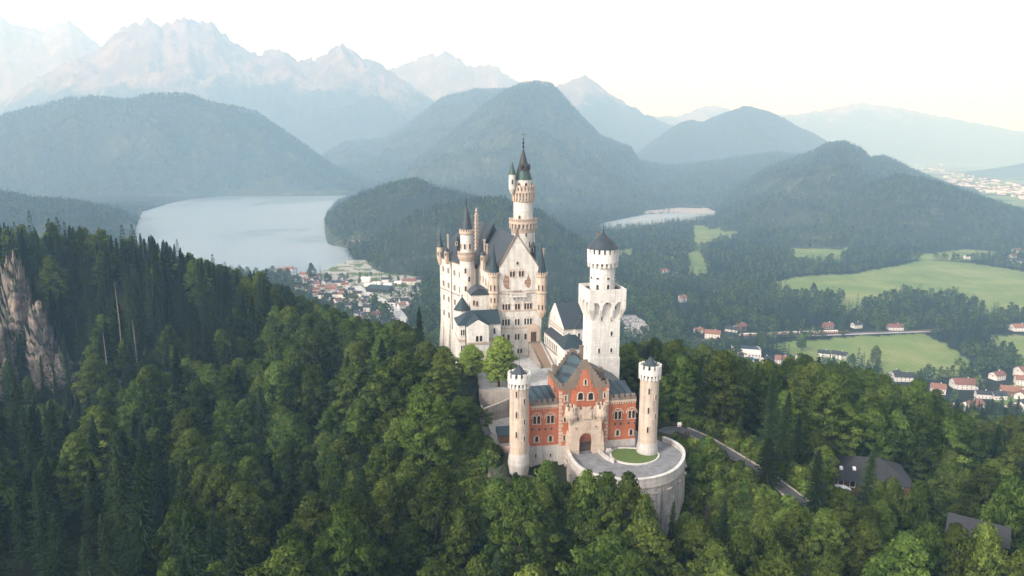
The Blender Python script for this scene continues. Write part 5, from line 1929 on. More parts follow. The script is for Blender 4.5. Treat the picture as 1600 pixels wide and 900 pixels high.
# kiosk with blue-green roof on the terrace
kx, ky = G(791, 692, -3.0)
kk = thing('kiosk', (kx, ky, -3), 'small brown kiosk with a blue green roof on the viewing terrace', 'kiosk')
F = Fr((kx, ky), GATE_DEG)
MB().box(F, -2.0, 1.5, 0, 3.0, -3, -.8).build('wall', M['timber'], kk)
q = [F.w(x, y, 0) for x, y in ((-2.4, -.4), (1.9, -.4), (1.9, 3.4), (-2.4, 3.4))]
MB().hull8([(p_[0], p_[1], -.8) for p_ in q], [(p_[0], p_[1], z) for p_, z in zip(q, (-.65, -.65, .7, .7))]).build('roof', M['bluetile'], kk)
x, y = G(764.5, 690, -3.0)
um = thing('sunshade', (x, y, -3), 'closed pale grey sunshade standing on the viewing terrace', 'sunshade')
MB().lathe(x, y, [(1.1, -2.9), (1.05, -2.2), (.7, -1.3), (.1, -.9)], 10).build('cover', M['plinth'], um)
MB().tube((x, y, -3), (x, y, -.7), .06).build('pole', M['iron'], um)

# ------------------------------------------------------------------ restaurant roof in the wood on the right, and the lower building
def big_house(name, px, py, Y, deg, w, d, hw, hr, zoff, wallm, roofm, lab, hip=True, cat='building'):
    x, y, z = P(px, py, Y)
    z0 = z - hr - hw
    F = Fr((x, y), deg)
    t = thing(name, (x, y, z0), lab, cat)
    MB().box(F, -w / 2, w / 2, -d / 2, d / 2, z0 - 6, z0 + hw).build('wall', M[wallm], t)
    e = .9
    ze_ = z0 + hw + .002
    q = [F.w(a, b, 0) for a, b in ((-w / 2 - e, -d / 2 - e), (w / 2 + e, -d / 2 - e), (w / 2 + e, d / 2 + e), (-w / 2 - e, d / 2 + e))]
    k = d / 2 if hip else -e
    ra, rb = F.w(-w / 2 + k, 0, 0), F.w(w / 2 - k, 0, 0)
    mb_ = MB().add([(p_[0], p_[1], ze_ - .3) for p_ in q] + [(ra[0], ra[1], z), (rb[0], rb[1], z)], [(0, 1, 5, 4), (1, 2, 5), (2, 3, 4, 5), (3, 0, 4), (3, 2, 1, 0)])
    rf = mb_.build('roof', M[roofm], t)
    return t, F, z0, rf


rs, F, z0, rf = big_house('inn', 1356, 714, 188, -14, 20, 14, 3.0, 4.2, 0, 'timber', 'dark_roof', 'dark hipped roofed inn in the wood, below the forest road at the right')
for xx, yy in ((-7.6, -4.2), (-4.2, -4.0)):
    p_ = [F.w(xx + a, yy + b, 0) for a, b in ((-.4, -.5), (.4, -.5), (.4, .5), (-.4, .5))]
    zz = z0 + 2.7 + 4.5 * (7 + .9 - abs(yy)) / 7.9
    MB().hull8([(q[0], q[1], zz - .8) for q in p_], [(q[0], q[1], zz + v_) for q, v_ in zip(p_, (.05, .05, .5, .5))]).build('skylight', M['white_paint'], rf)
for xx in (-8, -5, -1, 3, 7):
    win(rs, Fr(F.w(0, -7, 0), -14), xx, z0 + .9, lw=1.2, lh=1.5, round_=False, surround='white_paint', border=.12)
x, y, _ = F.w(-8.5, -10.5, 0)
for k, (dx, lab) in enumerate(((0, 'big white sunshade in front of the dark roofed inn'),)):
    us = thing('sunshade', (x + dx, y, z0 - 1), lab, 'sunshade')
    MB().lathe(x + dx, y, [(2.6, z0 + 1.6), (2.5, z0 + 1.7), (.05, z0 + 2.6)], 8).build('canopy', M['white_paint'], us)
    MB().tube((x + dx, y, z0 - 3), (x + dx, y, z0 + 2.4), .07).build('pole', M['iron'], us)
lo_, F, z0, rf = big_house('service_building', 1530, 812, 143, -35, 10, 8, 3.0, 2.4, 0, 'timber', 'dark_roof', 'grey roofed service building among trees in the bottom right corner', hip=False)
for xx in (-3, 0, 3):
    win(lo_, Fr(F.w(0, -4, 0), -35), xx, z0 + 1.0, lw=1.0, lh=1.3, round_=False, surround='white_paint', border=.12)

# ------------------------------------------------------------------ rock faces
def rock_mesh(name, base, ext, n_, seed, mat):
    """A lumpy crag: a displaced half-ellipsoid standing in the slope."""
    vs, fs = [], []
    A_, B_ = n_, n_ // 2
    for j in range(B_ + 1):
        th = PI / 2 * j / B_
        for i in range(A_):
            ph = 2 * PI * i / A_
            vs.append((math.cos(ph) * math.cos(th), math.sin(ph) * math.cos(th), math.sin(th)))
    v = np.array(vs)
    q = v * np.array(ext)
    nx = fbm(q[:, 0] / 9 + q[:, 2] / 7, q[:, 1] / 9 - q[:, 2] / 11, seed, 5, ridged=True)
    ny = fbm(q[:, 2] / 6 + 3.3, q[:, 0] / 6 + q[:, 1] / 5, seed + 9, 4)
    nf = fbm(q[:, 0] / 3.4 - q[:, 1] / 4, q[:, 2] / 4.2 + q[:, 1] / 3, seed + 17, 4, ridged=True)
    led = np.abs(((q[:, 2] + 3 * ny) / 5.0) % 1.0 - .5)           # broken ledges
    q = q * (1 + .36 * (nx - .3) + .16 * ny + .22 * (nf - .3) + .16 * (led - .25))[:, None]
    q += np.array(base)
    f = []
    for j in range(B_):
        for i in range(A_):
            i2 = (i + 1) % A_
            f.append((j * A_ + i, j * A_ + i2, (j + 1) * A_ + i2, (j + 1) * A_ + i))
    me = np_mesh(name, q, np.array(f), [mat], smooth=False)
    o2 = bpy.data.objects.new(name, me)
    COL.objects.link(o2)
    o2['kind'] = 'structure'
    return o2


m, n, l, b = nt('limestone_crag')
geo = n.new('ShaderNodeNewGeometry')
v = mapping(n, l, (1, 1, 1))
r_ = ramp(n, l, noise(n, l, v, .16, 9, .72), [(.36, (.05, .045, .042)), (.49, (.13, .11, .098)), (.58, (.25, .19, .15)), (.7, (.34, .28, .235))])
sp_ = n.new('ShaderNodeSeparateXYZ')
l.new(geo.outputs['Normal'], sp_.inputs[0])
a_ = n.new('ShaderNodeMath')
a_.operation = 'MULTIPLY_ADD'
a_.inputs[1].default_value = .5
l.new(noise(n, l, v, .3, 6, .7), a_.inputs[0])
l.new(sp_.outputs['Z'], a_.inputs[2])
l.new(mix(n, l, ramp(n, l, a_.outputs[0], [(.52, 0.0), (.66, 1.0)]), r_, (.035, .045, .02)), b.inputs['Base Color'])
b.inputs['Roughness'].default_value = .95
bump(n, l, b, noise(n, l, v, .5, 8, .75), .9, .8)
M['crag'] = m
for px, py, Y, ext, sd in ((42, 590, 340, (8, 7, 57), 3), (72, 605, 335, (7, 6, 40), 5), (14, 610, 330, (7, 7, 30), 8), (100, 590, 330, (6, 5, 15), 19), (36, 650, 302, (7, 6, 9), 15)):
    x, y, z = P(px, py, Y)
    rock_mesh('crag', (x, y, z - 6), ext, 110, sd, M['crag'])
for px, py, Y, ext, sd in ((786, 775, 168, (6, 5, 9), 4), (820, 770, 166, (5.5, 4, 6), 6), (765, 740, 176, (5, 4, 6), 7)):
    x, y, z = P(px, py, Y)
    rock_mesh('crag', (x, y, z - 3), ext, 48, sd, M['crag'])
for px, py, Y, ext, sd in ((1128, 332, 0, (55, 30, 40), 24), ):
    pass
for px, py, Y, ext, sd in ((567, 378, 1640, (34, 30, 26), 21), (545, 345, 2120, (30, 20, 16), 22)):
    x, y, z = P(px, py, Y)
    rock_mesh('crag', (x, y, z - 10), ext, 40, sd, M['crag'])
# ------------------------------------------------------------------ village houses
def house(px, py, w, d, h, deg, wallm, roofm, lab, hip=False, hr=None, wins=True, group=None, chim=True, name='house'):
    x, y = G(px, py, zv_px(px))
    z = float(height([x], [y])[0])
    F = Fr((x, y), deg)
    t = thing(name, (x, y, z), lab, 'house', group)
    hr = hr or d * .32
    mb = MB().box(F, -w / 2, w / 2, -d / 2, d / 2, z - 2, z + h)
    if not hip:
        FE = Fr(F.w(-w / 2, -d / 2, 0), deg + 90)
        mb.fprism(FE, [(0, z + h), (d, z + h), (d / 2, z + h + hr - .1)], -.01, .01)
        mb.fprism(Fr(F.w(w / 2 - .02, -d / 2, 0), deg + 90), [(0, z + h), (d, z + h), (d / 2, z + h + hr - .1)], -.02, .02)
    mb.build('wall', M[wallm], t)
    e = .8
    k = d / 2 if hip else -e
    q = [F.w(a, b, 0) for a, b in ((-w / 2 - e, -d / 2 - e), (w / 2 + e, -d / 2 - e), (w / 2 + e, d / 2 + e), (-w / 2 - e, d / 2 + e))]
    ra, rb = F.w(-w / 2 + k, 0, 0), F.w(w / 2 - k, 0, 0)
    ze_ = z + h - e * hr / (d / 2)
    mb = MB()
    for dz in (0.0, .3):
        mb.add([(p_[0], p_[1], ze_ + dz) for p_ in q] + [(ra[0], ra[1], z + h + hr + dz), (rb[0], rb[1], z + h + hr + dz)], [(0, 1, 5, 4), (2, 3, 4, 5)] + ([(1, 2, 5), (3, 0, 4)] if hip else []))
    for i in range(4):
        j = (i + 1) % 4
        mb.add([(q[i][0], q[i][1], ze_), (q[j][0], q[j][1], ze_), (q[j][0], q[j][1], ze_ + .3), (q[i][0], q[i][1], ze_ + .3)], [(0, 1, 2, 3)])
    rf = mb.build('roof', M[roofm], t)
    if chim:
        mb = MB()
        mb.box(F, w * .15, w * .15 + .9, -.4 + .3, .6 + .3, z + h + hr * .6, z + h + hr + 1.3)
        mb.build('chimney', M['house_white'], rf)
    if wins:
        nf = max(1, int(h // 2.9))
        nw = max(2, min(5, int(w // 3)))
        for f_ in range(nf):
            for i in range(nw):
                win(t, Fr(F.w(0, -d / 2, 0), deg), -w / 2 + w * (i + .5) / nw, z + .9 + 2.9 * f_, lw=1.1, lh=1.4, round_=False, surround='white_paint', border=.12)
        win(t, Fr(F.w(-w / 2, 0, 0), deg - 90), 0, z + .9 + 2.9 * (nf - 1), lw=1.1, lh=1.4, round_=False, surround='white_paint', border=.12)
    return t


HS = [  # px, base py, width m, depth, wall height, heading, wall, roof, label
    (440, 421, 26, 14, 11, 8, 'house_white', 'orange_tile', 'white lakeside house with orange roof, farthest left by the shore'),
    (453, 420, 20, 15, 12, -5, 'house_white', 'orange_tile', 'taller orange roofed house on the lakeshore, second from the left'),
    (463, 431, 20, 13, 9, 30, 'house_white', 'dark_roof', 'grey roofed white house just below the lakeside orange roofs'),
    (479, 434, 30, 14, 9, -12, 'house_white', 'orange_tile', 'long orange roofed house above the steep forest edge, near the lake'),
    (492, 437, 24, 14, 9, -14, 'house_white', 'red_tile', 'salmon red roofed house next to the round lakeshore tree'),
    (488, 447, 18, 11, 8, 20, 'house_white', 'dark_roof', 'pale grey roofed house downhill of the salmon red roof'),
    (510, 447, 17, 13, 10, 60, 'house_white', 'dark_roof', 'white gable fronted house with grey roof in the lake village'),
    (518, 457, 22, 14, 9, -10, 'house_white', 'orange_tile', 'bright orange roofed house in the middle of the lake village'),
    (539, 450, 16, 13, 9, 15, 'house_white', 'orange_tile', 'small orange roofed house by the wooded headland'),
    (546, 446, 18, 12, 9, 70, 'house_white', 'dark_roof', 'white house with pale gable behind the small orange roofed house'),
    (526, 464, 15, 10, 7, -20, 'house_white', 'dark_roof', 'low grey roofed house below the bright orange roof'),
    (545, 468, 18, 12, 8, 40, 'house_white', 'dark_roof', 'white house with dark gable roof at the village street bend'),
    (549, 457, 12, 10, 7, 10, 'house_white', 'dark_roof', 'little white house beside the start of the car park'),
    (568, 496, 15, 10, 5, 12, 'house_white', 'bluemetal', 'pale blue roofed shed at the near edge of the village green'),
    (572, 440, 20, 11, 8, -8, 'house_white', 'white_paint', 'white flat looking house at the left end of the row under the wood'),
    (602, 440, 15, 10, 7, 6, 'house_white', 'dark_roof', 'small white house in the row under the wooded hill'),
    (640, 443, 30, 13, 8, -4, 'house_white', 'red_tile', 'brownish roofed inn at the right end of the row under the wood'),
    (655, 439, 18, 10, 7, 10, 'house_white', 'dark_roof', 'grey house right of the brownish inn, half behind trees'),
    (1113, 528, 24, 15, 9, -18, 'house_white', 'orange_tile', 'white house with tan orange roof, left of the white hall beyond the wood'),
    (1091, 520, 14, 9, 6, 10, 'house_white', 'orange_tile', 'small tan roofed house at the left of the white orange roofed house'),
    (1157, 515, 20, 14, 8, 40, 'timber', 'red_tile', 'brown timber chalet with gable roof, behind the railway train'),
    (1143, 517, 20, 12, 5, -30, 'house_white', 'dark_roof', 'low pale barn with grey roof, left of the timber chalet'),
    (1222, 568, 20, 14, 7.5, -16, 'house_white', 'orange_tile', 'orange tiled house with dormer, below the railway meadow'),
    (1196, 567, 14, 11, 6, 30, 'house_white', 'dark_roof', 'small white house left of the orange tiled house with dormer'),
    (1253, 562, 16, 10, 5, 5, 'house_white', 'dark_roof', 'white low shed at the corner of the railway meadow'),
    (1287, 556, 16, 11, 6, -25, 'house_white', 'dark_roof', 'grey roofed house at the lower left meadow corner'),
    (1311, 559, 20, 12, 7, -35, 'house_white', 'dark_roof', 'white house with dark gable roof beside the meadow'),
    (1411, 594, 26, 14, 7, -8, 'house_white', 'dark_roof', 'dark blue grey roofed house at the lower meadow edge'),
    (1398, 590, 14, 11, 7, 30, 'house_white', 'dark_roof', 'small white house touching the dark roofed house at the meadow'),
    (1505, 606, 28, 17, 7.5, -6, 'house_white', 'red_tile', 'red brown roofed house with wide balcony, right of the meadow trees'),
    (1578, 617, 22, 15, 6.5, -22, 'timber', 'orange_tile', 'brown house with big orange roof near the right edge'),
    (1518, 640, 26, 15, 7, 25, 'house_white', 'orange_tile', 'white house with orange roof, half hidden in trees at the right'),
    (1535, 622, 16, 10, 6, -12, 'house_white', 'dark_roof', 'dark roofed house between the two orange roofs at the right'),
    (1580, 645, 16, 12, 6, 15, 'house_white', 'orange_tile', 'small orange roofed house below the brown house at the right'),
    (1398, 515, 24, 14, 6, -5, 'house_white', 'red_tile', 'red roofed farmhouse at the top edge of the railway meadow'),
    (1338, 512, 16, 11, 7, 15, 'house_white', 'dark_roof', 'white house among trees, right of the goods wagon'),
    (1293, 513, 16, 12, 7, 5, 'timber', 'red_tile', 'brown red roofed station house behind the goods wagon'),
    (1592, 516, 26, 15, 7, 0, 'house_white', 'orange_tile', 'bright orange roofed house at the right edge above the small meadow'),
    (1600, 588, 22, 15, 10, 10, 'house_white', 'red_tile', 'white tall house cut by the right edge of the view'),
    (1066, 472, 14, 12, 10, 10, 'house_white', 'orange_tile', 'orange roof peeping out of the forest, right of the square tower'),
    (1037, 428, 18, 12, 9, 0, 'house_white', 'orange_tile', 'reddish roofed house deep in the forest, above the other forest roof'),
    (1051, 430, 18, 12, 9, 20, 'house_white', 'dark_roof', 'pale house deep in the forest, beside the reddish roofed one'),
    (1513, 404, 20, 12, 8, 0, 'house_white', 'dark_roof', 'pale house at the far edge of the large meadow'),
    (1590, 395, 30, 16, 9, 10, 'house_white', 'red_tile', 'red roofed house of the far village at the right edge, upper one'),
    (1588, 412, 26, 16, 9, -10, 'house_white', 'dark_roof', 'white house of the far village at the right edge, lower one'),
    (1582, 403, 22, 12, 8, 25, 'house_white', 'orange_tile', 'orange roofed house of the far village between the red and white ones'),
]
for a in HS:
    k_ = .78 if a[0] < 700 else .88
    a = a[:2] + (a[2] * k_, a[3] * k_, a[4] * k_) + a[5:]
    house(*a, wins=a[1] > 440, chim=a[1] > 440)
rv = random.Random(21)
used_px = [(a[0], a[1]) for a in HS]
VP_ = [(440, 432), (480, 440), (520, 440), (560, 446), (640, 448), (655, 470), (640, 500), (560, 508), (505, 468), (450, 450)]
n_x = 0
for _ in range(400):
    px, py = rv.uniform(430, 660), rv.uniform(428, 505)
    if not in_poly(np.array([px]), np.array([py]), VP_)[0] or min(math.hypot(px - a, (py - b) * 1.6) for a, b in used_px) < 7.5:
        continue
    if 568 < px < 660 and 440 < py < 470 or abs(px - (556 + (py - 447) * 1.35)) < 14:
        continue
    used_px.append((px, py))
    cn_, rm_ = rv.choice([('grey', 'dark_roof'), ('grey', 'dark_roof'), ('orange', 'orange_tile'), ('red', 'red_tile')])
    house(px, py, rv.uniform(9, 14), rv.uniform(7, 9.5), rv.uniform(4.5, 7), rv.uniform(-40, 70), 'house_white', rm_, 'small %s roofed house packed among the lake village lanes' % cn_, wins=False, group='small %s roofed houses of the lake village' % cn_)
    n_x += 1
    if n_x > 34:
        break
n_x = 0
for _ in range(200):
    px, py = rv.uniform(1420, 1600), rv.uniform(590, 655)
    if py < 640 - (px - 1420) * .22 - 20 or min(math.hypot(px - a, (py - b) * 1.4) for a, b in used_px) < 17:
        continue
    used_px.append((px, py))
    cn_, rm_ = rv.choice([('grey', 'dark_roof'), ('orange', 'orange_tile'), ('red', 'red_tile')])
    house(px, py, rv.uniform(13, 19), rv.uniform(10, 13), rv.uniform(5, 7), rv.uniform(-40, 50), 'house_white', rm_, 'small %s roofed house among the garden trees near the right edge' % cn_, wins=True, group='small %s roofed houses near the right edge' % cn_)
    n_x += 1
    if n_x > 9:
        break
# white hall with blue-green flat roof beyond the wood
x, y = G(1160, 556, ZV)
z = float(height([x], [y])[0])
F = Fr((x, y), -14)
wh = thing('village_hall', (x, y, z), 'large white flat hall with a turquoise low roof, between the wood and the railway', 'hall')
MB().box(F, -14, 22, -8, 10, z - 3, z + 10).box(F, 5, 22.2, -12, -8.01, z - 3, z + 7).build('wall', M['house_white'], wh)
MB().box(F, -14.4, 22.4, -8.4, 10.4, z + 10.002, z + 10.5).build('flat_roof', M['white_paint'], wh)
p_ = [F.w(a, b, 0) for a, b in ((-10, -6), (20, -6), (20, 8), (-10, 8))]
r_ = [F.w(a, b, 0) for a, b in ((-3, 0), (13, 0), (13, 2), (-3, 2))]
MB().hull8([(q[0], q[1], z + 10.502) for q in p_], [(q[0], q[1], z + 13) for q in r_]).build('roof', M['bluetile'], wh)
for xx in range(-12, 22, 4):
    win(wh, Fr(F.w(0, -8 if xx < 5 else -12, 0), -14), xx, z + 3, lw=1.6, lh=1.8, round_=False, surround='white_paint', border=.12)
M['bluecover'] = simple('blue_cover', (.06, .2, .42), rough=.6)
x, y = G(1170, 565, ZV)
z = float(height([x], [y])[0])
tt_ = thing('blue_tent', (x, y, z), 'bright blue tent roof in front of the large white hall', 'tent')
F = Fr((x, y), -10)
MB().box(F, -6, 6, -4, 4, z - 2, z + 3).build('side', M['house_white'], tt_)
p_ = [F.w(a, b, 0) for a, b in ((-6.4, -4.4), (6.4, -4.4), (6.4, 4.4), (-6.4, 4.4))]
r_ = [F.w(a, b, 0) for a, b in ((-5, -.1), (5, -.1), (5, .1), (-5, .1))]
MB().hull8([(q[0], q[1], z + 3.002) for q in p_], [(q[0], q[1], z + 5.5) for q in r_]).build('roof', M['bluecover'], tt_)
# big event hall / bus station roof in the lake village
x, y = G(594, 455, ZL)
z = float(height([x], [y])[0])
F = Fr((x, y), -16)
eh = thing('market_hall', (x, y, z), 'large dark green grey roofed hall in the middle of the lake village car park', 'hall')
MB().box(F, -21, 21, -10, 10, z - 2, z + 6).build('wall', M['pane'], eh)
p_ = [F.w(a, b, 0) for a, b in ((-22, -11), (22, -11), (22, 11), (-22, 11))]
r_ = [F.w(a, b, 0) for a, b in ((-18, 0), (18, 0), (18, .3), (-18, .3))]
MB().hull8([(q[0], q[1], z + 6.002) for q in p_], [(q[0], q[1], z + 11) for q in r_]).build('roof', M['bluetile'], eh)
p0 = [G(px, py, ZL) for px, py in ((556, 447), (572, 459), (596, 470), (615, 482), (628, 496), (632, 515))]
rl = smooth_line(p0, 2)
M['palegravel'] = cobble('pale_gravel', (.5, .48, .46), (.42, .41, .4), .3)
rz_ = [float(q) + .35 for q in height([p[0] for p in rl], [p[1] for p in rl])]
ribbon('village_street', rl, rz_, -8, 8, 0, M['palegravel'], kind='structure')

# ------------------------------------------------------------------ railway and train
RLN = smooth_line(RAIL, 2)
rzz = [ZV + 1.6 for _ in RLN]
mb = MB()
strip_wall(mb, RLN, -2.6, 2.6, ZV - 6, 0, [ZV + 1.6] * len(RLN))
M['ballast'] = simple('railway_ballast', (.16, .13, .11), (.1, .085, .075), rough=.95, scale=.6)
tag(mb.build('railway_embankment', M['ballast']), None, None, kind='structure')
ribbon('field_track', smooth_line([G(px, py, zv_px(px)) for px, py in ((1240, 528.5), (1330, 525), (1440, 521), (1480, 520))], 2), [ZV + 3.2] * 13, -2.2, 2.2, -.6, M['palegravel'], kind='structure')
M['trainwhite'] = simple('white_train_paint', (.72, .66, .58), (.66, .6, .53), rough=.4)
M['trainorange'] = simple('orange_train_paint', (.5, .13, .04), (.42, .11, .04), rough=.4)


def along(px):
    xa, ya = G(px, np.interp(px, [p[0] for p in RAIL_PX], [p[1] for p in RAIL_PX]), ZV)
    xb, yb_ = G(px + 8, np.interp(px + 8, [p[0] for p in RAIL_PX], [p[1] for p in RAIL_PX]), ZV)
    return xa, ya, math.degrees(math.atan2(yb_ - ya, xb - xa))


zt0 = ZV + 1.6
x, y, dg = along(1230)
trn = thing('train', (x, y, zt0), 'white and orange passenger train on the railway above the meadow', 'train')
for px in (1170, 1201, 1232, 1263, 1293):
    x, y, dg = along(px)
    F = Fr((x, y), dg)
    x2, y2, _ = along(px + 31)
    hl = math.dist((x, y), (x2, y2)) / 2 - .3
    c = MB().box(F, -hl, hl, -1.5, 1.5, zt0 + 1.0, zt0 + 4.0).build('coach', M['trainwhite'], trn)
    pr = [(-1.5, zt0 + 4.002), (1.5, zt0 + 4.002), (1.1, zt0 + 4.6), (-1.1, zt0 + 4.6)]
    MB().hull8([F.w(a, b, zt0 + 4.002) for a, b in ((-hl, -1.5), (hl, -1.5), (hl, 1.5), (-hl, 1.5))], [F.w(a, b, zt0 + 4.6) for a, b in ((-hl + .3, -1.0), (hl - .3, -1.0), (hl - .3, 1.0), (-hl + .3, 1.0))]).build('roof', M['house_white'], c)
    MB().box(F, -hl + .01, hl - .01, -1.53, 1.53, zt0 + 1.05, zt0 + 1.95).build('stripe', M['trainorange'], c)
    mb = MB()
    for k in range(9):
        if k not in (2, 6):
            mb.box(F, -hl + .8 + k * (2 * hl - 1) / 9, -hl + .8 + k * (2 * hl - 1) / 9 + 2.2, -1.54, 1.54, zt0 + 2.3, zt0 + 3.4)
    mb.build('window', M['pane'], c)
    mb = MB()
    for k in (2, 6):
        mb.box(F, -hl + 1.0 + k * (2 * hl - 1) / 9, -hl + 2.6 + k * (2 * hl - 1) / 9, -1.55, 1.55, zt0 + 1.1, zt0 + 3.5)
    mb.build('door', M['trainorange'], c)
    mb = MB()
    for xx in (-hl + 3, hl - 3):
        for s_ in (-1, 1):
            mb.box(F, xx + s_ * 1.2 - .45, xx + s_ * 1.2 + .45, -1.2, 1.2, zt0 + .02, zt0 + .9)
    mb.build('bogie', M['iron'], c)
x, y, dg = along(1317)
F = Fr((x, y), dg)
gw = thing('goods_wagon', (x, y, zt0), 'dark brown goods wagon loaded with timber, behind the train', 'wagon')
MB().box(F, -6.5, 9.5, -1.5, 1.5, zt0 + .9, zt0 + 1.3).build('chassis', M['iron'], gw)
mb = MB()
for k in range(7):
    mb.box(F, -6 + k * 2.2, -4.2 + k * 2.2, -1.4, 1.4, zt0 + 1.302, zt0 + 3.0 + .4 * (k % 2))
mb.build('load', M['timber'], gw)
mb = MB()
for xx in (-5, -3.2, 6, 7.8):
    mb.box(F, xx - .45, xx + .45, -1.2, 1.2, zt0 + .02, zt0 + .89)
mb.build('wheel_set', M['iron'], gw)

# ------------------------------------------------------------------ parked cars
def car_mesh(name, mat):
    L0 = Fr((0, 0), 0)
    mb = MB()
    prof = [(-2.2, .35), (2.2, .35), (2.25, .75), (2.1, .95), (1.2, 1.0), (.5, 1.45), (-1.3, 1.48), (-2.05, 1.0), (-2.25, .9)]
    mb.fprism(L0, prof, -.88, .88)
    mb.mat(1)
    mb.fprism(L0, [(1.05, 1.02), (.48, 1.38), (-1.25, 1.4), (-1.8, 1.02)], -.9, .9)
    mb.mat(2)
    for x in (-1.4, 1.4):
        for s_ in (-1, 1):
            mb.tube((x, s_ * .9, .33), (x, s_ * .68, .33), .33, .33, 10)
    o2 = mb.build(name, [M[mat], M['pane'], M['iron']])
    fix_normals(o2)
    me = o2.data
    bpy.data.objects.remove(o2)
    return me


M['carsilver'] = simple('silver_car_paint', (.5, .51, .53), rough=.3, metal=.4)
M['cardark'] = simple('dark_car_paint', (.04, .045, .06), rough=.3)
M['carred'] = simple('red_car_paint', (.4, .05, .04), rough=.3)
CM = {k: car_mesh('parked_car', k) for k in ('white_paint', 'carsilver', 'cardark', 'carred')}
CN = {'white_paint': 'white', 'carsilver': 'silver', 'cardark': 'dark', 'carred': 'red'}
rc = random.Random(3)


def cars(x0, x1, y0, y1, n, rows, where, grp):
    k = 0
    for r in range(rows):
        for i in range(n):
            if rc.random() < .14:
                continue
            px = x0 + (x1 - x0) * (i + .5) / n + rc.uniform(-.4, .4)
            py = y0 + (y1 - y0) * (r + .5) / rows + (px - x0) * .16
            x, y = G(px, py, zv_px(px))
            z = float(height([x], [y])[0])
            kd = rc.choice(['white_paint'] * 5 + ['carsilver'] * 3 + ['cardark'] * 3 + ['carred'])
            o2 = bpy.data.objects.new('parked_car', CM[kd])
            COL.objects.link(o2)
            o2.location = (x, y, z + .05)
            o2.rotation_euler = (0, 0, R(70) + rc.uniform(-.08, .08))
            tag(o2, '%s car parked %s' % (CN[kd], where), 'car', CN[kd] + ' ' + grp)


cars(608, 655, 447, 468, 11, 6, 'in the lake village car park, right of the big hall', 'cars in the lake village car park')
cars(603, 625, 480, 498, 7, 4, 'beside the village street just above the tree tops', 'cars beside the village street')
cars(971, 1004, 494, 514, 8, 6, 'in the car park seen right of the square tower', 'cars in the right car park')
# white coaches and market tents beside the hall
for i, (px, py, dg) in enumerate(((575, 447, 5), (588, 444, 3), (606, 446, -4), (622, 443, 2))):
    x, y = G(px, py, zv_px(px))
    z = float(height([x], [y])[0])
    t = thing('market_tent', (x, y, z), ['white market tent, leftmost of the row above the big dark hall', 'white market tent second in the row above the big dark hall', 'white market tent third in the row above the big dark hall', 'white market tent, rightmost of the row above the big dark hall'][i], 'tent', 'white tents above the big hall')
    F = Fr((x, y), dg)
    MB().box(F, -7, 7, -4, 4, z - 1, z + 2.6).build('side', M['white_paint'], t)
    p_ = [F.w(a, b, 0) for a, b in ((-7.3, -4.3), (7.3, -4.3), (7.3, 4.3), (-7.3, 4.3))]
    r_ = [F.w(a, b, 0) for a, b in ((-6, -.1), (6, -.1), (6, .1), (-6, .1))]
    MB().hull8([(q[0], q[1], z + 2.602) for q in p_], [(q[0], q[1], z + 5) for q in r_]).build('roof', M['white_paint'], t)

# ------------------------------------------------------------------ the far town on the plain at the right
def town_mesh(roof, sz):
    L0 = Fr((0, 0), 0)
    mb = MB()
    w, d, h = sz
    mb.box(L0, -w / 2, w / 2, -d / 2, d / 2, -3, h)
    mb.mat(1)
    mb.add([(-w / 2 - .5, -d / 2 - .5, h - .2), (w / 2 + .5, -d / 2 - .5, h - .2), (w / 2 + .5, d / 2 + .5, h - .2), (-w / 2 - .5, d / 2 + .5, h - .2), (-w / 2 - .5, 0, h + 4), (w / 2 + .5, 0, h + 4)],
           [(0, 1, 5, 4), (2, 3, 4, 5), (1, 2, 5), (3, 0, 4), (3, 2, 1, 0)])
    o2 = mb.build('town_house', [M['house_white'], M[roof]])
    me = o2.data
    bpy.data.objects.remove(o2)
    return me


TM = [(town_mesh('orange_tile', (18, 12, 9)), 'orange'), (town_mesh('red_tile', (22, 13, 11)), 'red brown'), (town_mesh('dark_roof', (30, 14, 10)), 'grey'), (town_mesh('white_paint', (42, 18, 10)), 'white flat')]
for i in range(230):
    px = rc.uniform(1475, 1640)
    py = 272 + (px - 1475) * .20 + rc.uniform(-6, 16)
    if i % 6 == 0:
        px, py = rc.uniform(1430, 1480), rc.uniform(256, 272)
    x, y = G(px, py, zv_px(px))
    me, cn = rc.choice(TM)
    o2 = bpy.data.objects.new('town_house', me)
    COL.objects.link(o2)
    o2.location = (x, y, float(height([x], [y])[0]))
    o2.rotation_euler = (0, 0, rc.uniform(-.5, .5))
    tag(o2, '%s roofed house in the hazy far town on the plain at the right' % cn, 'house', cn + ' roofed houses of the far town')
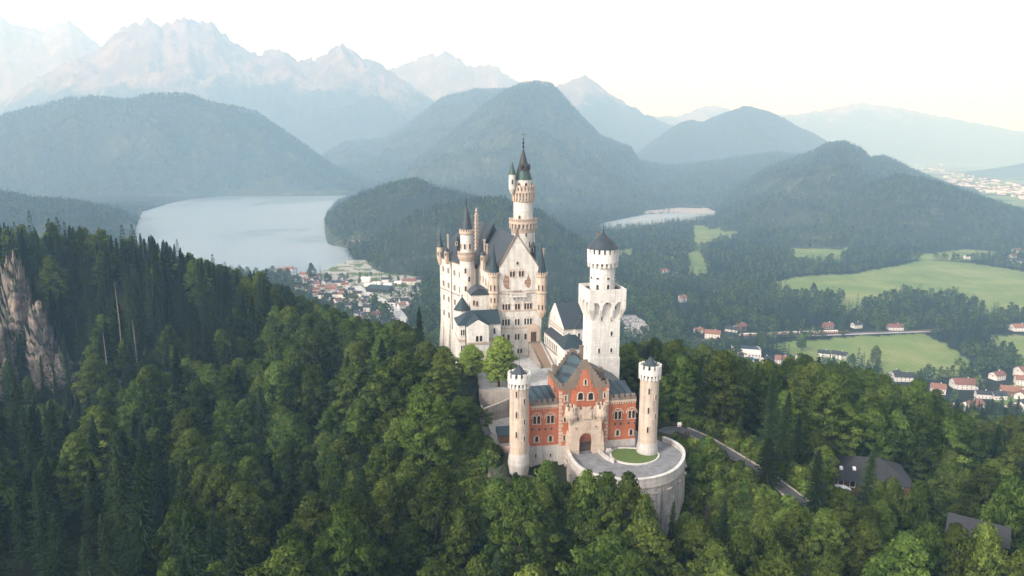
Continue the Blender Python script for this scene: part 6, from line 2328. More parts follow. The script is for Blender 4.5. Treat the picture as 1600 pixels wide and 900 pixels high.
# ------------------------------------------------------------------ trees
def leaf_mat(name, dark, light, hue=0.03, trans=0.25, vr=(.55, 1.5)):
    m, n, l, b = nt(name)
    at = n.new('ShaderNodeAttribute')
    at.attribute_name = 'tint'
    oi = n.new('ShaderNodeObjectInfo')
    c = mix(n, l, at.outputs['Fac'], dark, light)
    h = n.new('ShaderNodeHueSaturation')

    def mr(a, b_, out):
        q = n.new('ShaderNodeMapRange')
        q.inputs['To Min'].default_value = a
        q.inputs['To Max'].default_value = b_
        l.new(out, q.inputs['Value'])
        return q.outputs[0]
    l.new(mr(.5 - hue * .6, .5 + hue * 1.2, oi.outputs['Random']), h.inputs['Hue'])
    w = n.new('ShaderNodeTexWhiteNoise')
    w.noise_dimensions = '1D'
    l.new(oi.outputs['Random'], w.inputs['W'])
    l.new(mr(vr[0], vr[1], w.outputs['Value']), h.inputs['Value'])
    h.inputs['Saturation'].default_value = 0.95
    l.new(c, h.inputs['Color'])
    d = n.new('ShaderNodeBsdfDiffuse')
    t = n.new('ShaderNodeBsdfTranslucent')
    ms = n.new('ShaderNodeMixShader')
    ms.inputs[0].default_value = trans
    l.new(h.outputs[0], d.inputs['Color'])
    l.new(h.outputs[0], t.inputs['Color'])
    l.new(d.outputs[0], ms.inputs[1])
    l.new(t.outputs[0], ms.inputs[2])
    l.new(ms.outputs[0], n['Material Output'].inputs['Surface'])
    n.remove(b)
    return m


M['needle'] = leaf_mat('spruce_needles', (.011, .021, .010), (.036, .055, .020), .02, .12)
M['leaf'] = leaf_mat('beech_leaves', (.018, .038, .007), (.138, .176, .029), .018, .24)
M['lime_leaf'] = leaf_mat('lime_tree_leaves', (.14, .21, .035), (.29, .36, .065), .005, .35, (.95, 1.1))
M['bark'] = simple('bark', (.075, .06, .048), (.05, .04, .033), rough=.95, scale=1.5)
M['palebark'] = simple('pale_bark', (.26, .23, .2), (.14, .12, .1), rough=.95, scale=1.0)


def soup(name, verts, faces, tints, mat):
    me = np_mesh(name, verts, faces, [mat], smooth=False)
    a = me.attributes.new('tint', 'FLOAT', 'FACE')
    a.data.foreach_set('value', np.asarray(tints, np.float32))
    return me


def spruce_crown(seed, Hh=24.0, Rm=3.5, lod=0):
    g = np.random.default_rng(seed)
    V, F, T = [], [], []
    z = Hh * (.10 if lod < 2 else .08)
    step = (.62, 1.35, 2.9)[lod]
    nbr = (9, 6, 5)[lod]
    while z < Hh - .3:
        t = z / Hh
        rr = Rm * (1 - t) ** .82 * g.uniform(.72, 1.12) + .15
        if t < .3:
            rr *= .55 + 1.5 * t
        n_ = max(4, int(nbr * (1 - .45 * t)))
        ph = g.uniform(0, 6.28)
        for k in range(n_):
            a = ph + 6.2832 * k / n_ + g.uniform(-.3, .3)
            L = rr * g.uniform(.6, 1.2)
            dr = -.42 + .55 * t + g.uniform(-.12, .12)          # droop
            ca, sa = math.cos(a), math.sin(a)
            tint = g.uniform(0, .75)
            ns = max(1, int(L / (.62, 1.4, 9)[lod]))
            w = (.55, 1.0, 1.8)[lod] * (.55 + .5 * (1 - t))
            p = np.array([ca * .1, sa * .1, z])
            for s_ in range(ns):
                f0, f1 = s_ / ns, (s_ + 1) / ns
                r0, r1 = L * f0, L * f1
                z0 = z + dr * r0 + .06 * r0 * r0 / max(L, .5)
                z1 = z + dr * r1 + .06 * r1 * r1 / max(L, .5)
                ww = w * (1 - .5 * f0)
                tip = 1.0 if s_ == ns - 1 else 0.0
                for sd in (-1, 1):
                    b = len(V)
                    jj = g.uniform(.7, 1.3)
                    V += [(ca * r0, sa * r0, z0), (ca * (r1 + .25 * jj), sa * (r1 + .25 * jj), z1 - .05),
                          (ca * (r1 - .1) - sa * sd * ww * jj, sa * (r1 - .1) + ca * sd * ww * jj, z1 - .32 * ww * jj - .1)]
                    F.append((b, b + 1, b + 2))
                    T.append(min(1, tint + .25 * f1 + g.uniform(-.1, .1)))
                if lod == 0 and g.random() < .7:                # hanging twig
                    b = len(V)
                    hh = g.uniform(.35, .8)
                    V += [(ca * r0, sa * r0, z0), (ca * r1, sa * r1, z1), (ca * (r0 + r1) / 2 + g.uniform(-.2, .2), sa * (r0 + r1) / 2 + g.uniform(-.2, .2), (z0 + z1) / 2 - hh)]
                    F.append((b, b + 1, b + 2))
                    T.append(tint * .7)
        z += step * g.uniform(.7, 1.25) * (1.05 - .78 * t)
    b = len(V)
    for k in range(4):
        a = k * 1.57
        V += [(0, 0, Hh + .4), (math.cos(a) * .3, math.sin(a) * .3, Hh - 1.3), (math.cos(a + 1.57) * .3, math.sin(a + 1.57) * .3, Hh - 1.3)]
        F.append((b + 3 * k, b + 3 * k + 1, b + 3 * k + 2))
        T.append(.6)
    return soup('spruce_crown', np.array(V), np.array(F), T, M['needle'])


def leaf_crown(seed, Hh=20.0, Rm=5.0, lod=0, mat='leaf', shape=1.0):
    g = np.random.default_rng(seed)
    nl, ncl, nq, sz = ((16, 9, 84, .31), (8, 4, 16, .78), (6, 2, 7, 1.4))[lod]
    V, F, T = [], [], []
    z0, z1 = Hh * (.20 if mat == 'leaf' else .16), Hh          # crown foot and tip
    clumps = []
    lob = [(g.uniform(0, 6.28), g.uniform(.08, .85), g.uniform(.16, .34), g.uniform(-.3, .3)) for _ in range(nl)]
    for i in range(nl * ncl):
        t = ((i + g.uniform(0, 1)) / (nl * ncl)) ** .9
        a = 2.39996 * i + g.uniform(-.4, .4)
        prof = (math.sin(PI * min(1, .10 + .9 * t) ** .62) ** .75) if t < .97 else .12
        prof = max(.10, prof)
        bulge, lt = 1.0, .3
        for la, lz, lw, lv in lob:                             # limbs push parts of the crown out, leave hollows between
            dd = math.hypot(((a - la + PI) % (2 * PI) - PI) * .55 * prof, t - lz)
            if dd < lw:
                bulge += (1 - dd / lw) * .34
                lt += lv * (1 - dd / lw)
        rr = Rm * prof * bulge * g.uniform(.62, .92) * .86
        if g.random() < .22:
            rr *= g.uniform(.3, .8)
        c = np.array([math.cos(a) * rr, math.sin(a) * rr, z0 + (z1 - z0) * t * shape * .97 + (bulge - 1) * 1.6])
        clumps.append((c, g.uniform(.7, 1.25) * (1.22, 1.35, 1.8)[lod], lt + g.uniform(-.2, .3)))
    for c, cr, ct in clumps:
        d = g.normal(size=(nq, 3))
        d /= np.linalg.norm(d, axis=1)[:, None]
        d[:, 2] = d[:, 2] * .8 + .18
        pos = c + d * cr * g.uniform(.55, 1.08, (nq, 1)) * np.array([1.15, 1.15, .75])
        nrm = d + g.normal(size=(nq, 3)) * .45 + np.array([0, 0, .35])
        nrm /= np.linalg.norm(nrm, axis=1)[:, None]
        up = g.normal(size=(nq, 3))
        uu = np.cross(nrm, up)
        uu /= np.linalg.norm(uu, axis=1)[:, None] + 1e-9
        vv = np.cross(nrm, uu)
        s_ = sz * g.uniform(.6, 1.35, (nq, 1))
        b = len(V)
        q = np.stack([pos - uu * s_ * 1.1, pos - vv * s_ * .62 + uu * s_ * .1, pos + uu * s_ * 1.1 - nrm * s_ * .25, pos + vv * s_ * .62 + uu * s_ * .1], 1).reshape(-1, 3)
        V += [tuple(x) for x in q]
        F += [(b + 4 * k, b + 4 * k + 1, b + 4 * k + 2, b + 4 * k + 3) for k in range(nq)]
        T += list(np.clip(ct + g.uniform(-.12, .22, nq), 0, 1))
    return soup('leaf_crown', np.array(V), np.array(F), T, M[mat]), clumps


def spruce_trunk(Hh, bare=False):
    mb = MB().lathe(0, 0, [(.34, -3), (.30, 0), (.2, Hh * .5), (.05, Hh * .97)], 7)
    o2 = mb.build('trunk', M['bark'])
    me = o2.data
    bpy.data.objects.remove(o2)
    return me


def leaf_trunk(Hh, clumps, seed, mat='bark'):
    g = random.Random(seed)
    mb = MB().lathe(0, 0, [(.42, -3), (.36, .5), (.28, Hh * .4), (.16, Hh * .62), (.05, Hh * .85)], 8)
    for c, cr, ct in g.sample(clumps, min(9, len(clumps))):
        z0 = max(Hh * .22, min(Hh * .6, c[2] - 3.0))
        mb.tube((0, 0, z0), (c[0] * .55, c[1] * .55, z0 + (c[2] - z0) * .6), .13, .09, 5)
        mb.tube((c[0] * .55, c[1] * .55, z0 + (c[2] - z0) * .6), tuple(c), .09, .03, 5)
    o2 = mb.build('trunk', M[mat])
    me = o2.data
    bpy.data.objects.remove(o2)
    return me


SPR = []
for i in range(6):
    Hh, Rm = (28, 31, 24, 29, 20, 33)[i], (5.0, 4.6, 4.8, 5.6, 4.0, 5.1)[i]
    SPR.append((spruce_crown(100 + i, Hh, Rm), spruce_trunk(Hh), Hh, Rm))
BRO = []
for i in range(7):
    Hh, Rm = (24, 22, 26, 20, 25, 18, 23)[i], (7.0, 7.4, 7.2, 6.3, 8.2, 5.6, 6.2)[i]
    c, cl = leaf_crown(200 + i, Hh, Rm, shape=(1, .95, 1.08, 1, .95, 1, 1.1)[i])
    BRO.append((c, leaf_trunk(Hh, cl, i), Hh, Rm))
LIME = []
for i in range(2):
    c, cl = leaf_crown(300 + i, 13.5, 5.6, mat='lime_leaf', shape=1.12)
    LIME.append((c, leaf_trunk(12.5, cl, 50 + i), 12.5, 4.6))


def add_tree(kind, var, x, y, z, s, rot, label, cat, group=None, sz=1.0):
    crown, trunk, Hh, Rm = {'spruce_tree': SPR, 'broadleaf_tree': BRO, 'lime_tree': LIME}[kind][var]
    e_ = bpy.data.objects.new(kind, None)
    COL.objects.link(e_)
    e_.location = (x, y, z)
    e_.rotation_euler = (.045 * math.sin(rot * 7.1), .045 * math.cos(rot * 5.3), rot)
    e_.scale = (s, s, s * sz)
    tag(e_, label, cat, group)
    for nm, me in (('trunk', trunk), ('crown', crown)):
        o2 = bpy.data.objects.new(nm, me)
        COL.objects.link(o2)
        o2.parent = e_
    return e_


# ---- where the near trees stand
rt_ = np.random.default_rng(11)
pts = []
sp = 9.8
for gy in np.arange(92, 470, sp):
    half = gy * .86 + 25
    for gx in np.arange(-half, half, sp):
        pts.append((gx + rt_.uniform(-.46, .46) * sp, gy + rt_.uniform(-.46, .46) * sp))
pts = np.array(pts)
X, Y = pts[:, 0], pts[:, 1]
keep = rt_.random(len(pts)) > .06


def clear(poly, margin):
    p = grow_from_center(poly, margin)
    global keep
    keep &= ~in_poly(X, Y, p)


def grow_from_center(poly, d):
    cx, cy = sum(p[0] for p in poly) / len(poly), sum(p[1] for p in poly) / len(poly)
    out = []
    for x, y in poly:
        L = math.hypot(x - cx, y - cy)
        out.append((cx + (x - cx) * (L + d) / L, cy + (y - cy) * (L + d) / L))
    return out


clear(BAST_POLY, 4.5)
clear(COURT, 4.0)
clear([O_, Rr_, RK, K_], 5)
clear([Kw, K2, W2, W1], 5)
clear([FG.w(-20, -3, 0)[:2], FG.w(20, -4, 0)[:2], FG.w(20, 16, 0)[:2], FG.w(-20, 16, 0)[:2]], 1)
clear([FBm.w(mx0, -4, 0)[:2], FBm.w(mx1, -4, 0)[:2], FBm.w(mx1, dep, 0)[:2], FBm.w(mx0, dep, 0)[:2]], 4)
clear([FAr.w(0, 0, 0)[:2], FAr.w(AL, 0, 0)[:2], FAr.w(AL, 16, 0)[:2], FAr.w(0, 16, 0)[:2]], 4)
clear([SQ.w(*q, 0)[:2] for q in ((-6, -6), (6, -6), (6, 6), (-6, 6))], 4)
clear([G(px, py, -3) for px, py in ((745, 640), (750, 705), (800, 706), (800, 640))], 2)
clear([G(px, py, 2) for px, py in ((745, 612), (800, 606), (800, 650), (750, 650))], 2)
clear([(-17, 158), (-4, 158), (-4, 172), (-17, 174)], 1)
clear([(rs.location.x + q[0], rs.location.y + q[1]) for q in ((-15, -13), (15, -13), (15, 9), (-15, 9))], 0)
clear([(lo_.location.x + q[0], lo_.location.y + q[1]) for q in ((-7, -8), (7, -8), (7, 5), (-7, 5))], 0)
d_, _ = seg_dist(X, Y, ROAD_PTS)
keep &= d_ > 5.0
# open slope below the road
keep &= ~in_poly(X, Y, [(41, 150), (41, 190), (54, 186), (74, 172), (78, 160), (66, 152), (56, 140), (48, 138)])
# in front of the rock faces
CL = [G(px, py, -20) for px, py in ((-40, 500), (40, 470), (95, 500), (120, 590), (40, 640), (-60, 640))]
pts = pts[keep]
X, Y = pts[:, 0], pts[:, 1]
Z = height(X, Y)
PXs, PYs, _ = project(X, Y, Z + 12)

cand = []
for (x, y, z, px, py) in zip(X, Y, Z, PXs, PYs):
    # conifers rule the left and far slopes, broadleaf the middle and the castle hill
    n1 = float(gnoise(x / 45, y / 45, 51))
    pc = .78 - .60 * float(sstep(150, 520, px)) + (.06 * float(sstep(1250, 1500, px)) - .10 * float(px > 1030)) + (.5 if px < 1030 else .3) * n1
    if y > 330 and px < 420:
        pc += .35
    kind = 'spruce_tree' if rt_.random() < min(.97, max(.06, pc)) else 'broadleaf_tree'
    if kind == 'spruce_tree' and rt_.random() < .10:
        s = rt_.uniform(.45, .7)
    else:
        s = rt_.uniform(.72, 1.22)
    if px > 1040 and y > 195 and kind == 'broadleaf_tree':
        s *= 1.08
    if x > 42 and x < 110 and y < 190 and y > 140:
        s *= .72
    # keep the castle, its forecourt and the road in view: lower trees right in front of them
    var = int(rt_.integers(0, 6 if kind == 'spruce_tree' else 7))
    Hh = (SPR if kind == 'spruce_tree' else BRO)[var][2]
    cand.append([kind, var, x, y, z, s, rt_.uniform(0, 6.28), Hh * s])


def cap(px, py_lim):           # highest canopy pixel allowed in front of things, by column
    return py_lim


LIM = [(-60, 330), (0, 342), (60, 352), (110, 350), (150, 362), (230, 362), (285, 380), (300, 398), (420, 425), (450, 445), (520, 470), (560, 492), (600, 500), (640, 505), (660, 508), (685, 540), (705, 560), (728, 560), (757, 612), (775, 700), (795, 752),
       (800, 752), (830, 722), (885, 738), (930, 752), (985, 764), (1012, 790), (1050, 806), (1072, 775), (1090, 720), (1140, 742), (1180, 760), (1240, 790), (1300, 772), (1340, 740), (1400, 742), (1440, 750), (1500, 800), (1540, 760), (1600, 720)]
LX, LY = [p[0] for p in LIM], [p[1] for p in LIM]
out = []
for c in cand:
    kind, var, x, y, z, s, rot, hh = c
    tx, ty, _ = project(x, y, z + hh)
    Rm = (SPR if kind == 'spruce_tree' else BRO)[var][3] * s
    wpx_ = Rm * FPX / y * (.4 if kind == 'spruce_tree' else .8)
    lim = max(float(np.interp(tx + d, LX, LY)) for d in (-wpx_, 0, wpx_))
    front = y < np.interp(tx, [-100, 560, 690, 740, 800, 1075, 1090, 1250, 1300, 1600], [500, 500, 320, 235, 168, 158, 158, 165, 170, 135])
    if tx > 1075 and not front:
        lim = float(np.interp(tx, [1075, 1100, 1150, 1200, 1250, 1300, 1350, 1420, 1450, 1500, 1560, 1600], [540, 545, 548, 575, 555, 552, 575, 590, 605, 640, 655, 650]))
    elif 980 < tx <= 1075 and not front:
        lim = 532
    elif 690 < tx < 980 and not front:
        lim = 545 if y > 260 else 999
    if tx > 1250 and y < 168 and tx < 1440:
        lim = max(lim, 735)
    if -60 < tx < 125 and 235 < y < 326:
        lim = max(lim, 605 + (20 if tx < 90 else 0))
    if ty < lim:               # shrink to fit, or give up
        zt_ = zat(lim + rt_.uniform(0, 14), y)
        f = (zt_ - z) / hh
        if f < (.24 if tx < 130 and y < 330 else .42):
            continue
        s *= f
        hh *= f
    out.append([kind, var, x, y, z, s, rot, hh])
cand = out

# ---- hand-placed trees
hand = []


def place(kind, var, px, py_top, Y, s, label, sz=1.0, zb=None):
    x = xat(px, py_top, Y)
    z = float(height([x], [Y])[0]) if zb is None else zb
    crown, trunk, Hh, Rm = {'spruce_tree': SPR, 'broadleaf_tree': BRO, 'lime_tree': LIME}[kind][var]
    zt_ = zat(py_top, Y)
    hand.append((kind, var, x, Y, z, s, (zt_ - z) / (Hh * s), label))


place('lime_tree', 0, 779, 541, 213, 1.05, 'round bright green lime tree in the courtyard, right in front of the white hall', zb=3.9)
place('lime_tree', 1, 737, 548, 222, .9, 'smaller bright green lime tree beside the courtyard, left of the round one', zb=3.9)
place('spruce_tree', 3, 806, 735, 158, .9, 'dark pointed spruce standing right in front of the left gate tower foot')
place('spruce_tree', 4, 1046, 782, 141, .62, 'thin ragged spruce against the streaked bastion wall')
place('broadleaf_tree', 4, 1245, 648, 190, 1.15, 'big round beech above the forest road, left of the dark roofed inn')
place('spruce_tree', 0, 1203, 682, 166, 1.0, 'light green larch like conifer at the lower end of the forest road')
place('spruce_tree', 3, 1357, 700, 163, .9, 'olive green conifer in front of the dark roofed inn')
place('spruce_tree', 2, 1282, 704, 158, .9, 'olive conifer between the big round beech and the inn')
place('broadleaf_tree', 0, 955, 740, 143, 1.0, 'light leaved tree growing up against the middle of the bastion')
place('broadleaf_tree', 3, 905, 748, 147, .95, 'light leaved tree at the left end of the bastion wall')
place('broadleaf_tree', 5, 853, 728, 157, .8, 'bushy green tree at the foot of the left red wing')
place('broadleaf_tree', 2, 695, 548, 205, 1.0, 'tall bright beech left of the courtyard wall')
place('broadleaf_tree', 6, 725, 625, 187, 1.0, 'bright beech below the terrace stairs, left of the kiosk')
place('broadleaf_tree', 4, 1480, 650, 205, 1.15, 'wide light green beech to the right, behind the dark roofed inn')
place('spruce_tree', 1, 655, 480, 300, .8, 'lone pointed spruce standing out before the lake village car park')
place('broadleaf_tree', 3, 1400, 752, 160, .8, 'leafy tree right of the olive conifer, before the inn')
place('broadleaf_tree', 5, 1440, 762, 155, .85, 'leafy tree at the right end of the inn roof')
place('broadleaf_tree', 0, 1505, 826, 129, .85, 'leafy tree right in front of the service building')
place('broadleaf_tree', 1, 1595, 740, 145, 1.0, 'light green leafy tree at the right edge above the service building')

place('spruce_tree', 4, 24, 522, 318, .62, 'small spruce clinging to the pale rock face, left one')
place('spruce_tree', 4, 62, 556, 316, .6, 'small spruce at the middle foot of the pale rock face')
place('spruce_tree', 2, 98, 520, 320, .6, 'spruce hiding the right flank of the pale rock face')
place('spruce_tree', 1, 8, 520, 316, .5, 'thin spruce at the left edge before the pale rock face')
place('broadleaf_tree', 5, 44, 590, 312, .6, 'leafy tree at the foot of the pale rock face')
place('spruce_tree', 4, 84, 580, 314, .6, 'small spruce at the right foot of the pale rock face')
place('broadleaf_tree', 3, 12, 566, 311, .6, 'bushy tree low on the left of the pale rock face')
place('broadleaf_tree', 2, 1322, 768, 158, .7, 'leafy tree at the left end of the dark roofed inn')
place('broadleaf_tree', 6, 1378, 762, 161, .6, 'rounded leafy tree under the middle of the inn roof')
place('broadleaf_tree', 3, 1552, 824, 128, .85, 'leafy tree hiding the right side of the service building')
place('broadleaf_tree', 4, 1470, 812, 132, .7, 'wide leafy tree left of the service building')
place('broadleaf_tree', 3, 1015, 772, 139, .7, 'lower leafy tree before the right half of the bastion wall')
place('broadleaf_tree', 2, 983, 750, 141, .85, 'leafy tree reaching up the middle of the streaked bastion wall')
place('broadleaf_tree', 6, 925, 752, 145, .8, 'leafy tree against the left part of the bastion wall')
place('broadleaf_tree', 5, 1195, 800, 138, .75, 'leafy tree under the lower end of the forest road')
place('spruce_tree', 0, 1130, 778, 142, .75, 'conifer on the open slope right of the bastion')

# ---- pick the trees that show largest: coarse visibility buffer, near to far
BW, BH = 400, 225
buf = np.zeros((BH, BW), bool)
items = [dict(k=c[0], v=c[1], x=c[2], y=c[3], z=c[4], s=c[5], r=c[6], sz=1.0, lab=None, hh=c[7]) for c in cand]
items += [dict(k=h[0], v=h[1], x=h[2], y=h[3], z=h[4], s=h[5], r=1.3 + i, sz=h[6], lab=h[7], hh=SPR[0][2] * h[5]) for i, h in enumerate(hand)]
items.sort(key=lambda q: q['y'])
for q in items:
    SETS = {'spruce_tree': SPR, 'broadleaf_tree': BRO, 'lime_tree': LIME}[q['k']]
    Hh, Rm = SETS[q['v']][2] * q['s'] * q['sz'], SETS[q['v']][3] * q['s']
    x0, yb, f = project(q['x'], q['y'], q['z'])
    _, yt, _ = project(q['x'], q['y'], q['z'] + Hh)
    w = Rm * FPX / f
    q['px'], q['pt'], q['pb'] = x0, yt, yb
    i0, i1 = int(max(0, yt / 4)), int(min(BH, yb / 4 + 1))
    n_ = 0
    for j in range(i0, i1):
        t = (j * 4 - yt) / max(yb - yt, 1)
        ww = w * (min(1, t * 1.15) if q['k'] == 'spruce_tree' else math.sin(PI * min(1, .12 + t * 1.0)) if t < .88 else .1)
        a, b_ = int(max(0, (x0 - ww) / 4)), int(min(BW, (x0 + ww) / 4 + 1))
        if b_ > a:
            n_ += int((~buf[j, a:b_]).sum())
            buf[j, a:b_] = True
    q['vis'] = n_
ZONES = [   # label words by where a tree stands, in photo pixels of its top
    (lambda x, y: x < 330 and y < 440, 'far left crest before the lake'),
    (lambda x, y: x < 170 and y < 660, 'around the pale rock face'),
    (lambda x, y: x < 420 and y < 560, 'slope right of the rock face'),
    (lambda x, y: 330 <= x < 690 and y < 520, 'crest before the lake village'),
    (lambda x, y: x < 230 and y >= 660, 'dark bottom left corner'),
    (lambda x, y: x < 420 and y < 680, 'middle of the left ravine'),
    (lambda x, y: x < 480 and y >= 680, 'bottom of the left ravine'),
    (lambda x, y: x < 560 and y < 640, 'slope below the lake village'),
    (lambda x, y: x < 690 and y < 640, 'castle hill left of the palace'),
    (lambda x, y: x < 690 and y >= 640 and y < 760, 'slope left of the terraces'),
    (lambda x, y: x < 700 and y >= 760, 'bottom edge left of the crags'),
    (lambda x, y: x < 800 and y < 700, 'below the courtyard and terraces'),
    (lambda x, y: x < 830, 'under the left gate tower'),
    (lambda x, y: x < 960, 'below the bastion\'s left half'),
    (lambda x, y: x < 1075 and y > 700, 'below the bastion\'s right half'),
    (lambda x, y: x < 1180 and y < 660, 'behind the right gate tower'),
    (lambda x, y: x < 1250 and y > 700, 'slope under the forest road'),
    (lambda x, y: x < 1330 and y < 720, 'above the forest road'),
    (lambda x, y: x < 1420 and y >= 720, 'before the dark roofed inn'),
    (lambda x, y: x < 1470, 'behind the dark roofed inn'),
    (lambda x, y: y < 720, 'right edge below the houses'),
    (lambda x, y: True, 'bottom right corner'),
]
SIZE = {'spruce_tree': ('spruce',), 'broadleaf_tree': ('leafy tree',), 'lime_tree': ('lime tree',)}
chosen = {}
rest = []
for k in ('spruce_tree', 'broadleaf_tree'):
    L = [q for q in items if q['k'] == k]
    L.sort(key=lambda q: -(q['vis'] + 9999 * (q['lab'] is not None)))
    nv = [q for q in L if q['vis'] > 5 or q['lab']]
    chosen[k] = nv[:300]
    ids = set(id(q) for q in chosen[k])
    rest += [q for q in L if id(q) not in ids]
ORD = ['leftmost', 'second', 'third', 'fourth', 'fifth', 'sixth', 'seventh', 'eighth', 'ninth', 'tenth', 'eleventh', 'twelfth', 'thirteenth', 'fourteenth', 'fifteenth', 'sixteenth', 'seventeenth', 'eighteenth', 'nineteenth', 'twentieth']


def ordinal(i, n_):
    if i == 0:
        return 'leftmost'
    if i == n_ - 1:
        return 'rightmost'
    if i < n_ / 2 and i < len(ORD):
        return ORD[i] + ' from the left'
    j = n_ - 1 - i
    if j < len(ORD):
        return ORD[j] + ' from the right'
    return None


for k in chosen:
    zones = {}
    for q in chosen[k]:
        if q['lab']:
            continue
        for zi, (fn, words) in enumerate(ZONES):
            if fn(q['px'], q['pt']):
                zones.setdefault(zi, []).append(q)
                break
    for zi, L in zones.items():
        words = ZONES[zi][1]
        # three depth rows, each read from left to right
        L.sort(key=lambda q: -q['y'])
        nr_ = 3 if len(L) > 14 else 2 if len(L) > 6 else 1
        rows = [L[i * len(L) // nr_:(i + 1) * len(L) // nr_] for i in range(nr_)]
        rn = {1: ('',), 2: ('back row ', 'front row '), 3: ('back row ', 'middle row ', 'front row ')}[nr_]
        for row, nm in zip(rows, rn):
            row.sort(key=lambda q: q['px'])
            hs_ = sorted(q['hh'] for q in row)
            for i, q in enumerate(row):
                o_ = ordinal(i, len(row))
                sz_ = 'tall ' if q['hh'] >= hs_[int(len(hs_) * .67)] else 'short ' if q['hh'] < hs_[int(len(hs_) * .33)] else ''
                base = sz_ + ('dark ' if k == 'spruce_tree' else 'green ') + SIZE[k][0]
                rw = ', ' + nm.strip() if nm else ''
                if o_ and ' from' in o_:
                    w0, w1 = o_.split(' from ')
                    q['lab'] = '%s %s from %s%s, %s' % (w0, base, w1, rw, words)
                elif o_:
                    q['lab'] = '%s %s%s, %s' % (o_, base, rw, words)
                else:
                    q['lab'] = 'middle %s%s, %s' % (base, rw, words)
                q['grp'] = ('spruces ' if k == 'spruce_tree' else 'leafy trees ') + words
for k in chosen:
    for q in chosen[k]:
        add_tree(k, q['v'], q['x'], q['y'], q['z'], q['s'], q['r'], q['lab'], 'tree', q.get('grp'), q['sz'])
for q in items:
    if q['k'] == 'lime_tree':
        add_tree('lime_tree', q['v'], q['x'], q['y'], q['z'], q['s'], q['r'], q['lab'], 'tree', None, q['sz'])

# ------------------------------------------------------------------ masses of trees: one object each, filled by instancing
def stash(name, meshes):
    c = bpy.data.collections.new(name)
    for i, ml in enumerate(meshes):
        o2 = bpy.data.objects.new('%s_%02d' % (name, i), ml)
        c.objects.link(o2)
    return c


def join_mesh(name, a, b):
    """crown + trunk in one mesh for the masses"""
    import bmesh
    bm = bmesh.new()
    bm.from_mesh(a)
    nf = len(bm.faces)
    bm.from_mesh(b)
    bm.faces.ensure_lookup_table()
    for f in bm.faces[nf:]:
        f.material_index = 1
    me = bpy.data.meshes.new(name)
    bm.to_mesh(me)
    bm.free()
    me.materials.append(a.materials[0])
    me.materials.append(b.materials[0])
    return me


def scatter(name, P_, S_, I_, coll, label):
    n_ = len(P_)
    me = bpy.data.meshes.new(name)
    me.vertices.add(n_)
    me.vertices.foreach_set('co', np.ascontiguousarray(P_, np.float32).ravel())
    g = np.random.default_rng(len(P_))
    rot = np.zeros((n_, 3), np.float32)
    rot[:, 2] = g.uniform(0, 6.28, n_)
    for nm, ty, dat, key in (('scl', 'FLOAT_VECTOR', np.asarray(S_, np.float32), 'vector'), ('rot', 'FLOAT_VECTOR', rot, 'vector'), ('pick', 'INT', np.asarray(I_, np.int32), 'value')):
        at = me.attributes.new(nm, ty, 'POINT')
        at.data.foreach_set(key, dat.ravel())
    o2 = bpy.data.objects.new(name, me)
    COL.objects.link(o2)
    ng = bpy.data.node_groups.new(name + '_nodes', 'GeometryNodeTree')
    ng.interface.new_socket('Geometry', in_out='INPUT', socket_type='NodeSocketGeometry')
    ng.interface.new_socket('Geometry', in_out='OUTPUT', socket_type='NodeSocketGeometry')
    N, Lk = ng.nodes, ng.links
    gi, go = N.new('NodeGroupInput'), N.new('NodeGroupOutput')
    ip = N.new('GeometryNodeInstanceOnPoints')
    ci = N.new('GeometryNodeCollectionInfo')
    ci.inputs['Collection'].default_value = coll
    ci.inputs['Separate Children'].default_value = True
    ci.inputs['Reset Children'].default_value = True

    def na(nm, ty):
        q = N.new('GeometryNodeInputNamedAttribute')
        q.data_type = ty
        q.inputs['Name'].default_value = nm
        return q.outputs['Attribute']
    Lk.new(gi.outputs[0], ip.inputs['Points'])
    Lk.new(ci.outputs[0], ip.inputs['Instance'])
    ip.inputs['Pick Instance'].default_value = True
    Lk.new(na('pick', 'INT'), ip.inputs['Instance Index'])
    er = N.new('FunctionNodeEulerToRotation')
    Lk.new(na('rot', 'FLOAT_VECTOR'), er.inputs[0])
    Lk.new(er.outputs[0], ip.inputs['Rotation'])
    Lk.new(na('scl', 'FLOAT_VECTOR'), ip.inputs['Scale'])
    Lk.new(ip.outputs[0], go.inputs[0])
    md = o2.modifiers.new('scatter', 'NODES')
    md.node_group = ng
    return tag(o2, label, 'forest', kind='stuff')


NEARC = stash('stock_near', [join_mesh('near_spruce', s[0], s[1]) for s in SPR] + [join_mesh('near_leafy', s[0], s[1]) for s in BRO])
if rest:
    scatter('forest', [(q['x'], q['y'], q['z']) for q in rest], [(q['s'],) * 3 for q in rest], [q['v'] + (6 if q['k'] == 'broadleaf_tree' else 0) for q in rest], NEARC,
            'dark mixed forest filling the slopes between the nearer trees')
MIDT = [soup_ for soup_ in [spruce_crown(400 + i, 22, 3.3, 1) for i in range(4)]]
MIDT += [leaf_crown(420 + i, 17, 5.0, 1)[0] for i in range(5)]
MIDC = stash('stock_mid', MIDT)
FART = [spruce_crown(440 + i, 22, 3.6, 2) for i in range(4)] + [leaf_crown(450 + i, 17, 5.4, 2)[0] for i in range(4)]
FARC = stash('stock_far', FART)


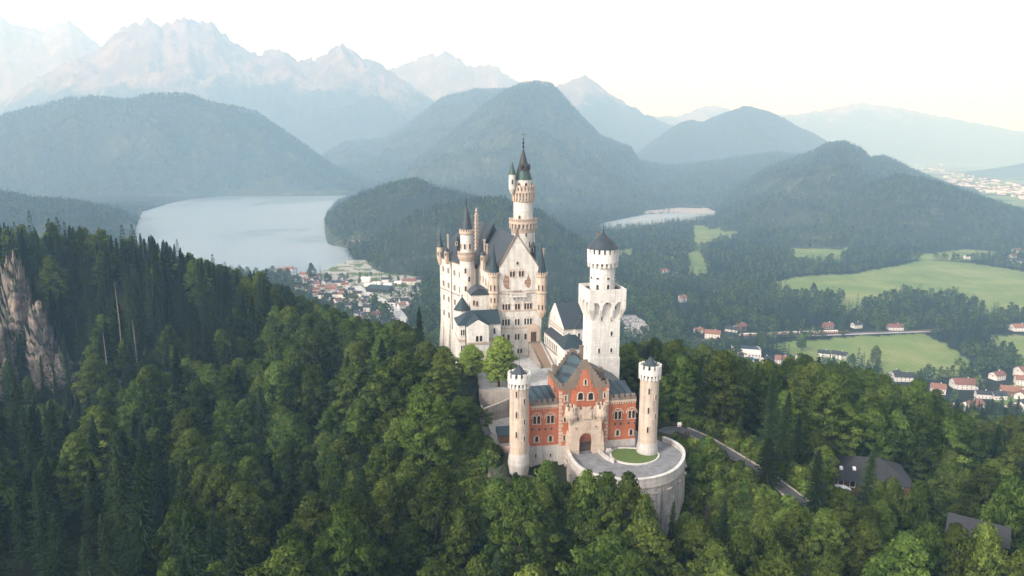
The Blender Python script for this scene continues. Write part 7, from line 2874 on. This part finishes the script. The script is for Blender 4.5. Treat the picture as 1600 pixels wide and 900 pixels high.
def mass(name, r0, r1, a0, a1, sp_, coll, nspr, nall, label, lab_sel=None, conif=.5, avoid=(), sc=(.7, 1.1), seed=1, extra=None, edge=0.0):
    g = np.random.default_rng(seed)
    ys = np.arange(r0, r1, sp_)
    P2 = []
    for r in ys:
        n_ = int(r * (a1 - a0) / sp_)
        a = a0 + (np.arange(n_) + g.uniform(0, 1, n_)) * (a1 - a0) / max(n_, 1)
        rr = r + g.uniform(-.5, .5, n_) * sp_
        P2.append(np.stack([rr * np.sin(a), rr * np.cos(a)], -1))
    P2 = np.concatenate(P2)
    X, Y = P2[:, 0], P2[:, 1]
    k = np.ones(len(X), bool)
    for poly in avoid:
        k &= ~in_poly(X, Y, poly)
    if extra is not None:
        k &= extra(X, Y)
    X, Y = X[k], Y[k]
    Z, Lb = terrain(X, Y)
    k = Z > zv_az(np.arctan2(X, Y)) - 3.2
    if lab_sel is not None:
        k &= np.isin(Lb, lab_sel)
    X, Y, Z = X[k], Y[k], Z[k]
    # drop what no one can see from around here: points well outside the view
    px, py, f = project(X, Y, Z + 15)
    k = (px > -140) & (px < 1740) & (py < 960)
    X, Y, Z = X[k], Y[k], Z[k]
    nz = fbm(X / 130, Y / 130, 91 + seed, 3)
    isc = g.random(len(X)) < np.clip(conif + 1.7 * nz, .03, .97)
    pick = np.where(isc, g.integers(0, nspr, len(X)), g.integers(nspr, nall, len(X)))
    s = g.uniform(sc[0], sc[1], len(X)) * (1 + .18 * fbm(X / 60, Y / 60, 93 + seed, 2))
    S3 = np.stack([s * g.uniform(.9, 1.15, len(X)), s * g.uniform(.9, 1.15, len(X)), s * g.uniform(.85, 1.15, len(X))], -1)
    if len(X):
        scatter(name, np.stack([X, Y, Z], -1), S3, pick, coll, label)
    return len(X)


EXCL = MEADOWS + [LAKE, POND, BEACH, PARK_R]
rail_d = lambda X, Y: seg_dist(X, Y, RLN)[0] > 9
HP = [(o.location.x, o.location.y) for o in bpy.data.objects if o.get('category') in ('house', 'hall', 'tent') and o.parent is None and o.location.y > 600 and o.location.y < 2000]


def off_houses(X, Y):
    k = rail_d(X, Y) & (seg_dist(X, Y, rl)[0] > 12)
    for hx_, hy_ in HP:
        # clear the house and a strip of garden on the viewer's side
        r = math.hypot(hx_, hy_)
        ux_, uy_ = hx_ / r, hy_ / r
        al = (X - hx_) * ux_ + (Y - hy_) * uy_
        ac = np.abs((X - hx_) * uy_ - (Y - hy_) * ux_)
        k &= ~((ac < (8 if hx_ < -60 else 14)) & (al > (-26 if hx_ < -60 else -62)) & (al < 12))
    return k


cnt = []
cnt.append(mass('village_trees', 850, 1300, R(-20), R(-5), 17, MIDC, 4, 9, 'trees and gardens between the houses of the lake village', conif=.15, sc=(.35, .7), seed=8, extra=lambda X, Y: in_poly(X, Y, VILLAGE) & off_houses(X, Y)))
cnt.append(mass('forest', 470, 900, R(-40), R(40), 9.5, MIDC, 4, 9, 'mixed forest falling from the castle hill to the valley floor', conif=.32, avoid=EXCL + [VILLAGE], sc=(.85, 1.35), seed=2, extra=off_houses))
cnt.append(mass('forest', 900, 2060, R(-37), R(37), 11.0, FARC, 4, 8, 'blue green forest on the valley floor between meadows and lakes', lab_sel=[-1], conif=.4, avoid=EXCL + [VILLAGE], sc=(.85, 1.35), seed=3, extra=off_houses))
cnt.append(mass('forest', 2060, 3400, R(-37), R(37), 14.0, FARC, 4, 8, 'hazy forest far back on the valley floor around the small lake', lab_sel=[-1], conif=.6, avoid=EXCL, sc=(.8, 1.2), seed=4, extra=lambda X, Y: ~((X > 1050) & (Y > 3050))))
i_of = {k: i for i, k in enumerate(NAMES)}
for k, words, sp_ in (('front_headland', 'forest covering the nearest wooded headland by the lake', 9.0), ('shore_headland', 'forest covering the headland that meets the lake shore', 10.0), ('lake_spur', 'forest on the low spur at the left side of the lake', 10.0),
                      ('right_hill', 'forest covering the rounded hill at the right', 14.0), ('hill_spur', 'forest on the long spur running down to the right edge', 12.0), ('central_hill', 'hazy forest covering the big hill behind the castle', 18.0), ('low_ridge', 'hazy forest on the low ridge between the hills', 18.0),
                      ('wooded_lake_hill', 'blue hazy forest covering the broad hill beyond the lake', 17.0), ('saddle_hill', 'pale hazy forest on the hill behind the saddle', 19.0)):
    r, fa, fb = ALLR[k][0], ALLR[k][1], ALLR[k][2]
    d0, d1 = r[:, 2].min() * fa, r[:, 2].max() * (1.0 + (fb - 1) * .35)
    cnt.append(mass('forest', d0, d1, max(R(-38), r[0, 0]), min(R(38), r[-1, 0]), sp_, FARC, 4, 8, words, lab_sel=[i_of[k]], conif=.6, avoid=[LAKE, POND], extra=lambda X, Y: fbm(X / 150, Y / 150, 140, 4) > -.36, sc=(.72 * (sp_ / 11) ** .8, 1.2 * (sp_ / 11) ** .8), seed=20 + i_of[k]))
print('forest instances', cnt, 'near', len(items), 'rest', len(rest))

# ---- bare pale trunks standing among the living spruces
for i, (px, p0, p1, Y, lab) in enumerate(((178, 440, 525, 316, 'pale bare trunk right of the rock face, tallest of the dead trees'), (160, 520, 600, 285, 'pale bare trunk below and left of the tallest dead tree'), (206, 500, 585, 290, 'thin bare trunk to the right of the two dead trees by the rock'),
                                         (1101, 650, 698, 196, 'bare lower trunk of a pine beside the road bend'))):
    x, z1_ = xat(px, p0, Y), zat(p0, Y)
    z0_ = float(height([x], [Y])[0])
    dt = thing('dead_tree', (x, Y, z0_), lab, 'tree')
    mb = MB().tube((x, Y, z0_ - 1), (x + .4, Y, (z0_ + z1_) / 2), .34, .24, 7).tube((x + .4, Y, (z0_ + z1_) / 2), (x + .2, Y, z1_), .24, .05, 7)
    mb.build('trunk', M['palebark'], dt)
    g2 = random.Random(i)
    mb = MB()
    for k in range(14):
        t = .35 + .6 * k / 14
        zz = z0_ + (z1_ - z0_) * t
        a = g2.uniform(0, 6.28)
        L_ = (1.1 - t) * 3.4 * g2.uniform(.5, 1)
        mb.tube((x + .35, Y, zz), (x + .35 + L_ * math.cos(a), Y + L_ * math.sin(a), zz - .3 * L_), .06, .02, 4)
    mb.build('branch', M['palebark'], dt)

# ---- single trees standing in the meadows
SOLO = [(1271, 461, 1.0, 0, 'round dark tree in the big meadow, largest of the meadow row'), (1293, 463, .8, 1, 'dark tree in the big meadow, right of the largest one'), (1315, 470, .75, 2, 'small dark tree in the big meadow, rightmost of its row'),
        (1382, 466, .75, 3, 'left one of the pair of trees on the big meadow'), (1397, 466, .75, 4, 'right one of the pair of trees on the big meadow'), (1252, 548, 1.35, 5, 'very large dark tree in front of the train'),
        (1367, 574, 1.15, 6, 'large broad tree at the lower meadow corner'), (1190, 544, 1.0, 0, 'dense tree between the large white hall and the train'), (1330, 572, .8, 1, 'small dark tree left of the large broad meadow tree'),
        (488, 438, 1.15, 2, 'round dark tree on the lakeshore beside the salmon red roof'), (511, 440, .8, 3, 'narrow tree on the lakeshore at the foot of the headland'), (1150, 572, 1.2, 4, 'dark slim tree in front of the large white hall')]
for px, py, s, v_, lab in SOLO:
    x, y = G(px, py, zv_px(px))
    z = float(height([x], [y])[0])
    add_tree('broadleaf_tree', v_, x, y, z, s, px * .1, lab, 'tree', None)
# undergrowth on the open slope and under the bastion
g = np.random.default_rng(5)
SHR = stash('stock_shrub', [leaf_crown(470 + i, 3.2, 1.5, 1)[0] for i in range(3)])
bx = g.uniform(-30, 90, 5200)
by = g.uniform(136, 196, 5200)
dd, _ = seg_dist(bx, by, ROAD_PTS)
kk_ = (dd > 4.2) & ~in_poly(bx, by, BAST_POLY) & ~in_poly(bx, by, COURT) & ((bx > 40) | (bx < -4) | (by < 166))
kk_ &= ~in_poly(bx, by, [G(px, py, -3) for px, py in ((745, 640), (750, 705), (800, 706), (800, 640))])
kk_ &= ~in_poly(bx, by, [FG.w(x, y, 0)[:2] for x, y in ((-20, -2), (24, -2), (24, 16), (-20, 16))])
patch = (fbm(bx / 9, by / 9, 66, 3) > -.32) | (bx < 40)
bx, by = bx[kk_ & patch], by[kk_ & patch]
bz = height(bx, by)
ss = g.uniform(.35, .95, len(bx))
scatter('undergrowth', np.stack([bx, by, bz - .3], -1), np.stack([ss, ss, ss], -1), g.integers(0, 3, len(bx)), SHR, 'low green undergrowth on the slopes below the road and bastion')

# ------------------------------------------------------------------ the hazy air
hz = MB()
L0 = Fr((0, 0), 0)
ztop = float(VX[:, 2].max()) + 40
hz.box(L0, -21000, 21000, -300, 25500, float(VX[:, 2].min()) - 1, ztop)
m = bpy.data.materials.new('haze')
m.use_nodes = True
n, l = m.node_tree.nodes, m.node_tree.links
n.remove(n['Principled BSDF'])
pv = n.new('ShaderNodeVolumePrincipled')
pv.inputs['Color'].default_value = (.40, .68, 1.0, 1)
pv.inputs['Absorption Color'].default_value = (1, 1, 1, 1)
pv.inputs['Density'].default_value = HAZE_DENSITY
pv.inputs['Anisotropy'].default_value = 0.0
l.new(pv.outputs[0], n['Material Output'].inputs['Volume'])
ho = hz.build('haze', m, label='thin pale blue haze filling the valley air', kind='stuff')
